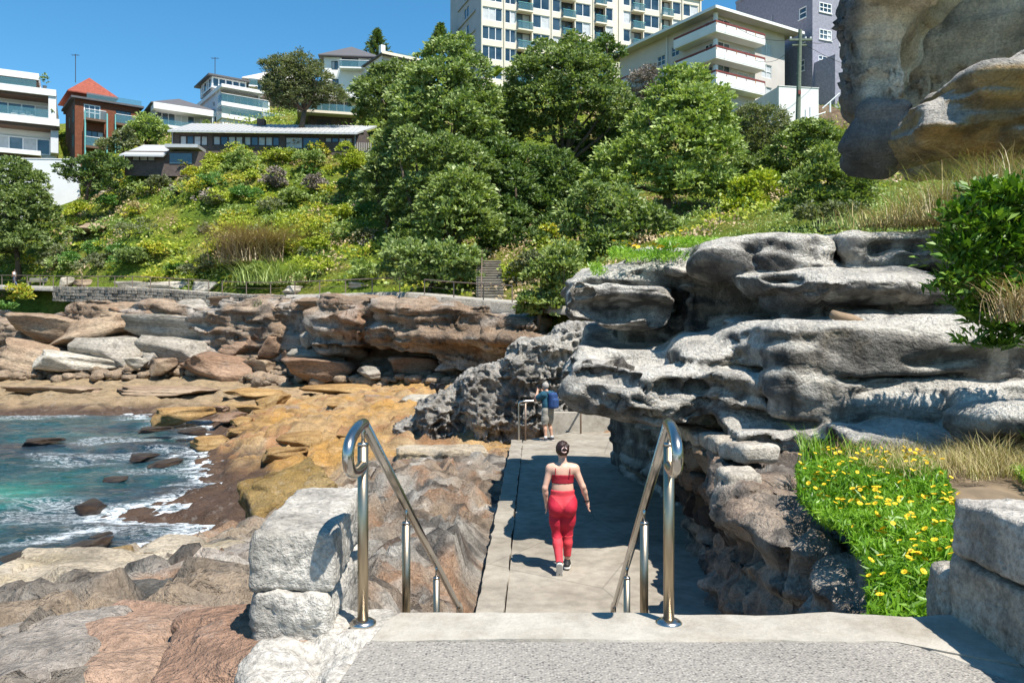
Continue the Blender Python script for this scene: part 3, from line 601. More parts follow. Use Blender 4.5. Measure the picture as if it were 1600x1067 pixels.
# landing, strip, stairs and the lower path
LZ = -1.27; PZ0 = -3.17
def sheet(name, poly, z0, z1, mat, jitter=0.0, seed=0, step=0.06, kind='structure', bevel=0.02):
    """a slab with a slightly worn outline"""
    poly = [np.array(p, float) for p in poly]; out = []
    for i in range(len(poly)):
        a, b = poly[i], poly[(i + 1) % len(poly)]; n = max(1, int(np.linalg.norm(b - a) / step))
        out += [a + (b - a) * k / n for k in range(n)]
    out = np.array(out); q = np.concatenate([out * 4, np.zeros((len(out), 1))], 1)
    if jitter: out = out + jitter * np.stack([fbm(q, 3, seed), fbm(q, 3, seed + 7)], 1)
    c = out.mean(0); inn = c + (out - c) * (1 - bevel / np.linalg.norm(out - c, axis=1, keepdims=True))
    n = len(out); V = np.concatenate([np.c_[out, np.full(n, z0)], np.c_[out, np.full(n, z1 - bevel)], np.c_[inn, np.full(n, z1)]])
    Fc = []
    for k in range(n):
        k2 = (k + 1) % n; Fc += [(k, k2, n + k2, n + k), (n + k, n + k2, 2 * n + k2, 2 * n + k)]
    Fc.append(tuple(2 * n + k for k in range(n)))
    o = link(name, mesh(name, V, Fc), mat)
    if kind: o['kind'] = kind
    return o
sheet('landing_pavement', [(-0.78, 1.0), (3.2, 1.0), (3.2, 2.6), (1.93, 2.72), (1.62, 3.29), (-0.60, 3.295)], -1.9, LZ, M['aggregate'], bevel=0.004)
sheet('kerb_strip', [(-0.60, 3.302), (1.60, 3.297), (1.95, 3.05), (2.2, 3.4), (2.15, 3.62), (1.75, 3.56), (1.45, 3.64), (1.1, 3.58), (0.86, 3.62), (-0.52, 3.63)], -1.9, LZ + 0.004, M['concrete_pale'], 0.02, 3, bevel=0.012)
g = Field((-1.6, 1.6, -1.75), (-0.3, 4.1, -1.1), 0.018); g.box((-0.735, 2.5, -1.48), (0.075, 0.9, 0.20), (0, 0, -5), .05, .05); g.box((-0.80, 3.42, -1.48), (0.26, 0.26, 0.20), (0, 2, 4), .05, .05); g.box((-0.92, 3.12, -1.50), (0.12, 0.16, 0.20), (0, 4, 20), .04, .04)
V, Q = g.net(); V = weather(V, Q, .05, 4, 0, 1, .022, 7, seed=90, crack=.03, cf=3.0); V = V + vnorm(V, Q) * (.012 * ridge(V * 13, 4, 9))[:, None]; V[:, 2] -= .018 * (1 + ridge(V * np.array((5, 5, 0)), 3, 91)); V[:, 2] = np.minimum(V[:, 2], LZ - .004)
o = link('mortar_apron', mesh('mortar_apron', V, Q, True), M['block']); o['kind'] = 'structure'
sheet('side_apron', [(1.64, 3.285), (1.95, 2.74), (3.2, 2.62), (3.2, 1.0), (4.4, 1.0), (4.4, 4.6), (2.3, 4.3), (2.21, 3.4), (1.96, 3.04)], -1.9, LZ - 0.004, M['concrete_pale'], 0.03, 9, bevel=0.02)
st = link('stairs', mesh('stairs', *(lambda b: (b.V, b.F))(MB().box(-0.8, 0.85, 3.5, 3.6, -3.6, LZ - 0.10))), M['concrete']); st['kind'] = 'structure'
ns = 10
for i in range(ns):
    y0 = 3.6 + i * 0.33; z1 = LZ - (i + 1) * (LZ - PZ0) / (ns + 1)
    MB().box(-0.78 + 0.019 * i, 0.88 + 0.019 * i, y0 + 0.001, y0 + 0.329, -3.6, z1).build('step', M['concrete'], st)
sheet('footpath', [(-0.14, 6.7), (2.6, 6.7), (3.1, 12), (3.8, 18), (4.4, 23.4), (6.5, 25.5), (6.5, 27.5), (3.0, 27.2), (1.2, 24.6), (0.33, 23.6), (0.115, 16)], -3.7, PZ0, M['concrete'], 0.0, 1, step=0.5, bevel=0.005)
sheet('path_kerb', [(-0.47, 6.7), (-0.155, 6.7), (0.10, 16), (0.315, 23.6), (-0.01, 23.6), (-0.22, 16)], -3.8, PZ0 + 0.02, M['concrete'], 0.025, 4, step=0.12, bevel=0.02)
# ------------------------------------------------------------------ rocks
GREY = np.array((0.40, 0.37, 0.33)); PALE = np.array((0.56, 0.52, 0.455)); DARK = np.array((0.06, 0.056, 0.052)); TANR = np.array((0.38, 0.27, 0.15)); BRN = np.array((0.20, 0.13, 0.09)); RST = np.array((0.28, 0.14, 0.07))
def rockcol(V, N, base, pale, dark, tanc, dk=0.9, tn=0.5, seed=0, sc=1.0):
    """weathering colours: pale crust in patches, black film in seep lines, raw tan where faces broke away"""
    n1 = fbm(V * 0.6 * sc, 4, seed); n2 = fbm(V * np.array((1.5, 1.5, 0.35)) * sc, 4, seed + 3); n3 = fbm(V * 1.1 * sc, 3, seed + 6)
    C = base + (pale - base) * np.clip(0.35 + 0.9 * n1 , 0, 1)[:, None]
    C = blend(C, tanc, tn * sstep(0.25, 0.6, n3))
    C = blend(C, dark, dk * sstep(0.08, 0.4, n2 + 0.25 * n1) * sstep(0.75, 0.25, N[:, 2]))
    return C
class Slabs(Field):
    def slab(s, x0, x1, y0, y1, Y, d, yaw=0, tilt=(0, 0), r=0.35, k=0.2):
        hx = (x1 - x0) / 2 * Y / F; hz = (y1 - y0) / 2 * Y / F; c = P((x0 + x1) / 2, (y0 + y1) / 2, Y) + np.array((0, d / 2, 0))
        c[0] += (x0 + x1 - 1600) / 2 / F * d * 0.25
        return s.box(c, (hx, d / 2, hz), (tilt[0], tilt[1], yaw), r, k)
    def hole(s, px, py, Y, rx, rz, ry, k=0.12): return s.ell(P(px, py, Y), (rx, ry, rz), k=k, cut=True)

# the big weathered outcrop above the path
DS = 0.77                                                        # depth scale of the outcrop sketch
class Near(Slabs):
    def slab(s, x0, x1, y0, y1, Y, d, *a, **k): return Slabs.slab(s, x0, x1, y0, y1, Y * DS, d, *a, **k)
    def hole(s, px, py, Y, rx, rz, ry, k=0.07): return s.ell(P(px, py, Y * DS), (rx * DS, ry * DS, rz * DS), k=k, cut=True)
f = Near((0.4, 7.8, -3.5), (10.2, 20.8, 2.6), 0.053)
f.box((6.4, 14.5, -1.5), (3.2, 4.5, 1.7), r=0.4)                                       # core
f.slab(896, 1010, 572, 650, 14.6, 8.5, -4, (0, 3), 0.3, .12); f.slab(985, 1140, 578, 656, 14.1, 8, -10, (0, 2), 0.28, .1); f.slab(1105, 1300, 585, 662, 13.4, 7, -12, (0, 2), 0.26, .1)
f.box(P(1050, 548, 15.4), (1.9, 2.6, 0.28), (7, 2, -8), 0.22, 0.2); f.box(P(1190, 556, 13.0), (1.4, 1.9, 0.3), (7, 0, -10), 0.22, 0.2)
f.slab(1135, 1345, 658, 704, 12.4, 4, -10, (4, 3), 0.2, 0.06); f.slab(1290, 1500, 668, 718, 11.3, 4, -4, (6, 6), 0.18, 0.06); f.slab(1270, 1470, 596, 648, 12.9, 4, -8, (6, 0), 0.2, 0.05)
f.slab(1440, 1640, 604, 664, 12.2, 4, 0, (0, -4), 0.2, 0.06); f.ell(P(1590, 665, 8.5), (0.55, 0.6, 0.30), k=0.03); f.slab(1480, 1720, 672, 730, 11.3, 3, 0, (5, 0), 0.2, 0.05)
f.slab(1215, 1400, 504, 556, 13.9, 5, -6, (0, 2), 0.16, 0.06); f.slab(1385, 1580, 522, 584, 12.9, 5, 0, (0, 3), 0.18, 0.06)
f.box(P(1340, 498, 11.9), (1.3, 1.2, 0.2), (16, 3, -6), 0.16, 0.08)
f.ell(P(1315, 452, 12.2), (1.65, 1.5, 0.35), (0, 3, -6), 0.08); f.slab(1170, 1480, 428, 474, 14.9, 4, -4, (4, 2), 0.2, 0.1)
f.slab(1100, 1300, 352, 422, 15.8, 5, -8, (4, -2), 0.25, 0.08); f.slab(1280, 1485, 352, 418, 15.6, 5, 0, (0, 0), 0.2, 0.08); f.slab(1470, 1700, 380, 560, 15.0, 5, 0, (0, 0), 0.3, 0.12)
f.slab(1065, 1230, 408, 570, 17.8, 4, -8, (0, 0), 0.2, 0.1)
f.slab(878, 1068, 436, 496, 17.2, 3.4, -6, (3, 4), 0.26, 0.08); f.slab(950, 1085, 490, 560, 19.2, 3, 0, (0, 0), 0.2, 0.1)
f.slab(896, 1110, 400, 440, 18.6, 3.6, -10, (8, -9), 0.2, 0.08); f.slab(990, 1120, 378, 425, 19.6, 3.4, -8, (6, -6), 0.2, 0.08); f.slab(1045, 1130, 400, 430, 17.6, 2.4, -8, (0, -3), 0.16, 0.05)
f.box((5.3, 14.5, -2.7), (2.3, 5.5, 1.0), (0, 0, 8), 0.3, 0.3)
for a in [(1225, 432, 14.7, .34, .10, .5), (1392, 383, 15.5, .42, .24, .55), (1445, 388, 15.5, .35, .20, .5), (1185, 395, 15.5, .3, .3, .6), (1300, 370, 15.7, .5, .22, .3), (955, 592, 16.3, .5, .18, .5), (1062, 606, 15.0, .75, .30, .55), (1085, 640, 15.0, .55, .2, .5), (912, 600, 16.4, .28, .2, .35),
          (940, 625, 16.4, .3, .22, .4), (922, 640, 16.4, .3, .16, .4), (1000, 640, 15.6, .4, .16, .45), (1145, 612, 14.0, .5, .3, .5), (1230, 615, 13.6, .55, .32, .4), (1300, 535, 13.8, .4, .14, .5), (1255, 525, 13.8, .4, .2, .5), (1380, 610, 12.8, .5, .16, .4), (1490, 640, 12.0, .3, .34, .45), (1545, 620, 12.0, .34, .18, .4), (1370, 665, 12.0, .5, .14, .5),
          (975, 482, 17.2, 1.3, .26, .9), (1050, 492, 17.2, .5, .3, .8), (905, 462, 17.3, .16, .14, .3), (888, 448, 17.4, .12, .12, .3), (910, 480, 17.3, .16, .1, .3), (1450, 472, 14.8, .6, .14, .4), (1480, 560, 12.8, .9, .16, .35), (1130, 470, 17.4, .35, .5, .5), (1200, 652, 13.2, .9, .14, .8), (1180, 575, 14.2, .9, .08, .6), (1330, 488, 14.4, 1.6, .08, .8), (1420, 590, 12.9, 1.2, .08, .7)]: f.hole(*((a[0], a[1], 14.5 if a[0] < 975 else 13.95 if a[0] < 1110 else 13.3) + a[3:] if 570 < a[1] < 662 and a[0] < 1170 else a))
V, Q = f.net(); V = weather(V, Q, 0.11, 1.0, 0.075, 2.6, 0.024, 2.2, 0.0, seed=4, crack=0.10, cf=.9)
N = vnorm(V, Q); left = sstep(4.0, 1.8, V[:, 0])
d1, d2 = worley(V * np.array((2.4, 2.4, 3.2)), 4); m = sstep(0.05, 0.35, fbm(V * 0.55, 2, 48)) * sstep(0.7, 0.2, N[:, 2])
V -= N * ((0.07 + 0.16 * left) * sstep(0.05, 0.42, d2 - d1) * m)[:, None]
N = vnorm(V, Q); V += N * (0.008 * ridge(V * 8, 3, 19))[:, None]; C = rockcol(V, N, GREY, PALE, DARK, np.array((0.42, 0.34, 0.23)), 0.7, 0.35, 8)
C = blend(C, PALE * 1.28, 0.85 * sstep(0.15, 0.55, N[:, 2])); C = blend(C, DARK * 1.1, 0.6 * sstep(0.02, 0.26, fbm(V * np.array((1.0, 1.0, 0.7)), 5, 77)) * sstep(0.8, 0.4, N[:, 2])); C = blend(C, DARK, 0.7 * sstep(0.05, 0.3, fbm(V * np.array((3.5, 3.5, 0.5)), 4, 79)) * sstep(0.6, 0.2, N[:, 2])); C = blend(C, np.array((.50, .42, .30)), .5 * sstep(.15, .5, fbm(V * .8, 3, 80)) * sstep(.2, -.3, N[:, 2]))  # upward faces coloured paler, steep faces darker in noisy patches
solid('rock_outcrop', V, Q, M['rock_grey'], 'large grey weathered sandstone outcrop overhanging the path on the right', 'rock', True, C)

# honeycombed ridge behind the man
f = Slabs((-5.6, 23.6, -4.9), (5.5, 31, 1.2), 0.06)
for a in [(606, 690, 652, 686, 28.5, 1.6, 10, (0, -14), .3), (650, 760, 612, 694, 27.5, 2.4, 6, (0, -14), .4), (720, 830, 574, 706, 26.6, 3, 4, (0, -12), .5), (795, 905, 528, 706, 26.0, 3.4, 0, (0, -8), .6), (870, 975, 500, 700, 26.4, 4, -6, (0, 0), .6), (955, 1080, 560, 665, 28.0, 4, 0, (0, 0), .5)]: f.slab(*a, k=0.5)
f.ell(P(700, 712, 26.8), (1.0, 0.9, 0.38), k=0.25, cut=True); f.ell(P(800, 716, 26.0), (0.5, .7, .3), k=.2, cut=True)
V, Q = f.net(); V = weather(V, Q, 0.18, 0.9, 0.05, 2.5, 0.06, 2.2, 0.0, seed=14, crack=.08); N = vnorm(V, Q)
W = V + 0.10 * np.stack([vn(V * 3, 1), vn(V * 3, 2), vn(V * 3, 3)], 1)
d1, d2 = worley(W * np.array((2.7, 2.7, 3.4)), 7); e1, e2 = worley(W * np.array((5.2, 5.2, 6.0)), 8)
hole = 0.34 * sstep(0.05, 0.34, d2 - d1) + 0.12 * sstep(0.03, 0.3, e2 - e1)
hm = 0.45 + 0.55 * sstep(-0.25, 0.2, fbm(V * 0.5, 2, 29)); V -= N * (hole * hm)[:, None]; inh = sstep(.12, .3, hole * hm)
C = rockcol(V, N, GREY * 0.92, PALE, DARK * 1.6, np.array((0.36, 0.31, 0.24)), 0.4, 0.3, 18); C = blend(C * 1.1, np.array((0.13, 0.12, 0.10)), .55 * inh)  # colour darkened inside the holes, deepening their contrast
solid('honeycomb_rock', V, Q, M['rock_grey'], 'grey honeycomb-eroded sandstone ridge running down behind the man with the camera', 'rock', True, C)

# cave boulder hanging in at the top right
f = Slabs((5.0, 8.6, 1.4), (12.5, 19, 9.0), 0.075)
def cb(x0, x1, y0, y1, Y, d, tilt=(0, 0), r=.4, k=.2, yaw=-26):
    c = P((x0 + x1) / 2, (y0 + y1) / 2, Y) * (1 + d * .45 / Y); f.box(c, ((x1 - x0) / 2 * Y / F, d / 2, (y1 - y0) / 2 * Y / F), (tilt[0], tilt[1], yaw), r, k)
cb(1400, 1950, -320, 280, 14.6, 3.5, r=.6); cb(1312, 1425, -60, 195, 13.8, 2.4, (0, 4)); cb(1322, 1408, 165, 278, 13.6, 1.7, (0, 16), .25, .08); cb(1345, 1540, -110, 8, 11.9, 3.6, (0, 6), .3, .15); cb(1390, 2000, -330, -80, 12.9, 4, (6, 6), .5, .4)  # upper slabs, mostly out of view, drawn forward to shade the face
f.ell(P(1575, 105, 13.9), (1.75, 1.1, 2.2), (0, 24, -26), 0.3, True); f.ell(P(1480, 262, 13.9), (0.5, 1.0, 0.5), (0, 10, 0), 0.15, True)
V, Q = f.net(); V = weather(V, Q, 0.13, 0.8, 0.05, 2.2, 0.035, 2.2, 0.0, seed=24, crack=.06); N = vnorm(V, Q)
web = sstep(-0.15, 0.15, fbm(V * 0.9, 2, 25)); d1, d2 = worley(V * np.array((3.2, 3.2, 2.2)) + .6 * np.stack([vn(V * 3, 1), vn(V * 3, 2), vn(V * 3, 3)], 1), 6); web *= sstep(3.9, 4.3, V[:, 2]); V -= N * (0.16 * sstep(.02, .3, d2 - d1) * web)[:, None]
N = vnorm(V, Q); V += N * (.05 * web * ridge(V * np.array((5, 5, 2)), 3, 7))[:, None]
C = rockcol(V, N, np.array((0.72, 0.60, 0.43)), np.array((0.80, 0.71, 0.57)), DARK * 2.5, np.array((0.50, 0.36, 0.19)), 0.15, 0.5, 28)
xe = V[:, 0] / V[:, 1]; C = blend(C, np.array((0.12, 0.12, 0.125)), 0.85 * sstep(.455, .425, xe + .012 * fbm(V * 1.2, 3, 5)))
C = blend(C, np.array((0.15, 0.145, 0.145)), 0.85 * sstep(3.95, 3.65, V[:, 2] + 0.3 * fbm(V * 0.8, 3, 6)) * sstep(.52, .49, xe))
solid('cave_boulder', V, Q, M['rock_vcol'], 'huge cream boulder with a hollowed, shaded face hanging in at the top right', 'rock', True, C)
f = Slabs((5.6, 9.2, 2.0), (11.5, 14.8, 5.2), 0.05)
f.slab(1425, 1700, 122, 186, 11.9, 2.2, -6, (0, -14), 0.25, 0.2); f.slab(1500, 1800, 62, 130, 11.6, 2.0, 0, (0, -14), 0.25, 0.2); f.slab(1450, 1800, 165, 218, 12.4, 1.8, 0, (0, -2), 0.2, 0.2)
V, Q = f.net(); V = weather(V, Q, 0.12, 1.1, 0.06, 4.5, 0.04, 2.6, 0.0, seed=34, crack=.05); N = vnorm(V, Q)
C = rockcol(V, N, np.array((0.42, 0.27, 0.12)), np.array((0.50, 0.37, 0.20)), DARK, np.array((0.36, 0.19, 0.06)), 0.5, 0.7, 38); C = blend(C, GREY, sstep(0.0, 0.4, N[:, 2]))
solid('ledge_rock', V, Q, M['rock_vcol'], 'orange-banded rock ledge jutting out under the shaded hollow of the cream boulder', 'rock', True, C)

# terrace rock beside the path, below the flowers
f = Slabs((1.2, 3.8, -3.6), (6.0, 14, -1.0), 0.052)
f.box((4.4, 5.3, -2.62), (2.2, 0.75, 1.0), (0, 2, 8), 0.3); f.box((4.4, 6.9, -2.6), (2.2, 0.8, 1.05), (0, -2, -4), 0.25); f.box((4.5, 8.5, -2.6), (2.2, 0.9, 1.02), (0, 0, -6), 0.2); f.box((4.9, 10.3, -2.5), (2.3, 1.2, 1.0), (0, 0, -8), 0.25)
f.box((5.5, 12.5, -2.5), (2.6, 1.6, 1.0), (0, 0, -8), 0.3); f.ell((2.5, 5.5, -2.4), (0.6, 0.75, 0.95), (0, 14, 0), 0.2); f.ell((2.45, 7.6, -2.9), (0.45, 0.6, 0.6), (0, 0, 0), 0.15)
V, Q = f.net(); V = weather(V, Q, 0.16, 0.9, 0.11, 3.0, 0.05, 2.2, 0.0, seed=44, crack=.12); V = V + 0; N = vnorm(V, Q); V -= N * (0.07 * sstep(0.09, 0.0, (lambda a: a[1] - a[0])(worley(V * np.array((1.3, 1.3, 1.0)), 5))))[:, None]
C = rockcol(V, N, np.array((.30, .22, .16)), np.array((0.46, 0.40, 0.33)), DARK, np.array((0.26, 0.17, 0.12)), 0.9, 0.5, 48); C = blend(C, DARK * 1.2, .75 * sstep(0.0, .3, fbm(V * np.array((1.6, 1.6, .6)), 4, 84))); C = blend(C, PALE * 0.85, 0.5 * sstep(0.2, 0.5, fbm(V * np.array((2, 2, 0.6)), 4, 83)))
solid('terrace_rock', V, Q, M['rock_vcol'], 'dark streaked rock face dropping to the path beneath the yellow flowers', 'rock', True, C)

# dressed stones
def stone(name, lo, hi, h, rot, mat, parent=None, label=None, cat=None, rgh=0.02, seed=0, r=0.05, rf=7.0):
    lo = np.array(lo, float); hi = np.array(hi, float); c = (lo + hi) / 2; e = np.abs(hi - lo) / 2
    g = Field(-e - 0.25 - e.max() * 0.3, e + 0.25 + e.max() * 0.3, h); g.box((0, 0, 0), e, rot, r, 0)
    V, Q = g.net(); V = weather(V + c, Q, rgh * .8, 1.6, 0, 1, rgh, rf, 0, seed=seed); V = V + vnorm(V, Q) * (rgh * .55 * ridge(V * np.array((26, 26, 34)), 3, seed))[:, None]
    if parent is None: return solid(name, V, Q, M[mat], label, cat, True)
    return link(name, mesh(name, V - np.array(parent.location), Q, True), M[mat], parent)
t = thing('stone_pier', 'squat pale stone pier of two rough blocks beside the left handrail', 'pier', (-1.0, 3.9, -1.4))
stone('block', (-1.155, 3.46, -1.12), (-0.80, 4.42, -0.865), 0.017, (0, 0, 3), 'block', t, rgh=0.014, seed=2, r=0.02); stone('block', (-1.13, 3.45, -1.5), (-0.79, 4.30, -1.128), 0.02, (0, 0, 1), 'block', t, rgh=0.022, seed=3, r=.03)
t = thing('stone_pier', 'weathered pale stone pier of stacked blocks at the right edge by the flowers', 'pier', (2.3, 3.1, -1.4))
stone('block', (1.95, 2.3, -0.99), (2.75, 3.56, -0.75), 0.02, (0, 2, -2), 'block', t, rgh=0.014, seed=4, r=0.025); stone('block', (1.97, 2.28, -1.5), (2.72, 3.62, -0.998), 0.022, (0, 0, -1), 'block_dirty', t, rgh=0.016, seed=5, r=.03); stone('block', (2.0, 3.64, -1.5), (2.3, 3.88, -1.10), 0.02, (0, 0, 0), 'block_dirty', t, rgh=0.015, seed=6)
# retaining wall with coping running down beside the overhang
t = thing('retaining_wall', 'low stone wall with pale coping stones climbing beside the path under the overhang', 'wall', (3.0, 10.5, -2.6))
A = P(1062, 668, 13.2); B = P(1190, 712, 8.9)
for i in range(4):
    a = A + (B - A) * (i / 4 + 0.006); b = A + (B - A) * ((i + 1) / 4 - 0.006); c = (a + b) / 2; L = np.linalg.norm(b - a) / 2; yaw = math.degrees(math.atan2((b - a)[1], (b - a)[0])); pit = -math.degrees(math.asin((b - a)[2] / (2 * L)))
    g = Field(c - L - 0.4, c + L + 0.4, 0.04); g.box(c, (L, 0.22, 0.10), (0, pit, yaw), 0.05, 0); V, Q = g.net(); V = weather(V, Q, 0.04, 1.5, 0, 1, 0.03, 4, seed=60 + i)
    link('coping_stone', mesh('coping_stone', V - np.array(t.location), Q, True), M['block_dirty'], t)
rg = random.Random(4); wallstones = []; wallthing = t
for i in range(9):
    for j in range(3):
        a = A + (B - A) * ((i + 0.02) / 9); b = A + (B - A) * ((i + 0.98) / 9); c = (a + b) / 2 - np.array((0, 0, 0.30 + j * 0.32)); L = np.linalg.norm(b - a) / 2
        yaw = math.atan2((b - a)[1], (b - a)[0])
        wallstones.append((c - np.array(t.location), L, yaw + rg.uniform(-.1, .1)))
stone('stone_block', P(1132, 786, 8.2) - (0, .1, 0), P(1188, 737, 8.2) + (0, .4, 0), 0.025, (0, 0, 0), 'block_dirty', None, 'small squared stone block set in the rock face below the coping wall', 'stone block', 0.015, 7)

# flat slabs in the left foreground
def slabrock(name, c, e, rot, h, cols, label, seed, mat='rock_vcol', strata=0.022, rough=0.010, r=0.05, warp=0.05, wf=1.3):
    c = np.array(c, float); m = max(e) * 1.25 + 0.3; g = Field(c - np.array((m, m, e[2] * 1.6 + 0.6)), c + np.array((m, m, e[2] * 1.6 + 0.6)), h); g.box(c, e, rot, r, 0)
    g.box(c + np.array((e[0] * 0.3, -e[1] * 0.25, e[2] * 0.1)), (e[0] * 0.6, e[1] * 0.7, e[2]), (rot[0], rot[1], rot[2] + 30), r, 0.15)
    V, Q = g.net(); V = weather(V, Q, warp, wf, strata, 6, rough, 4, seed=seed, crack=min(.07, e[2] * .25), cf=1.6); V = V + vnorm(V, Q) * (rough * .5 * ridge(V * 14, 3, seed + 8))[:, None]; N = vnorm(V, Q)
    return solid(name, V, Q, M[mat], label, 'rock', True, rockcol(V, N, *cols, seed=seed))
RED = (np.array((0.33, 0.20, 0.135)), np.array((0.40, 0.27, 0.19)), np.array((0.16, 0.13, 0.11)), np.array((0.42, 0.35, 0.27)), 0.5, 0.25)
BEI = (np.array((0.44, 0.36, 0.26)), np.array((0.52, 0.44, 0.33)), np.array((0.12, 0.1, 0.08)), np.array((0.45, 0.36, 0.22)), 0.4, 0.5)
GRY = (np.array((0.27, 0.23, 0.19)), np.array((0.38, 0.33, 0.28)), np.array((0.09, 0.08, 0.07)), np.array((0.30, 0.25, 0.18)), 0.5, 0.3)
slabrock('flat_rock', P(380, 1030, 3.7), (0.34, 0.40, 0.13), (0, -3, 20), 0.022, RED, 'reddish flat rock wedged against the pale mortar left of the landing', 3)
slabrock('flat_rock', P(200, 1035, 4.0), (0.40, 0.50, 0.13), (2, 4, -10), 0.025, RED, 'broad reddish flat rock in the bottom left foreground', 5)
slabrock('flat_rock', P(50, 1060, 3.9), (0.40, 0.42, 0.13), (0, -4, 15), 0.025, GRY, 'grey-brown flat rock in the bottom left corner', 6)
slabrock('flat_rock', P(285, 966, 6.1), (1.2, 0.45, 0.18), (3, -5, -6), 0.04, (np.array((0.085, 0.078, 0.068)), np.array((0.15, 0.135, 0.115)), DARK, np.array((0.22, 0.18, 0.13)), 0.6, 0.25), 'dark lichen-covered rock shelf between the reddish rocks and the beige slab', 9)
slabrock('beige_slab', P(200, 932, 8.8), (1.35, 0.9, 0.28), (5, 3, 12), 0.045, BEI, 'smooth beige sandstone slab above the water in the left foreground', 12, rough=0.010)
slabrock('beige_slab', P(285, 906, 10.0), (0.75, 0.8, 0.28), (4, 4, -10), 0.045, BEI, 'beige slab with a cracked top beside the dark grey rock', 13, rough=0.012)
slabrock('grey_rock', P(385, 915, 8.0), (0.3, 0.6, 0.28), (4, -10, 10), 0.04, GRY, 'dark grey rock standing just left of the stone pier', 14)
slabrock('ochre_rock', P(60, 930, 11.0), (1.2, 0.6, 0.28), (6, -8, 20), 0.05, (np.array((0.30, 0.20, 0.09)), np.array((0.38, 0.28, 0.15)), DARK, np.array((0.34, 0.2, 0.06)), 0.7, 0.5), 'ochre and black rock at the left edge by the near waterline', 15)
slabrock('ochre_rock', P(455, 795, 17.5), (.85, 1.2, 0.62), (4, -16, 24), 0.07, (np.array((0.26, 0.165, 0.05)), np.array((0.33, 0.23, 0.10)), np.array((0.05, 0.035, 0.02)), np.array((0.22, 0.12, 0.04)), 0.7, 0.5), 'big ochre boulder crusted with barnacles above the weedy shelf', 16, rough=0.05)
slabrock('undercut_rock', P(690, 722, 23.2), (1.3, 0.8, 0.42), (0, 3, 8), 0.06, BEI, 'low rounded tan rock beneath the tip of the honeycomb ridge', 17)

# boulders: faceted prototypes shared between copies
def boulder_mesh(seed, flat=0.6, n=4):
    bm = bmesh.new(); bmesh.ops.create_icosphere(bm, subdivisions=n, radius=1.0)
    V = np.array([v.co[:] for v in bm.verts]); Fc = np.array([[v.index for v in f.verts] for f in bm.faces]); bm.free()
    rg = np.random.default_rng(seed); V *= 1.25
    for k in range(11):
        d = sph(rg, 1)[0]; 
        if k == 0: d = np.array((rg.normal(0, .12), rg.normal(0, .12), 1.0))
        if k == 1: d = np.array((rg.normal(0, .3), -1, rg.normal(0, .2)))
        d /= np.linalg.norm(d); lim = rg.uniform(0.62, 0.85) * (0.9 if k < 2 else 1); e = V @ d - lim; V -= np.where(e > 0, e, 0)[:, None] * d * 0.93
    V[:, 2] *= 1.0
    for c in range(3): V[:, c] += 0.07 * fbm(V * 1.4, 3, seed + 11 * c)
    N = V / np.linalg.norm(V, axis=1, keepdims=True)
    t = V[:, 2] * 5 + 0.6 * fbm(V * 1.2, 2, seed + 1); V += N * np.array((1, 1, .1)) * (0.035 * np.tanh(3 * vn(np.stack([t, 0 * t, 0 * t], 1), seed)))[:, None]
    V += N * (0.03 * ridge(V * 3, 4, seed + 2))[:, None]
    return V, Fc
BM = [boulder_mesh(100 + i) for i in range(7)]
bcache = {}
for i, (c, L, yaw) in enumerate(wallstones):
    mt = ('b_tan', 'b_brown', 'b_weed')[i % 3]; key = (i % 7, mt)
    if key not in bcache: bcache[key] = mesh('boulder', *BM[i % 7], True); bcache[key].materials.append(M[mt])
    link('stone', bcache[key], None, wallthing, loc=c, rot=(0, 0, yaw), scale=(L * 1.25, .34, .21))
def boulder(px, py, Y, w, h, d, mat, label, k=0, rot=(0, 0, 0), group=None, name='boulder'):
    """w, h in photograph pixels, d = depth in metres"""
    key = (k, mat)
    if key not in bcache: bcache[key] = mesh('boulder', *BM[k], True); bcache[key].materials.append(M[mat])
    o = link(name, bcache[key], loc=P(px, py, Y) + np.array((0, d * 0.4, 0)), rot=tuple(R(a) for a in rot), scale=(w / 2 * Y / F / 0.88, d / 2 / 0.88, h / 2 * Y / F / 0.85))
    return tag(o, label, 'boulder', group)
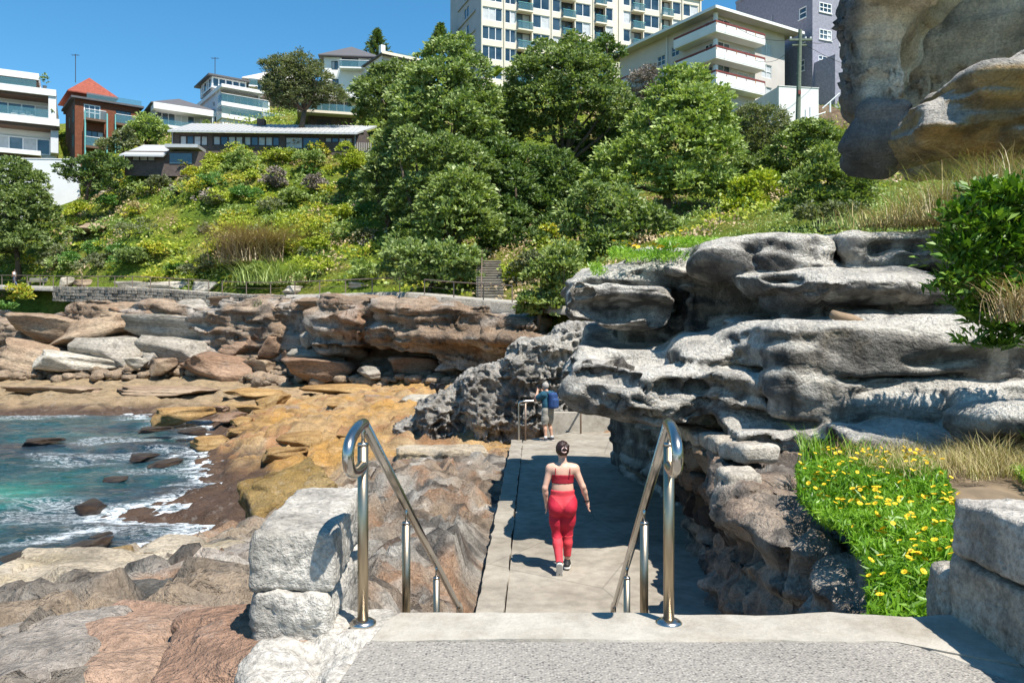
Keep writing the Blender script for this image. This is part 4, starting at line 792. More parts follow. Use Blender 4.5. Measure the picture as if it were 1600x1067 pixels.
for a in [
    (333, 577, 59, 125, 48, 4.5, 'b_brown', 'large brown slab-sided boulder lying at the foot of the far rock pile', 0, (0, 8, 12)),
    (488, 577, 56, 98, 36, 3.6, 'b_brown', 'rounded brown boulder left of the dark cave mouth', 1, (0, 2, -5)),
    (165, 548, 64, 100, 52, 5, 'b_grey', 'big pale grey boulder in the far rock pile left of centre', 2, (0, 4, 10)),
    (425, 538, 63, 52, 46, 3.5, 'b_brown', 'upright reddish-brown boulder beneath the white-topped rock', 3, (0, 14, 0)),
    (437, 497, 66, 108, 38, 4, 'b_tan', 'tilted rock with a bleached white top below the far path', 4, (0, -14, 0)),
    (135, 515, 66, 118, 44, 4.5, 'b_tan', 'tan boulder with a flat sloping face above the pale grey boulder', 5, (0, -12, 10)),
    (268, 516, 66, 150, 52, 5, 'b_grey', 'long dark-banded grey boulder in the middle of the far rock pile', 6, (0, 4, 5)),
    (245, 572, 60, 36, 30, 2, 'b_tan', 'small tan block in front of the long banded boulder', 3, (0, 0, 20)),
    (207, 567, 61, 28, 18, 1.6, 'b_pale', 'little pale stone between two big grey boulders', 1, (0, 0, 0)),
    (275, 548, 63, 100, 44, 4, 'b_grey', 'low grey boulder behind the large brown slab-sided one', 2, (0, 10, 30)),
    (370, 541, 64, 70, 30, 3, 'b_brown', 'brown split boulder left of the upright reddish one', 4, (0, 6, -20)),
    (180, 487, 70, 120, 34, 4, 'b_tan', 'tan ledge boulder under the rubble wall of the far path', 0, (0, -4, 0)),
    (310, 478, 71, 120, 30, 4, 'b_grey', 'blocky grey-brown rock directly under the far path railing', 5, (0, 0, 0)),
    (385, 470, 70, 112, 22, 3, 'b_tan', 'undercut tan rock just below the far path', 6, (0, -3, 8)),
    (55, 510, 68, 100, 40, 5, 'b_tan', 'tan layered rock at the left end of the far rock pile', 1, (0, 5, 0)),
    (40, 560, 64, 120, 50, 5, 'b_tan', 'sloping tan rock at the left edge above the far platform', 4, (0, 12, 0)),
    (90, 565, 62, 110, 34, 4, 'b_pale', 'pale wedge of rock left of the big grey boulder', 3, (0, 10, 0)),
    (500, 555, 58, 80, 30, 3, 'b_grey', 'grey flat-topped boulder behind the rounded brown one', 2, (0, 0, 0)),
    (487, 525, 58, 34, 50, 2.5, 'b_grey', 'narrow leaning grey slab beside the dark cave', 5, (0, 28, 0)),
    (575, 581, 53, 42, 18, 2, 'b_grey', 'small grey flat stone at the cave entrance', 0, (0, 4, 0)),
    (640, 574, 54, 70, 36, 3, 'b_brown', 'dark boulder inside the shadow of the cave', 1, (0, 0, 0)),
    (400, 575, 60.5, 50, 30, 3, 'b_tan', 'tan boulder between the two rounded brown ones', 6, (0, 0, 0)),
    (455, 560, 60.5, 46, 28, 3, 'b_brown', 'low brown boulder behind the rounded one', 0, (0, 10, 0)),
    (230, 560, 62, 26, 24, 2, 'b_grey', 'small grey stone beside the small tan block', 4, (0, 0, 0)),
    (550, 471, 58.5, 130, 22, 3, 'b_tan', 'long tan ledge stone under the middle of the far path', 2, (0, 0, 0)),
    (265, 651, 42, 84, 30, 2.6, 'b_ochre', 'bright ochre boulder standing in the surf', 3, (0, 0, 10)),
    (420, 629, 46, 56, 24, 2, 'b_ochre', 'ochre slab tilted on the rim of the pebbly inlet', 4, (0, -20, 0)),
    (350, 655, 41, 46, 17, 1.8, 'b_brown', 'reddish boulder right of the bright ochre one', 5, (0, 0, 0)),
    (372, 661, 39.5, 40, 15, 1.5, 'b_ochre', 'rounded ochre stone in the middle of the inlet stones', 0, (0, 0, 0)),
    (405, 650, 42, 44, 16, 1.6, 'b_ochre', 'ochre stone behind the middle inlet stones', 1, (0, 0, 40)),
    (430, 662, 39, 40, 18, 1.5, 'b_tan', 'tan stone at the right of the inlet stones', 6, (0, 0, 0)),
    (445, 645, 42, 52, 20, 2, 'b_tan', 'pale tan slab lying above the inlet stones', 2, (0, -6, 0)),
    (365, 676, 37, 34, 13, 1.2, 'b_ochre', 'small ochre stone nearest the water in the inlet', 3, (0, 0, 0)),
    (320, 694, 34, 58, 20, 2, 'b_ochre', 'orange-brown boulder awash where the inlet meets the shelf', 4, (0, 0, 20)),
    (390, 680, 36, 36, 13, 1.2, 'b_ochre', 'flat ochre stone beside the weedy shelf', 5, (0, 0, 0)),
    (335, 640, 44, 40, 12, 1.4, 'b_brown', 'low reddish stone behind the bright ochre boulder', 6, (0, 0, 0)),
    (466, 655, 39, 46, 26, 2.2, 'b_ochre', 'squat ochre boulder at the back of the inlet stones', 0, (0, 0, 30)),
    (385, 640, 44, 36, 12, 1.4, 'b_ochre', 'small ochre stone tucked under the tilted ochre slab', 1, (0, 0, 0)),
    (300, 676, 37, 40, 10, 1.3, 'b_weed', 'dark wet rock just left of the orange-brown boulder', 2, (0, 0, 0)),
    (230, 673, 37.5, 44, 10, 1.4, 'b_weed', 'dark wet rock below the bright ochre boulder', 3, (0, 0, 0)),
    (216, 716, 31, 40, 10, 1.2, 'b_weed', 'dark weedy rock breaking the surface in mid bay', 4, (0, 0, 0)),
    (248, 728, 29.5, 44, 12, 1.3, 'b_weed', 'dark weedy rock close to the right shore of the bay', 5, (0, 0, 0)),
    (128, 798, 22.3, 44, 20, 1.0, 'b_weed', 'dark kelp-covered rock alone in the blue water', 0, (0, 0, 0)),
    (112, 868, 18.0, 74, 28, 1.0, 'b_weed', 'brown weedy rock washed by foam near the left shore', 1, (0, -18, 10)),
    (145, 845, 19.3, 40, 16, 0.8, 'b_weed', 'small dark rock just behind the foam-washed weedy one', 6, (0, -10, 0)),
    (10, 885, 17, 40, 22, 1.0, 'b_weed', 'dark wet rock at the left edge in the foam', 2, (0, 0, 0)),
    (50, 692, 35, 50, 12, 1.5, 'b_weed', 'low dark rock with white spray in the outer bay', 3, (0, 0, 0)),
    (175, 752, 27, 46, 7, 1.2, 'b_weed', 'barely awash purple-brown rock in mid bay', 4, (0, 0, 0)),
    (455, 452, 66.5, 26, 16, 1.2, 'b_pale', 'pale rock left of the pair beside the railed far path', 5, (0, 0, 0)),
    (562, 449, 66, 34, 16, 1.4, 'b_pale', 'pale rock beside the upper railing of the far path', 6, (0, 8, 0)),
    (540, 640, 40, 70, 16, 2.2, 'b_ochre', 'flat golden ledge stone on the open shelf left of the cormorant', 1, (0, 4, 10)),
    (600, 628, 44, 80, 18, 2.4, 'b_tan', 'low pale tan slab on the shelf below the cave', 4, (0, 3, 0)),
    (655, 632, 40, 90, 26, 2.5, 'b_pale', 'pale split slab just left of the cormorant', 0, (0, -4, 0)),
    (520, 668, 34, 80, 22, 2.0, 'b_ochre', 'broad golden-brown rock hump behind the left handrail', 5, (0, 3, 20)),
    (475, 690, 30, 70, 22, 1.8, 'b_ochre', 'rounded golden rock left of the broad hump', 2, (0, 0, 0)),
    (585, 690, 29, 110, 20, 2.0, 'b_ochre', 'long low orange ledge below the honeycomb tip', 6, (0, 2, 0)),
    (430, 712, 27, 60, 22, 1.6, 'b_ochre', 'barnacled golden rock above the weedy shelf', 3, (0, 0, 0)),
    (540, 610, 49, 110, 14, 3.0, 'b_ochre', 'thin golden bedding ledge across the middle of the shelf', 2, (0, 1, 0)),
    (250, 612, 53, 160, 14, 3.5, 'b_tan', 'long tan ledge on the far shelf above the surf', 4, (0, 1, 0)),
    (80, 612, 54, 150, 16, 3.5, 'b_tan', 'flat tan ledge at the left of the far shelf', 6, (0, 1, 0)),
    (390, 616, 50, 110, 12, 3.0, 'b_ochre', 'dark-cracked golden ledge at the right of the far shelf', 0, (0, 1, 0)),
    (98, 440, 84, 18, 18, 1.5, 'b_pale', 'pale upright rock just right of the bench', 3, (0, 0, 0)),
    (130, 442, 82.5, 44, 14, 1.6, 'b_tan', 'tan rock behind the railing right of the bench', 0, (0, 0, 0)),
    (205, 447, 79, 56, 16, 1.6, 'b_pale', 'low pale rock along the inland edge of the far path', 1, (0, 0, 0)),
    (270, 446, 77.5, 60, 18, 1.8, 'b_pale', 'long pale rock along the inland side of the far path', 2, (0, 0, 0)),
    (320, 447, 75.5, 48, 18, 1.8, 'b_pale', 'blocky pale rock at the foot of the dry shrub', 4, (0, 0, 0)),
    (140, 354, 90.5, 62, 16, 5.0, 'b_tan', 'dark-edged rock shelf jutting from the green slope', 5, (0, 0, 0)),
]: boulder(*a)

# loose stones between the boulders, too many to count
rg = np.random.default_rng(6); lo_V, lo_F = boulder_mesh(300, n=2); VV = []; FF = []
for k in range(520):
    px = rg.uniform(-40, 720); py = rg.uniform(0, 1); top = np.interp(px, [0, 300, 480, 720], [545, 540, 560, 578]); bot = np.interp(px, [0, 480, 720], [592, 596, 590]); Yk = np.interp(px, [0, 300, 480, 720], [63, 62, 58, 51]) + rg.uniform(-1, 3.5)
    c = P(px, top + (bot - top) * py, Yk); c[2] = min(c[2], float(pz(np.array([[c[0]]]), np.array([[c[1]]]))[0, 0]) + .35); s_ = rg.uniform(.15, .6) * np.array((1.2, 1.0, .7)); a_ = rg.uniform(0, 6.3); Rm = np.array([[math.cos(a_), -math.sin(a_), 0], [math.sin(a_), math.cos(a_), 0], [0, 0, 1]])
    FF.append(lo_F + len(VV) * len(lo_V)); VV.append((lo_V * s_) @ Rm.T + c)
VV = np.concatenate(VV); o = solid('loose_stones', VV, np.concatenate(FF), M['rock_far'], 'loose tan stones strewn between the far boulders', 'stones', True, np.array((.30, .22, .15)) * (1 + .3 * fbm(VV * .5, 2, 3)[:, None])); o['kind'] = 'stuff'

# far cliff with the cave
f = Slabs((-62, 44, -5.0), (7.5, 80, 4.0), 0.2)
f.slab(498, 680, 468, 545, 54.5, 6, -20, (0, 5), 0.7, .4); f.slab(600, 760, 474, 540, 51.5, 7, -26, (0, 4), 0.6, .4); f.slab(720, 875, 490, 545, 47, 7, -22, (0, 3), 0.6, .4)
f.slab(590, 850, 524, 556, 51, 8, -24, (0, 5), 0.3, .2); f.slab(690, 865, 548, 586, 50, 6, -24, (0, 3), 0.25, .15); f.slab(470, 700, 490, 600, 60, 5, -20, (0, 0), 0.6, .4); f.slab(660, 880, 490, 600, 54, 5, -24, (0, 0), 0.6, .4)
f.slab(490, 560, 480, 560, 57, 5, 20, (0, 0), .5, .3); f.slab(350, 520, 464, 480, 64.5, 4, -6, (0, 0), .3, .2); f.slab(640, 820, 472, 486, 52.5, 5, -24, (0, 4), .3, .2); f.slab(440, 640, 463, 478, 59, 4, -16, (0, -1), .3, .2)
f.slab(100, 440, 474, 530, 69.5, 6, -8, (0, 1), .4, .3); f.slab(300, 520, 478, 560, 64, 5, -14, (0, 1), .5, .3); f.slab(-60, 330, 500, 580, 70, 5, -8, (0, 0), .5, .3); f.slab(-100, 140, 480, 520, 80, 6, 0, (0, 0), .4, .3)
V, Q = f.net(); V = weather(V, Q, 0.4, 0.35, 0.34, 1.9, 0.18, 1.0, 0.0, dip=(0.09, 0.05), seed=54, crack=.35, cf=.45); N = vnorm(V, Q)
C = rockcol(V, N, np.array((0.26, 0.18, 0.12)), np.array((0.34, 0.26, 0.19)), DARK * 1.3, np.array((0.30, 0.16, 0.09)), 0.5, 0.6, 58, 0.4); C = blend(C, GREY, 0.7 * sstep(0.0, 0.3, fbm(V * 0.3, 3, 15)))
solid('sea_cliff', V, Q, M['rock_far'], 'layered brown sandstone cliff with a dark cave under the far path', 'cliff', True, C)
# ------------------------------------------------------------------ buildings on the hill
prg = random.Random(12)
class Bld:
    def __init__(s, name, label, px, py, Y, yaw, cat='building'):
        s.A = P(px, py, Y); s.c, s.s = math.cos(R(yaw)), math.sin(R(yaw)); s.t = thing(name, label, cat, s.A, R(yaw))
    def u(s, px):
        k = (px - 800) / F; return (k * s.A[1] - s.A[0]) / (s.c - k * s.s)
    def v(s, px):
        k = (px - 800) / F; return (k * s.A[1] - s.A[0]) / (-s.s - k * s.c)
    def z(s, py, u=0.0, v=0.0): return (HY - py) * (s.A[1] + u * s.s + v * s.c) / F - s.A[2]
    def m(s, f, a, d, z): return (a, d, z) if f == 'F' else (d, a, z) if f == 'L' else (s.W - d, a, z)
    def fbox(s, mb, f, a0, a1, d0, d1, z0, z1):
        p, q = s.m(f, a0, d0, z0), s.m(f, a1, d1, z1)
        mb.box(min(p[0], q[0]), max(p[0], q[0]), min(p[1], q[1]), max(p[1], q[1]), z0, z1); return mb
    def part(s, name, mat, f, *b, parent=None):
        mb = MB()
        for i in range(0, len(b), 6): s.fbox(mb, f, *b[i:i + 6])
        return mb.build(name, M[mat], parent or s.t)
    def wall(s, f, a0, a1, z0, z1, holes, mat, d=0.0, name='wall', deep=0.18):
        xs = sorted({a0, a1, *[h[0] for h in holes], *[h[1] for h in holes]}); zs = sorted({z0, z1, *[h[2] for h in holes], *[h[3] for h in holes]})
        xs = [x for x in xs if a0 <= x <= a1]; zs = [z for z in zs if z0 <= z <= z1]; mb = MB()
        for i in range(len(xs) - 1):
            for j in range(len(zs) - 1):
                cx, cz = (xs[i] + xs[i + 1]) / 2, (zs[j] + zs[j + 1]) / 2
                if any(h[0] < cx < h[1] and h[2] < cz < h[3] for h in holes): continue
                mb.add([s.m(f, a, d, z) for a, z in ((xs[i], zs[j]), (xs[i + 1], zs[j]), (xs[i + 1], zs[j + 1]), (xs[i], zs[j + 1]))], [(0, 1, 2, 3)])
        for h in holes:
            r = [(h[0], h[2]), (h[1], h[2]), (h[1], h[3]), (h[0], h[3])]
            for k in range(4):
                (a, z), (b, w) = r[k], r[(k + 1) % 4]; mb.add([s.m(f, a, d, z), s.m(f, b, d, w), s.m(f, b, d + deep, w), s.m(f, a, d + deep, z)], [(0, 1, 2, 3)])
        return mb.build(name, M[mat], s.t)
    def win(s, f, h, nx=2, nz=1, fr='frame_white', pane='glass', d=0.0, name='window', fw=0.07, dd=0.10, sill=None):
        a0, a1, z0, z1 = h; mb = MB()
        for b in ((a0, a0 + fw, z0, z1), (a1 - fw, a1, z0, z1), (a0 + fw, a1 - fw, z0, z0 + fw), (a0 + fw, a1 - fw, z1 - fw, z1)): s.fbox(mb, f, b[0], b[1], d + dd - 0.05, d + dd + 0.03, b[2], b[3])
        for i in range(1, nx):
            x = a0 + (a1 - a0) * i / nx; s.fbox(mb, f, x - fw / 2, x + fw / 2, d + dd - 0.04, d + dd + 0.02, z0 + fw, z1 - fw)
        for j in range(1, nz):
            z = z0 + (z1 - z0) * j / nz; s.fbox(mb, f, a0 + fw, a1 - fw, d + dd - 0.035, d + dd + 0.015, z - fw / 2, z + fw / 2)
        w = mb.build(name, M[fr], s.t)
        for i in range(nx):
            x0 = a0 + (a1 - a0) * i / nx; x1 = a0 + (a1 - a0) * (i + 1) / nx
            pn = prg.choice(('glass', 'glass', 'glass_b', 'curtain', 'glass')) if pane == 'glass' else pane if isinstance(pane, str) else pane[i % len(pane)]
            s.part('pane', pn, f, x0, x1, d + dd + 0.035 , d + dd + 0.06, z0, z1, parent=w)
        if sill: s.part('sill', sill, f, a0 - 0.1, a1 + 0.1, d - 0.12, d + 0.02, z0 - 0.12, z0 - 0.004, parent=w)
        return w
    def balcony(s, f, a0, a1, z, proj, slab='white_wall', rail='glass_rail', hr=1.0, th=0.22, top='frame_white', sides=True, d=0.0):
        b = s.part('balcony', slab, f, a0, a1, d - proj, d + 0.05, z - th, z)
        bx = [a0 + .04, a1 - .04, d - proj + 0.03, d - proj + 0.07, z + 0.03, z + hr]
        if sides: bx += [a0 + .03, a0 + .07, d - proj + .08, d, z + .03, z + hr, a1 - .07, a1 - .03, d - proj + .08, d, z + .03, z + hr]
        s.part('balustrade', rail, f, *bx, parent=b)
        if top: s.part('handrail', top, f, a0, a1, d - proj, d - proj + .10, z + hr + 0.005, z + hr + .07, parent=b)
        return b
    def hip(s, x0, x1, y0, y1, z0, z1, mat, over=0.5, name='roof', rl=0.5):
        x0 -= over; x1 += over; y0 -= over; y1 += over; w, dp = x1 - x0, y1 - y0; mx, my = (x0 + x1) / 2, (y0 + y1) / 2
        rx, ry = (max(0, (w - dp) / 2) + 0.05, 0.05) if w > dp else (0.05, max(0, (dp - w) / 2) + 0.05)
        V = [(x0, y0, z0), (x1, y0, z0), (x1, y1, z0), (x0, y1, z0), (mx - rx, my - ry, z1), (mx + rx, my - ry, z1), (mx + rx, my + ry, z1), (mx - rx, my + ry, z1)]
        V += [(x0, y0, z0 - .15), (x1, y0, z0 - .15), (x1, y1, z0 - .15), (x0, y1, z0 - .15)]
        return MB().add(V, [(0, 1, 5, 4), (1, 2, 6, 5), (2, 3, 7, 6), (3, 0, 4, 7), (4, 5, 6, 7), (8, 9, 1, 0), (9, 10, 2, 1), (10, 11, 3, 2), (11, 8, 0, 3), (11, 10, 9, 8)]).build(name, M[mat], s.t)
def antenna(px, py0, py1, Y, label):
    b = P(px, py1, Y); h = (py1 - py0) * Y / F
    t = thing('antenna', label, 'antenna', b); MB().tube([(0, 0, -0.5), (0, 0, h)], 0.05, 6).build('mast', M['frame_dark'], t)
    mb = MB().tube([(-0.55, 0, h - .15), (0.55, 0, h - .15)], 0.03, 5)
    for k in range(5): mb.tube([(-0.5 + k * 0.22, -0.35, h - .13), (-0.5 + k * 0.22, 0.35, h - .13)], 0.018, 4)
    mb.build('aerial', M['frame_dark'], t)

# 1 white modern house, far left
b = Bld('modern_house', 'white modern house with glass balconies at the far left of the hill', -60, 256, 104, 28, 'house'); b.W = b.u(88)
Z = lambda y: b.z(y, b.u(45)); W = b.W
b.part('wall', 'white_wall', 'F', 0, W, 2.2, 10, Z(268), Z(150)); b.part('wall', 'white_wall', 'F', 0, b.u(62), 3.0, 10, Z(150), Z(124))
b.part('slab', 'white_wall', 'F', -1, b.u(93), -0.6, 2.2, Z(194), Z(183)); b.part('slab', 'white_wall', 'F', -1, b.u(64), -0.6, 2.2, Z(243), Z(236)); b.part('parapet', 'white_wall', 'F', -1, b.u(88), -0.8, 2.2, Z(148), Z(138))
b.part('roof', 'white_wall', 'F', -1, b.u(61), -0.2, 9, Z(124), Z(114)); b.part('soffit', 'brown_soffit', 'F', -0.9, b.u(76), -0.4, 2.15, Z(152), Z(148.2)); b.part('soffit', 'brown_soffit', 'F', -0.9, b.u(88), -0.3, 2.15, Z(199), Z(194.2)); b.part('soffit', 'brown_soffit', 'F', -0.9, b.u(60), 0, 2.9, Z(127.5), Z(124.2))
b.part('fin_wall', 'white_wall', 'F', b.u(76), b.u(88), -0.6, 2.18, Z(182.8), Z(148.2)); b.part('fin_wall', 'pale_wall', 'F', b.u(79), b.u(91), 0.2, 2.18, Z(235), Z(199.3)); b.part('base', 'brown_soffit', 'F', -1, b.u(62), 0.1, 2.1, Z(262), Z(243.2))
b.win('F', (0.2, b.u(75), Z(182.8), Z(157)), 6, 1, d=2.0, fw=.16); b.win('F', (0.2, b.u(78), Z(236), Z(210)), 6, 1, d=2.0, fw=.16); b.win('F', (0.2, b.u(56), Z(137), Z(125)), 5, 1, d=2.8, fw=.12)
b.part('balustrade', 'glass_rail', 'F', -0.5, b.u(76), -0.5, -0.46, Z(183), Z(170)); b.part('balustrade', 'glass_rail', 'F', -0.5, b.u(57), -0.4, -0.36, Z(138), Z(126))
def wpt(b, u, d, z): return (b.A[0] + b.c * u - b.s * d, b.A[1] + b.s * u + b.c * d, b.A[2] + z)
for k, (px_c, lab) in enumerate(((22, 'white lounge chair at the left on the modern house balcony'), (36, 'white lounge chair at the middle of the modern house balcony'), (48, 'white lounge chair at the right on the modern house balcony'))):
    t = thing('outdoor_chair', lab, 'chair', wpt(b, b.u(px_c), .9, Z(183) + .01), R(20 + 30 * k)); MB().box(-.35, .35, -.4, .4, .36, .44).build('seat', M['frame_white'], t); MB().box(-.35, .35, .4, .48, .44, 1.0).build('backrest', M['frame_white'], t)
    for sx_ in (-.3, .3): MB().box(sx_ - .03, sx_ + .03, -.36, .36, 0, .359).build('leg', M['frame_white'], t)
def potted(b, u, d, z, lab, h=1.0):
    t = thing('potted_plant', lab, 'potted plant', wpt(b, u, d, z)); MB().tube([(0, 0, 0), (0, 0, .5)], [.2, .27], 10).build('pot', M['pot'], t); V, Fc, r = crown([(0, 0, .5 + h * .4, h * .35), (0, 0, .5 + h * .7, h * .25)], 8, 30, .3, .12, .2, int(u * 7) + 5); link('foliage', mesh('foliage', V, Fc, False, None, r), M['leaf_bright'], t)
potted(b, b.u(82), -.3, Z(183) + .01, 'potted plant at the right end of the modern house balcony', 1.1); potted(b, b.u(70), -.2, Z(138) + .01, 'leafy potted shrub on the roof terrace of the modern house', 1.8)
# 2 brick house
b = Bld('brick_house', 'dark red brick house with a red tiled roof and teal balcony frames', 117, 245, 108, 37, 'house'); b.W = b.u(218); W = b.W; Z = lambda y: b.z(y)
h1 = (b.u(131), b.u(157), Z(185), Z(160)); h2 = (b.u(181), b.u(205), Z(188), Z(162)); h3 = (b.u(134), b.u(162), Z(228), Z(201)); h4 = (b.u(181), b.u(205), Z(232), Z(205)); D = 8.0
b.wall('F', 0, W, -2, Z(154), [h1, h2, h3, h4], 'brick_red')
l1 = (1.2, 2.0, Z(188), Z(166)); l2 = (4.5, 5.3, Z(190), Z(170)); l3 = (1.2, 2.2, Z(226), Z(206)); b.wall('L', 0, D, -2, Z(154), [l1, l2, l3], 'brick_dark')  # left wall in darker brick than the front: its shade is in the colour
for l in (l1, l2, l3): b.win('L', l, 1, 2, 'teal_paint')
b.win('F', h1, 3, 2, 'frame_white', fw=.14); b.win('F', h2, 3, 1, 'frame_dark'); b.win('F', h3, 3, 1, 'frame_dark'); b.win('F', h4, 3, 1, 'frame_dark')
b.part('eave', 'dark_roof', 'F', -0.5, W + 0.5, -0.5, D + .4, Z(154) + .004, Z(151)); b.part('attic', 'brick_red', 'F', 0.1, b.u(184), 3.2, D + 3, Z(151) + .004, b.z(143, v=3.2)); b.hip(0.1, b.u(184), 3.2, D + 3, b.z(142.5, v=3), b.z(120, v=7), 'roof_red', 0.6)
b.part('balustrade', 'glass_rail', 'F', b.u(135), W + .2, -0.3, -0.26, Z(151) + .01, Z(142.5))
for x0, x1, zz in ((129, 165, (189, 232)), (176, 211, (190, 236))):
    for k, y in enumerate(zz): b.balcony('F', b.u(x0 + 2), b.u(x1 - 2), Z(y - 4), 1.4, 'brown_soffit', 'glass_rail', 1.15, 0.3, 'frame_white')
    for x in (x0, x1 - 2):
        b.part('post', 'teal_paint', 'F', b.u(x), b.u(x + 1.6), -1.55, -1.40, -2, Z(174)); b.part('post', 'teal_paint', 'F', b.u(x + 2), b.u(x + 3), -1.2, -1.05, -2, Z(174))
antenna(118, 85, 124, 116, 'tall television antenna above the red tiled roof')
# 3 white house with dark hip roof
b = Bld('hip_roof_house', 'low white house with a dark hip roof and a row of dark glass doors', 243, 215, 110, 34, 'house'); b.W = b.u(333); W = b.W; Z = lambda y: b.z(y)
h = (b.u(245), b.u(316), Z(197), Z(171)); b.wall('F', 0, W, -1, Z(163), [h], 'white_wall', 1.0); b.win('F', h, 7, 1, 'frame_white', d=1.0); b.wall('L', 0, 9, -1, Z(163), [], 'pale_wall'); b.part('wall', 'white_wall', 'R', 0, 9, 0, 0.2, -1, Z(163))  # left wall greyer than the white front, shade put into its colour
b.part('fascia', 'white_wall', 'F', -0.4, W + .3, -0.9, 1.2, Z(172), Z(163) + .05); b.hip(0, W, 0, 9, Z(162), b.z(150, v=4.5), 'dark_roof', 0.7); b.part('deck', 'white_wall', 'F', -0.2, W, -1.6, 0.98, Z(201), Z(197)); b.part('balustrade', 'glass_rail', 'F', 0, W - .2, -1.5, -1.46, Z(197), Z(189)); b.part('fin_wall', 'white_wall', 'F', W - .3, W, -0.8, 0.98, Z(197), Z(172) - .01)
h = (b.u(258), b.u(290), Z(216), Z(205)); b.part('lower_glazing', 'glass', 'F', b.u(250), b.u(300), 0.3, 0.4, -1, Z(202))
potted(b, b.u(320), -.6, Z(197) + .01, 'yellow-green potted plant on the deck of the hip-roofed house', 1.4)
# 4 pale house with glass room on top
b = Bld('terrace_house', 'pale three-level house with a glazed top room and stepped terraces', 345, 205, 112, 36, 'house'); b.W = b.u(406); W = b.W; Z = lambda y: b.z(y)
h1 = (b.u(348), b.u(400), Z(160), Z(143)); h2 = (b.u(363), b.u(404), Z(182), Z(168)); b.wall('F', 0, W, -1, Z(135), [h1, h2], 'cream_wall', 0.8); b.win('F', h1, 5, 1, pane=('glass', 'glass', 'orange_door', 'glass', 'glass'), d=0.8); b.win('F', h2, 4, 1, d=0.8)
l1 = (3.0, 4.0, Z(158), Z(150)); b.wall('L', 0.0, b.v(276), -1, Z(138), [l1], 'pale_wall'); b.win('L', l1, 1, 1); b.part('wall', 'white_wall', 'R', 0, 12, 0, .2, -1, Z(138)); b.part('roof', 'white_wall', 'F', -0.3, W + .3, -1.4, 12, Z(140), Z(135)); b.part('roof', 'white_wall', 'F', -0.2, W, 0.0, b.v(277), Z(134.9), Z(133))
v0, v1 = b.v(330), b.v(314); Zt = lambda y: b.z(y, v=v0); C_ = b.A[:2] + v0 * np.array((-b.s, b.c)); k_ = (385 - 800) / F; u2 = (k_ * C_[1] - C_[0]) / (b.c - k_ * b.s); gl = (0.1, u2, Zt(136), Zt(119)); b.win('F', gl, 5, 1, d=v0, fw=.2); b.win('L', (v0 + .2, v1, Zt(136), Zt(119)), 4, 1, d=0.0, fw=.2); b.part('roof', 'dark_roof', 'F', -.5, u2 + .4, v0 - .5, v1 + 2, Zt(119) + .004, Zt(116.5)); b.part('core', 'pale_wall', 'F', .3, u2 - .2, v0 + 1.2, v1 + 1.5, Zt(137), Zt(119) - .003)
b.balcony('F', -0.2, b.u(416), Z(161), 1.8, 'white_wall', 'glass_rail', 1.1, 0.5, 'frame_white', d=0.8); b.balcony('F', -0.4, b.u(438), Z(182), 2.6, 'white_wall', 'glass_rail', 1.1, 0.6, 'frame_white', d=0.8); b.part('base', 'white_wall', 'F', -0.2, b.u(436), -1.5, 0.7, -1, Z(189)); b.part('stair_wall', 'white_wall', 'F', W + .1, b.u(418), -0.9, 0.6, Z(181), Z(150))
antenna(336, 90, 118, 118, 'thin television antenna above the glazed top room')
# 5 brown house half hidden by the banksia
b = Bld('brown_house', 'brown brick house with a long sloping roof half hidden behind the grey-green tree', 386, 205, 124, 20, 'house'); b.W = b.u(512); W = b.W; Z = lambda y: b.z(y)
h = (b.u(401), b.u(414), Z(138), Z(126)); h2 = (b.u(470), b.u(500), Z(150), Z(132)); b.wall('F', 0, W, -2, Z(124), [h, h2], 'brick_brown'); b.win('F', h, 2); b.win('F', h2, 3); b.hip(0, W, 0, 10, Z(124), b.z(104, v=5), 'beige_wall', 0.8); b.wall('L', 0, 10, -2, Z(124), [], 'brick_brown')
b.balcony('F', 0.2, b.u(402), Z(137), 1.6)
# 6 white house up the hill
b = Bld('hilltop_house', 'white hilltop house with stepped dark eaves beside the tall pine', 597, 150, 120, 34, 'house'); b.W = b.u(651); W = b.W; Z = lambda y: b.z(y)
h = (b.u(613), b.u(635), Z(110), Z(95)); b.wall('F', 0, W, -4, Z(86), [h], 'beige_wall'); b.win('F', h, 3, 2, fw=.12)
L = [(2.5, 3.6, Z(113), Z(102)), (6.0, 7.0, Z(112), Z(102)), (9.5, 10.6, Z(118), Z(108)), (13.5, 14.6, Z(128), Z(115))]; b.wall('L', 0, 17, -4, Z(87), L, 'pale_wall')
for l in L: b.win('L', l, 1, 1, 'frame_dark')
b.part('roof', 'dark_roof', 'F', -0.5, W + .6, -0.9, 17, Z(87), Z(85.5)); b.part('fascia', 'cream_wall', 'F', -0.45, W + .55, -0.95, -0.91, Z(87.3), Z(83)); b.balcony('F', b.u(612), W + .2, Z(113), 1.3, 'white_wall', 'glass_rail'); b.part('chimney', 'white_wall', 'F', 0.3, 1.0, 1.0, 1.8, Z(85.4), Z(66)); b.part('balustrade', 'glass_rail', 'F', b.u(620), W, 0, .05, Z(85.4), Z(77))
b = Bld('hilltop_house', 'white two-storey house with a dark hip roof left of the pine', 506, 160, 126, 6, 'house'); b.W = b.u(585); W = b.W; Z = lambda y: b.z(y)
h = [(b.u(518), b.u(528), Z(109), Z(95)), (b.u(534), b.u(560), Z(107), Z(88)), (b.u(519), b.u(529), Z(135), Z(123))]; b.wall('F', 0, W, -4, Z(88), h, 'white_wall')
for q_ in h: b.win('F', q_, 2, 1, 'frame_dark')
b.balcony('F', b.u(532), b.u(585), Z(108), 1.5); b.wall('L', 0, 9, -4, Z(88), [], 'pale_wall'); b.hip(0, W, 0, 10, Z(88), b.z(76, v=5), 'dark_roof', 0.8)
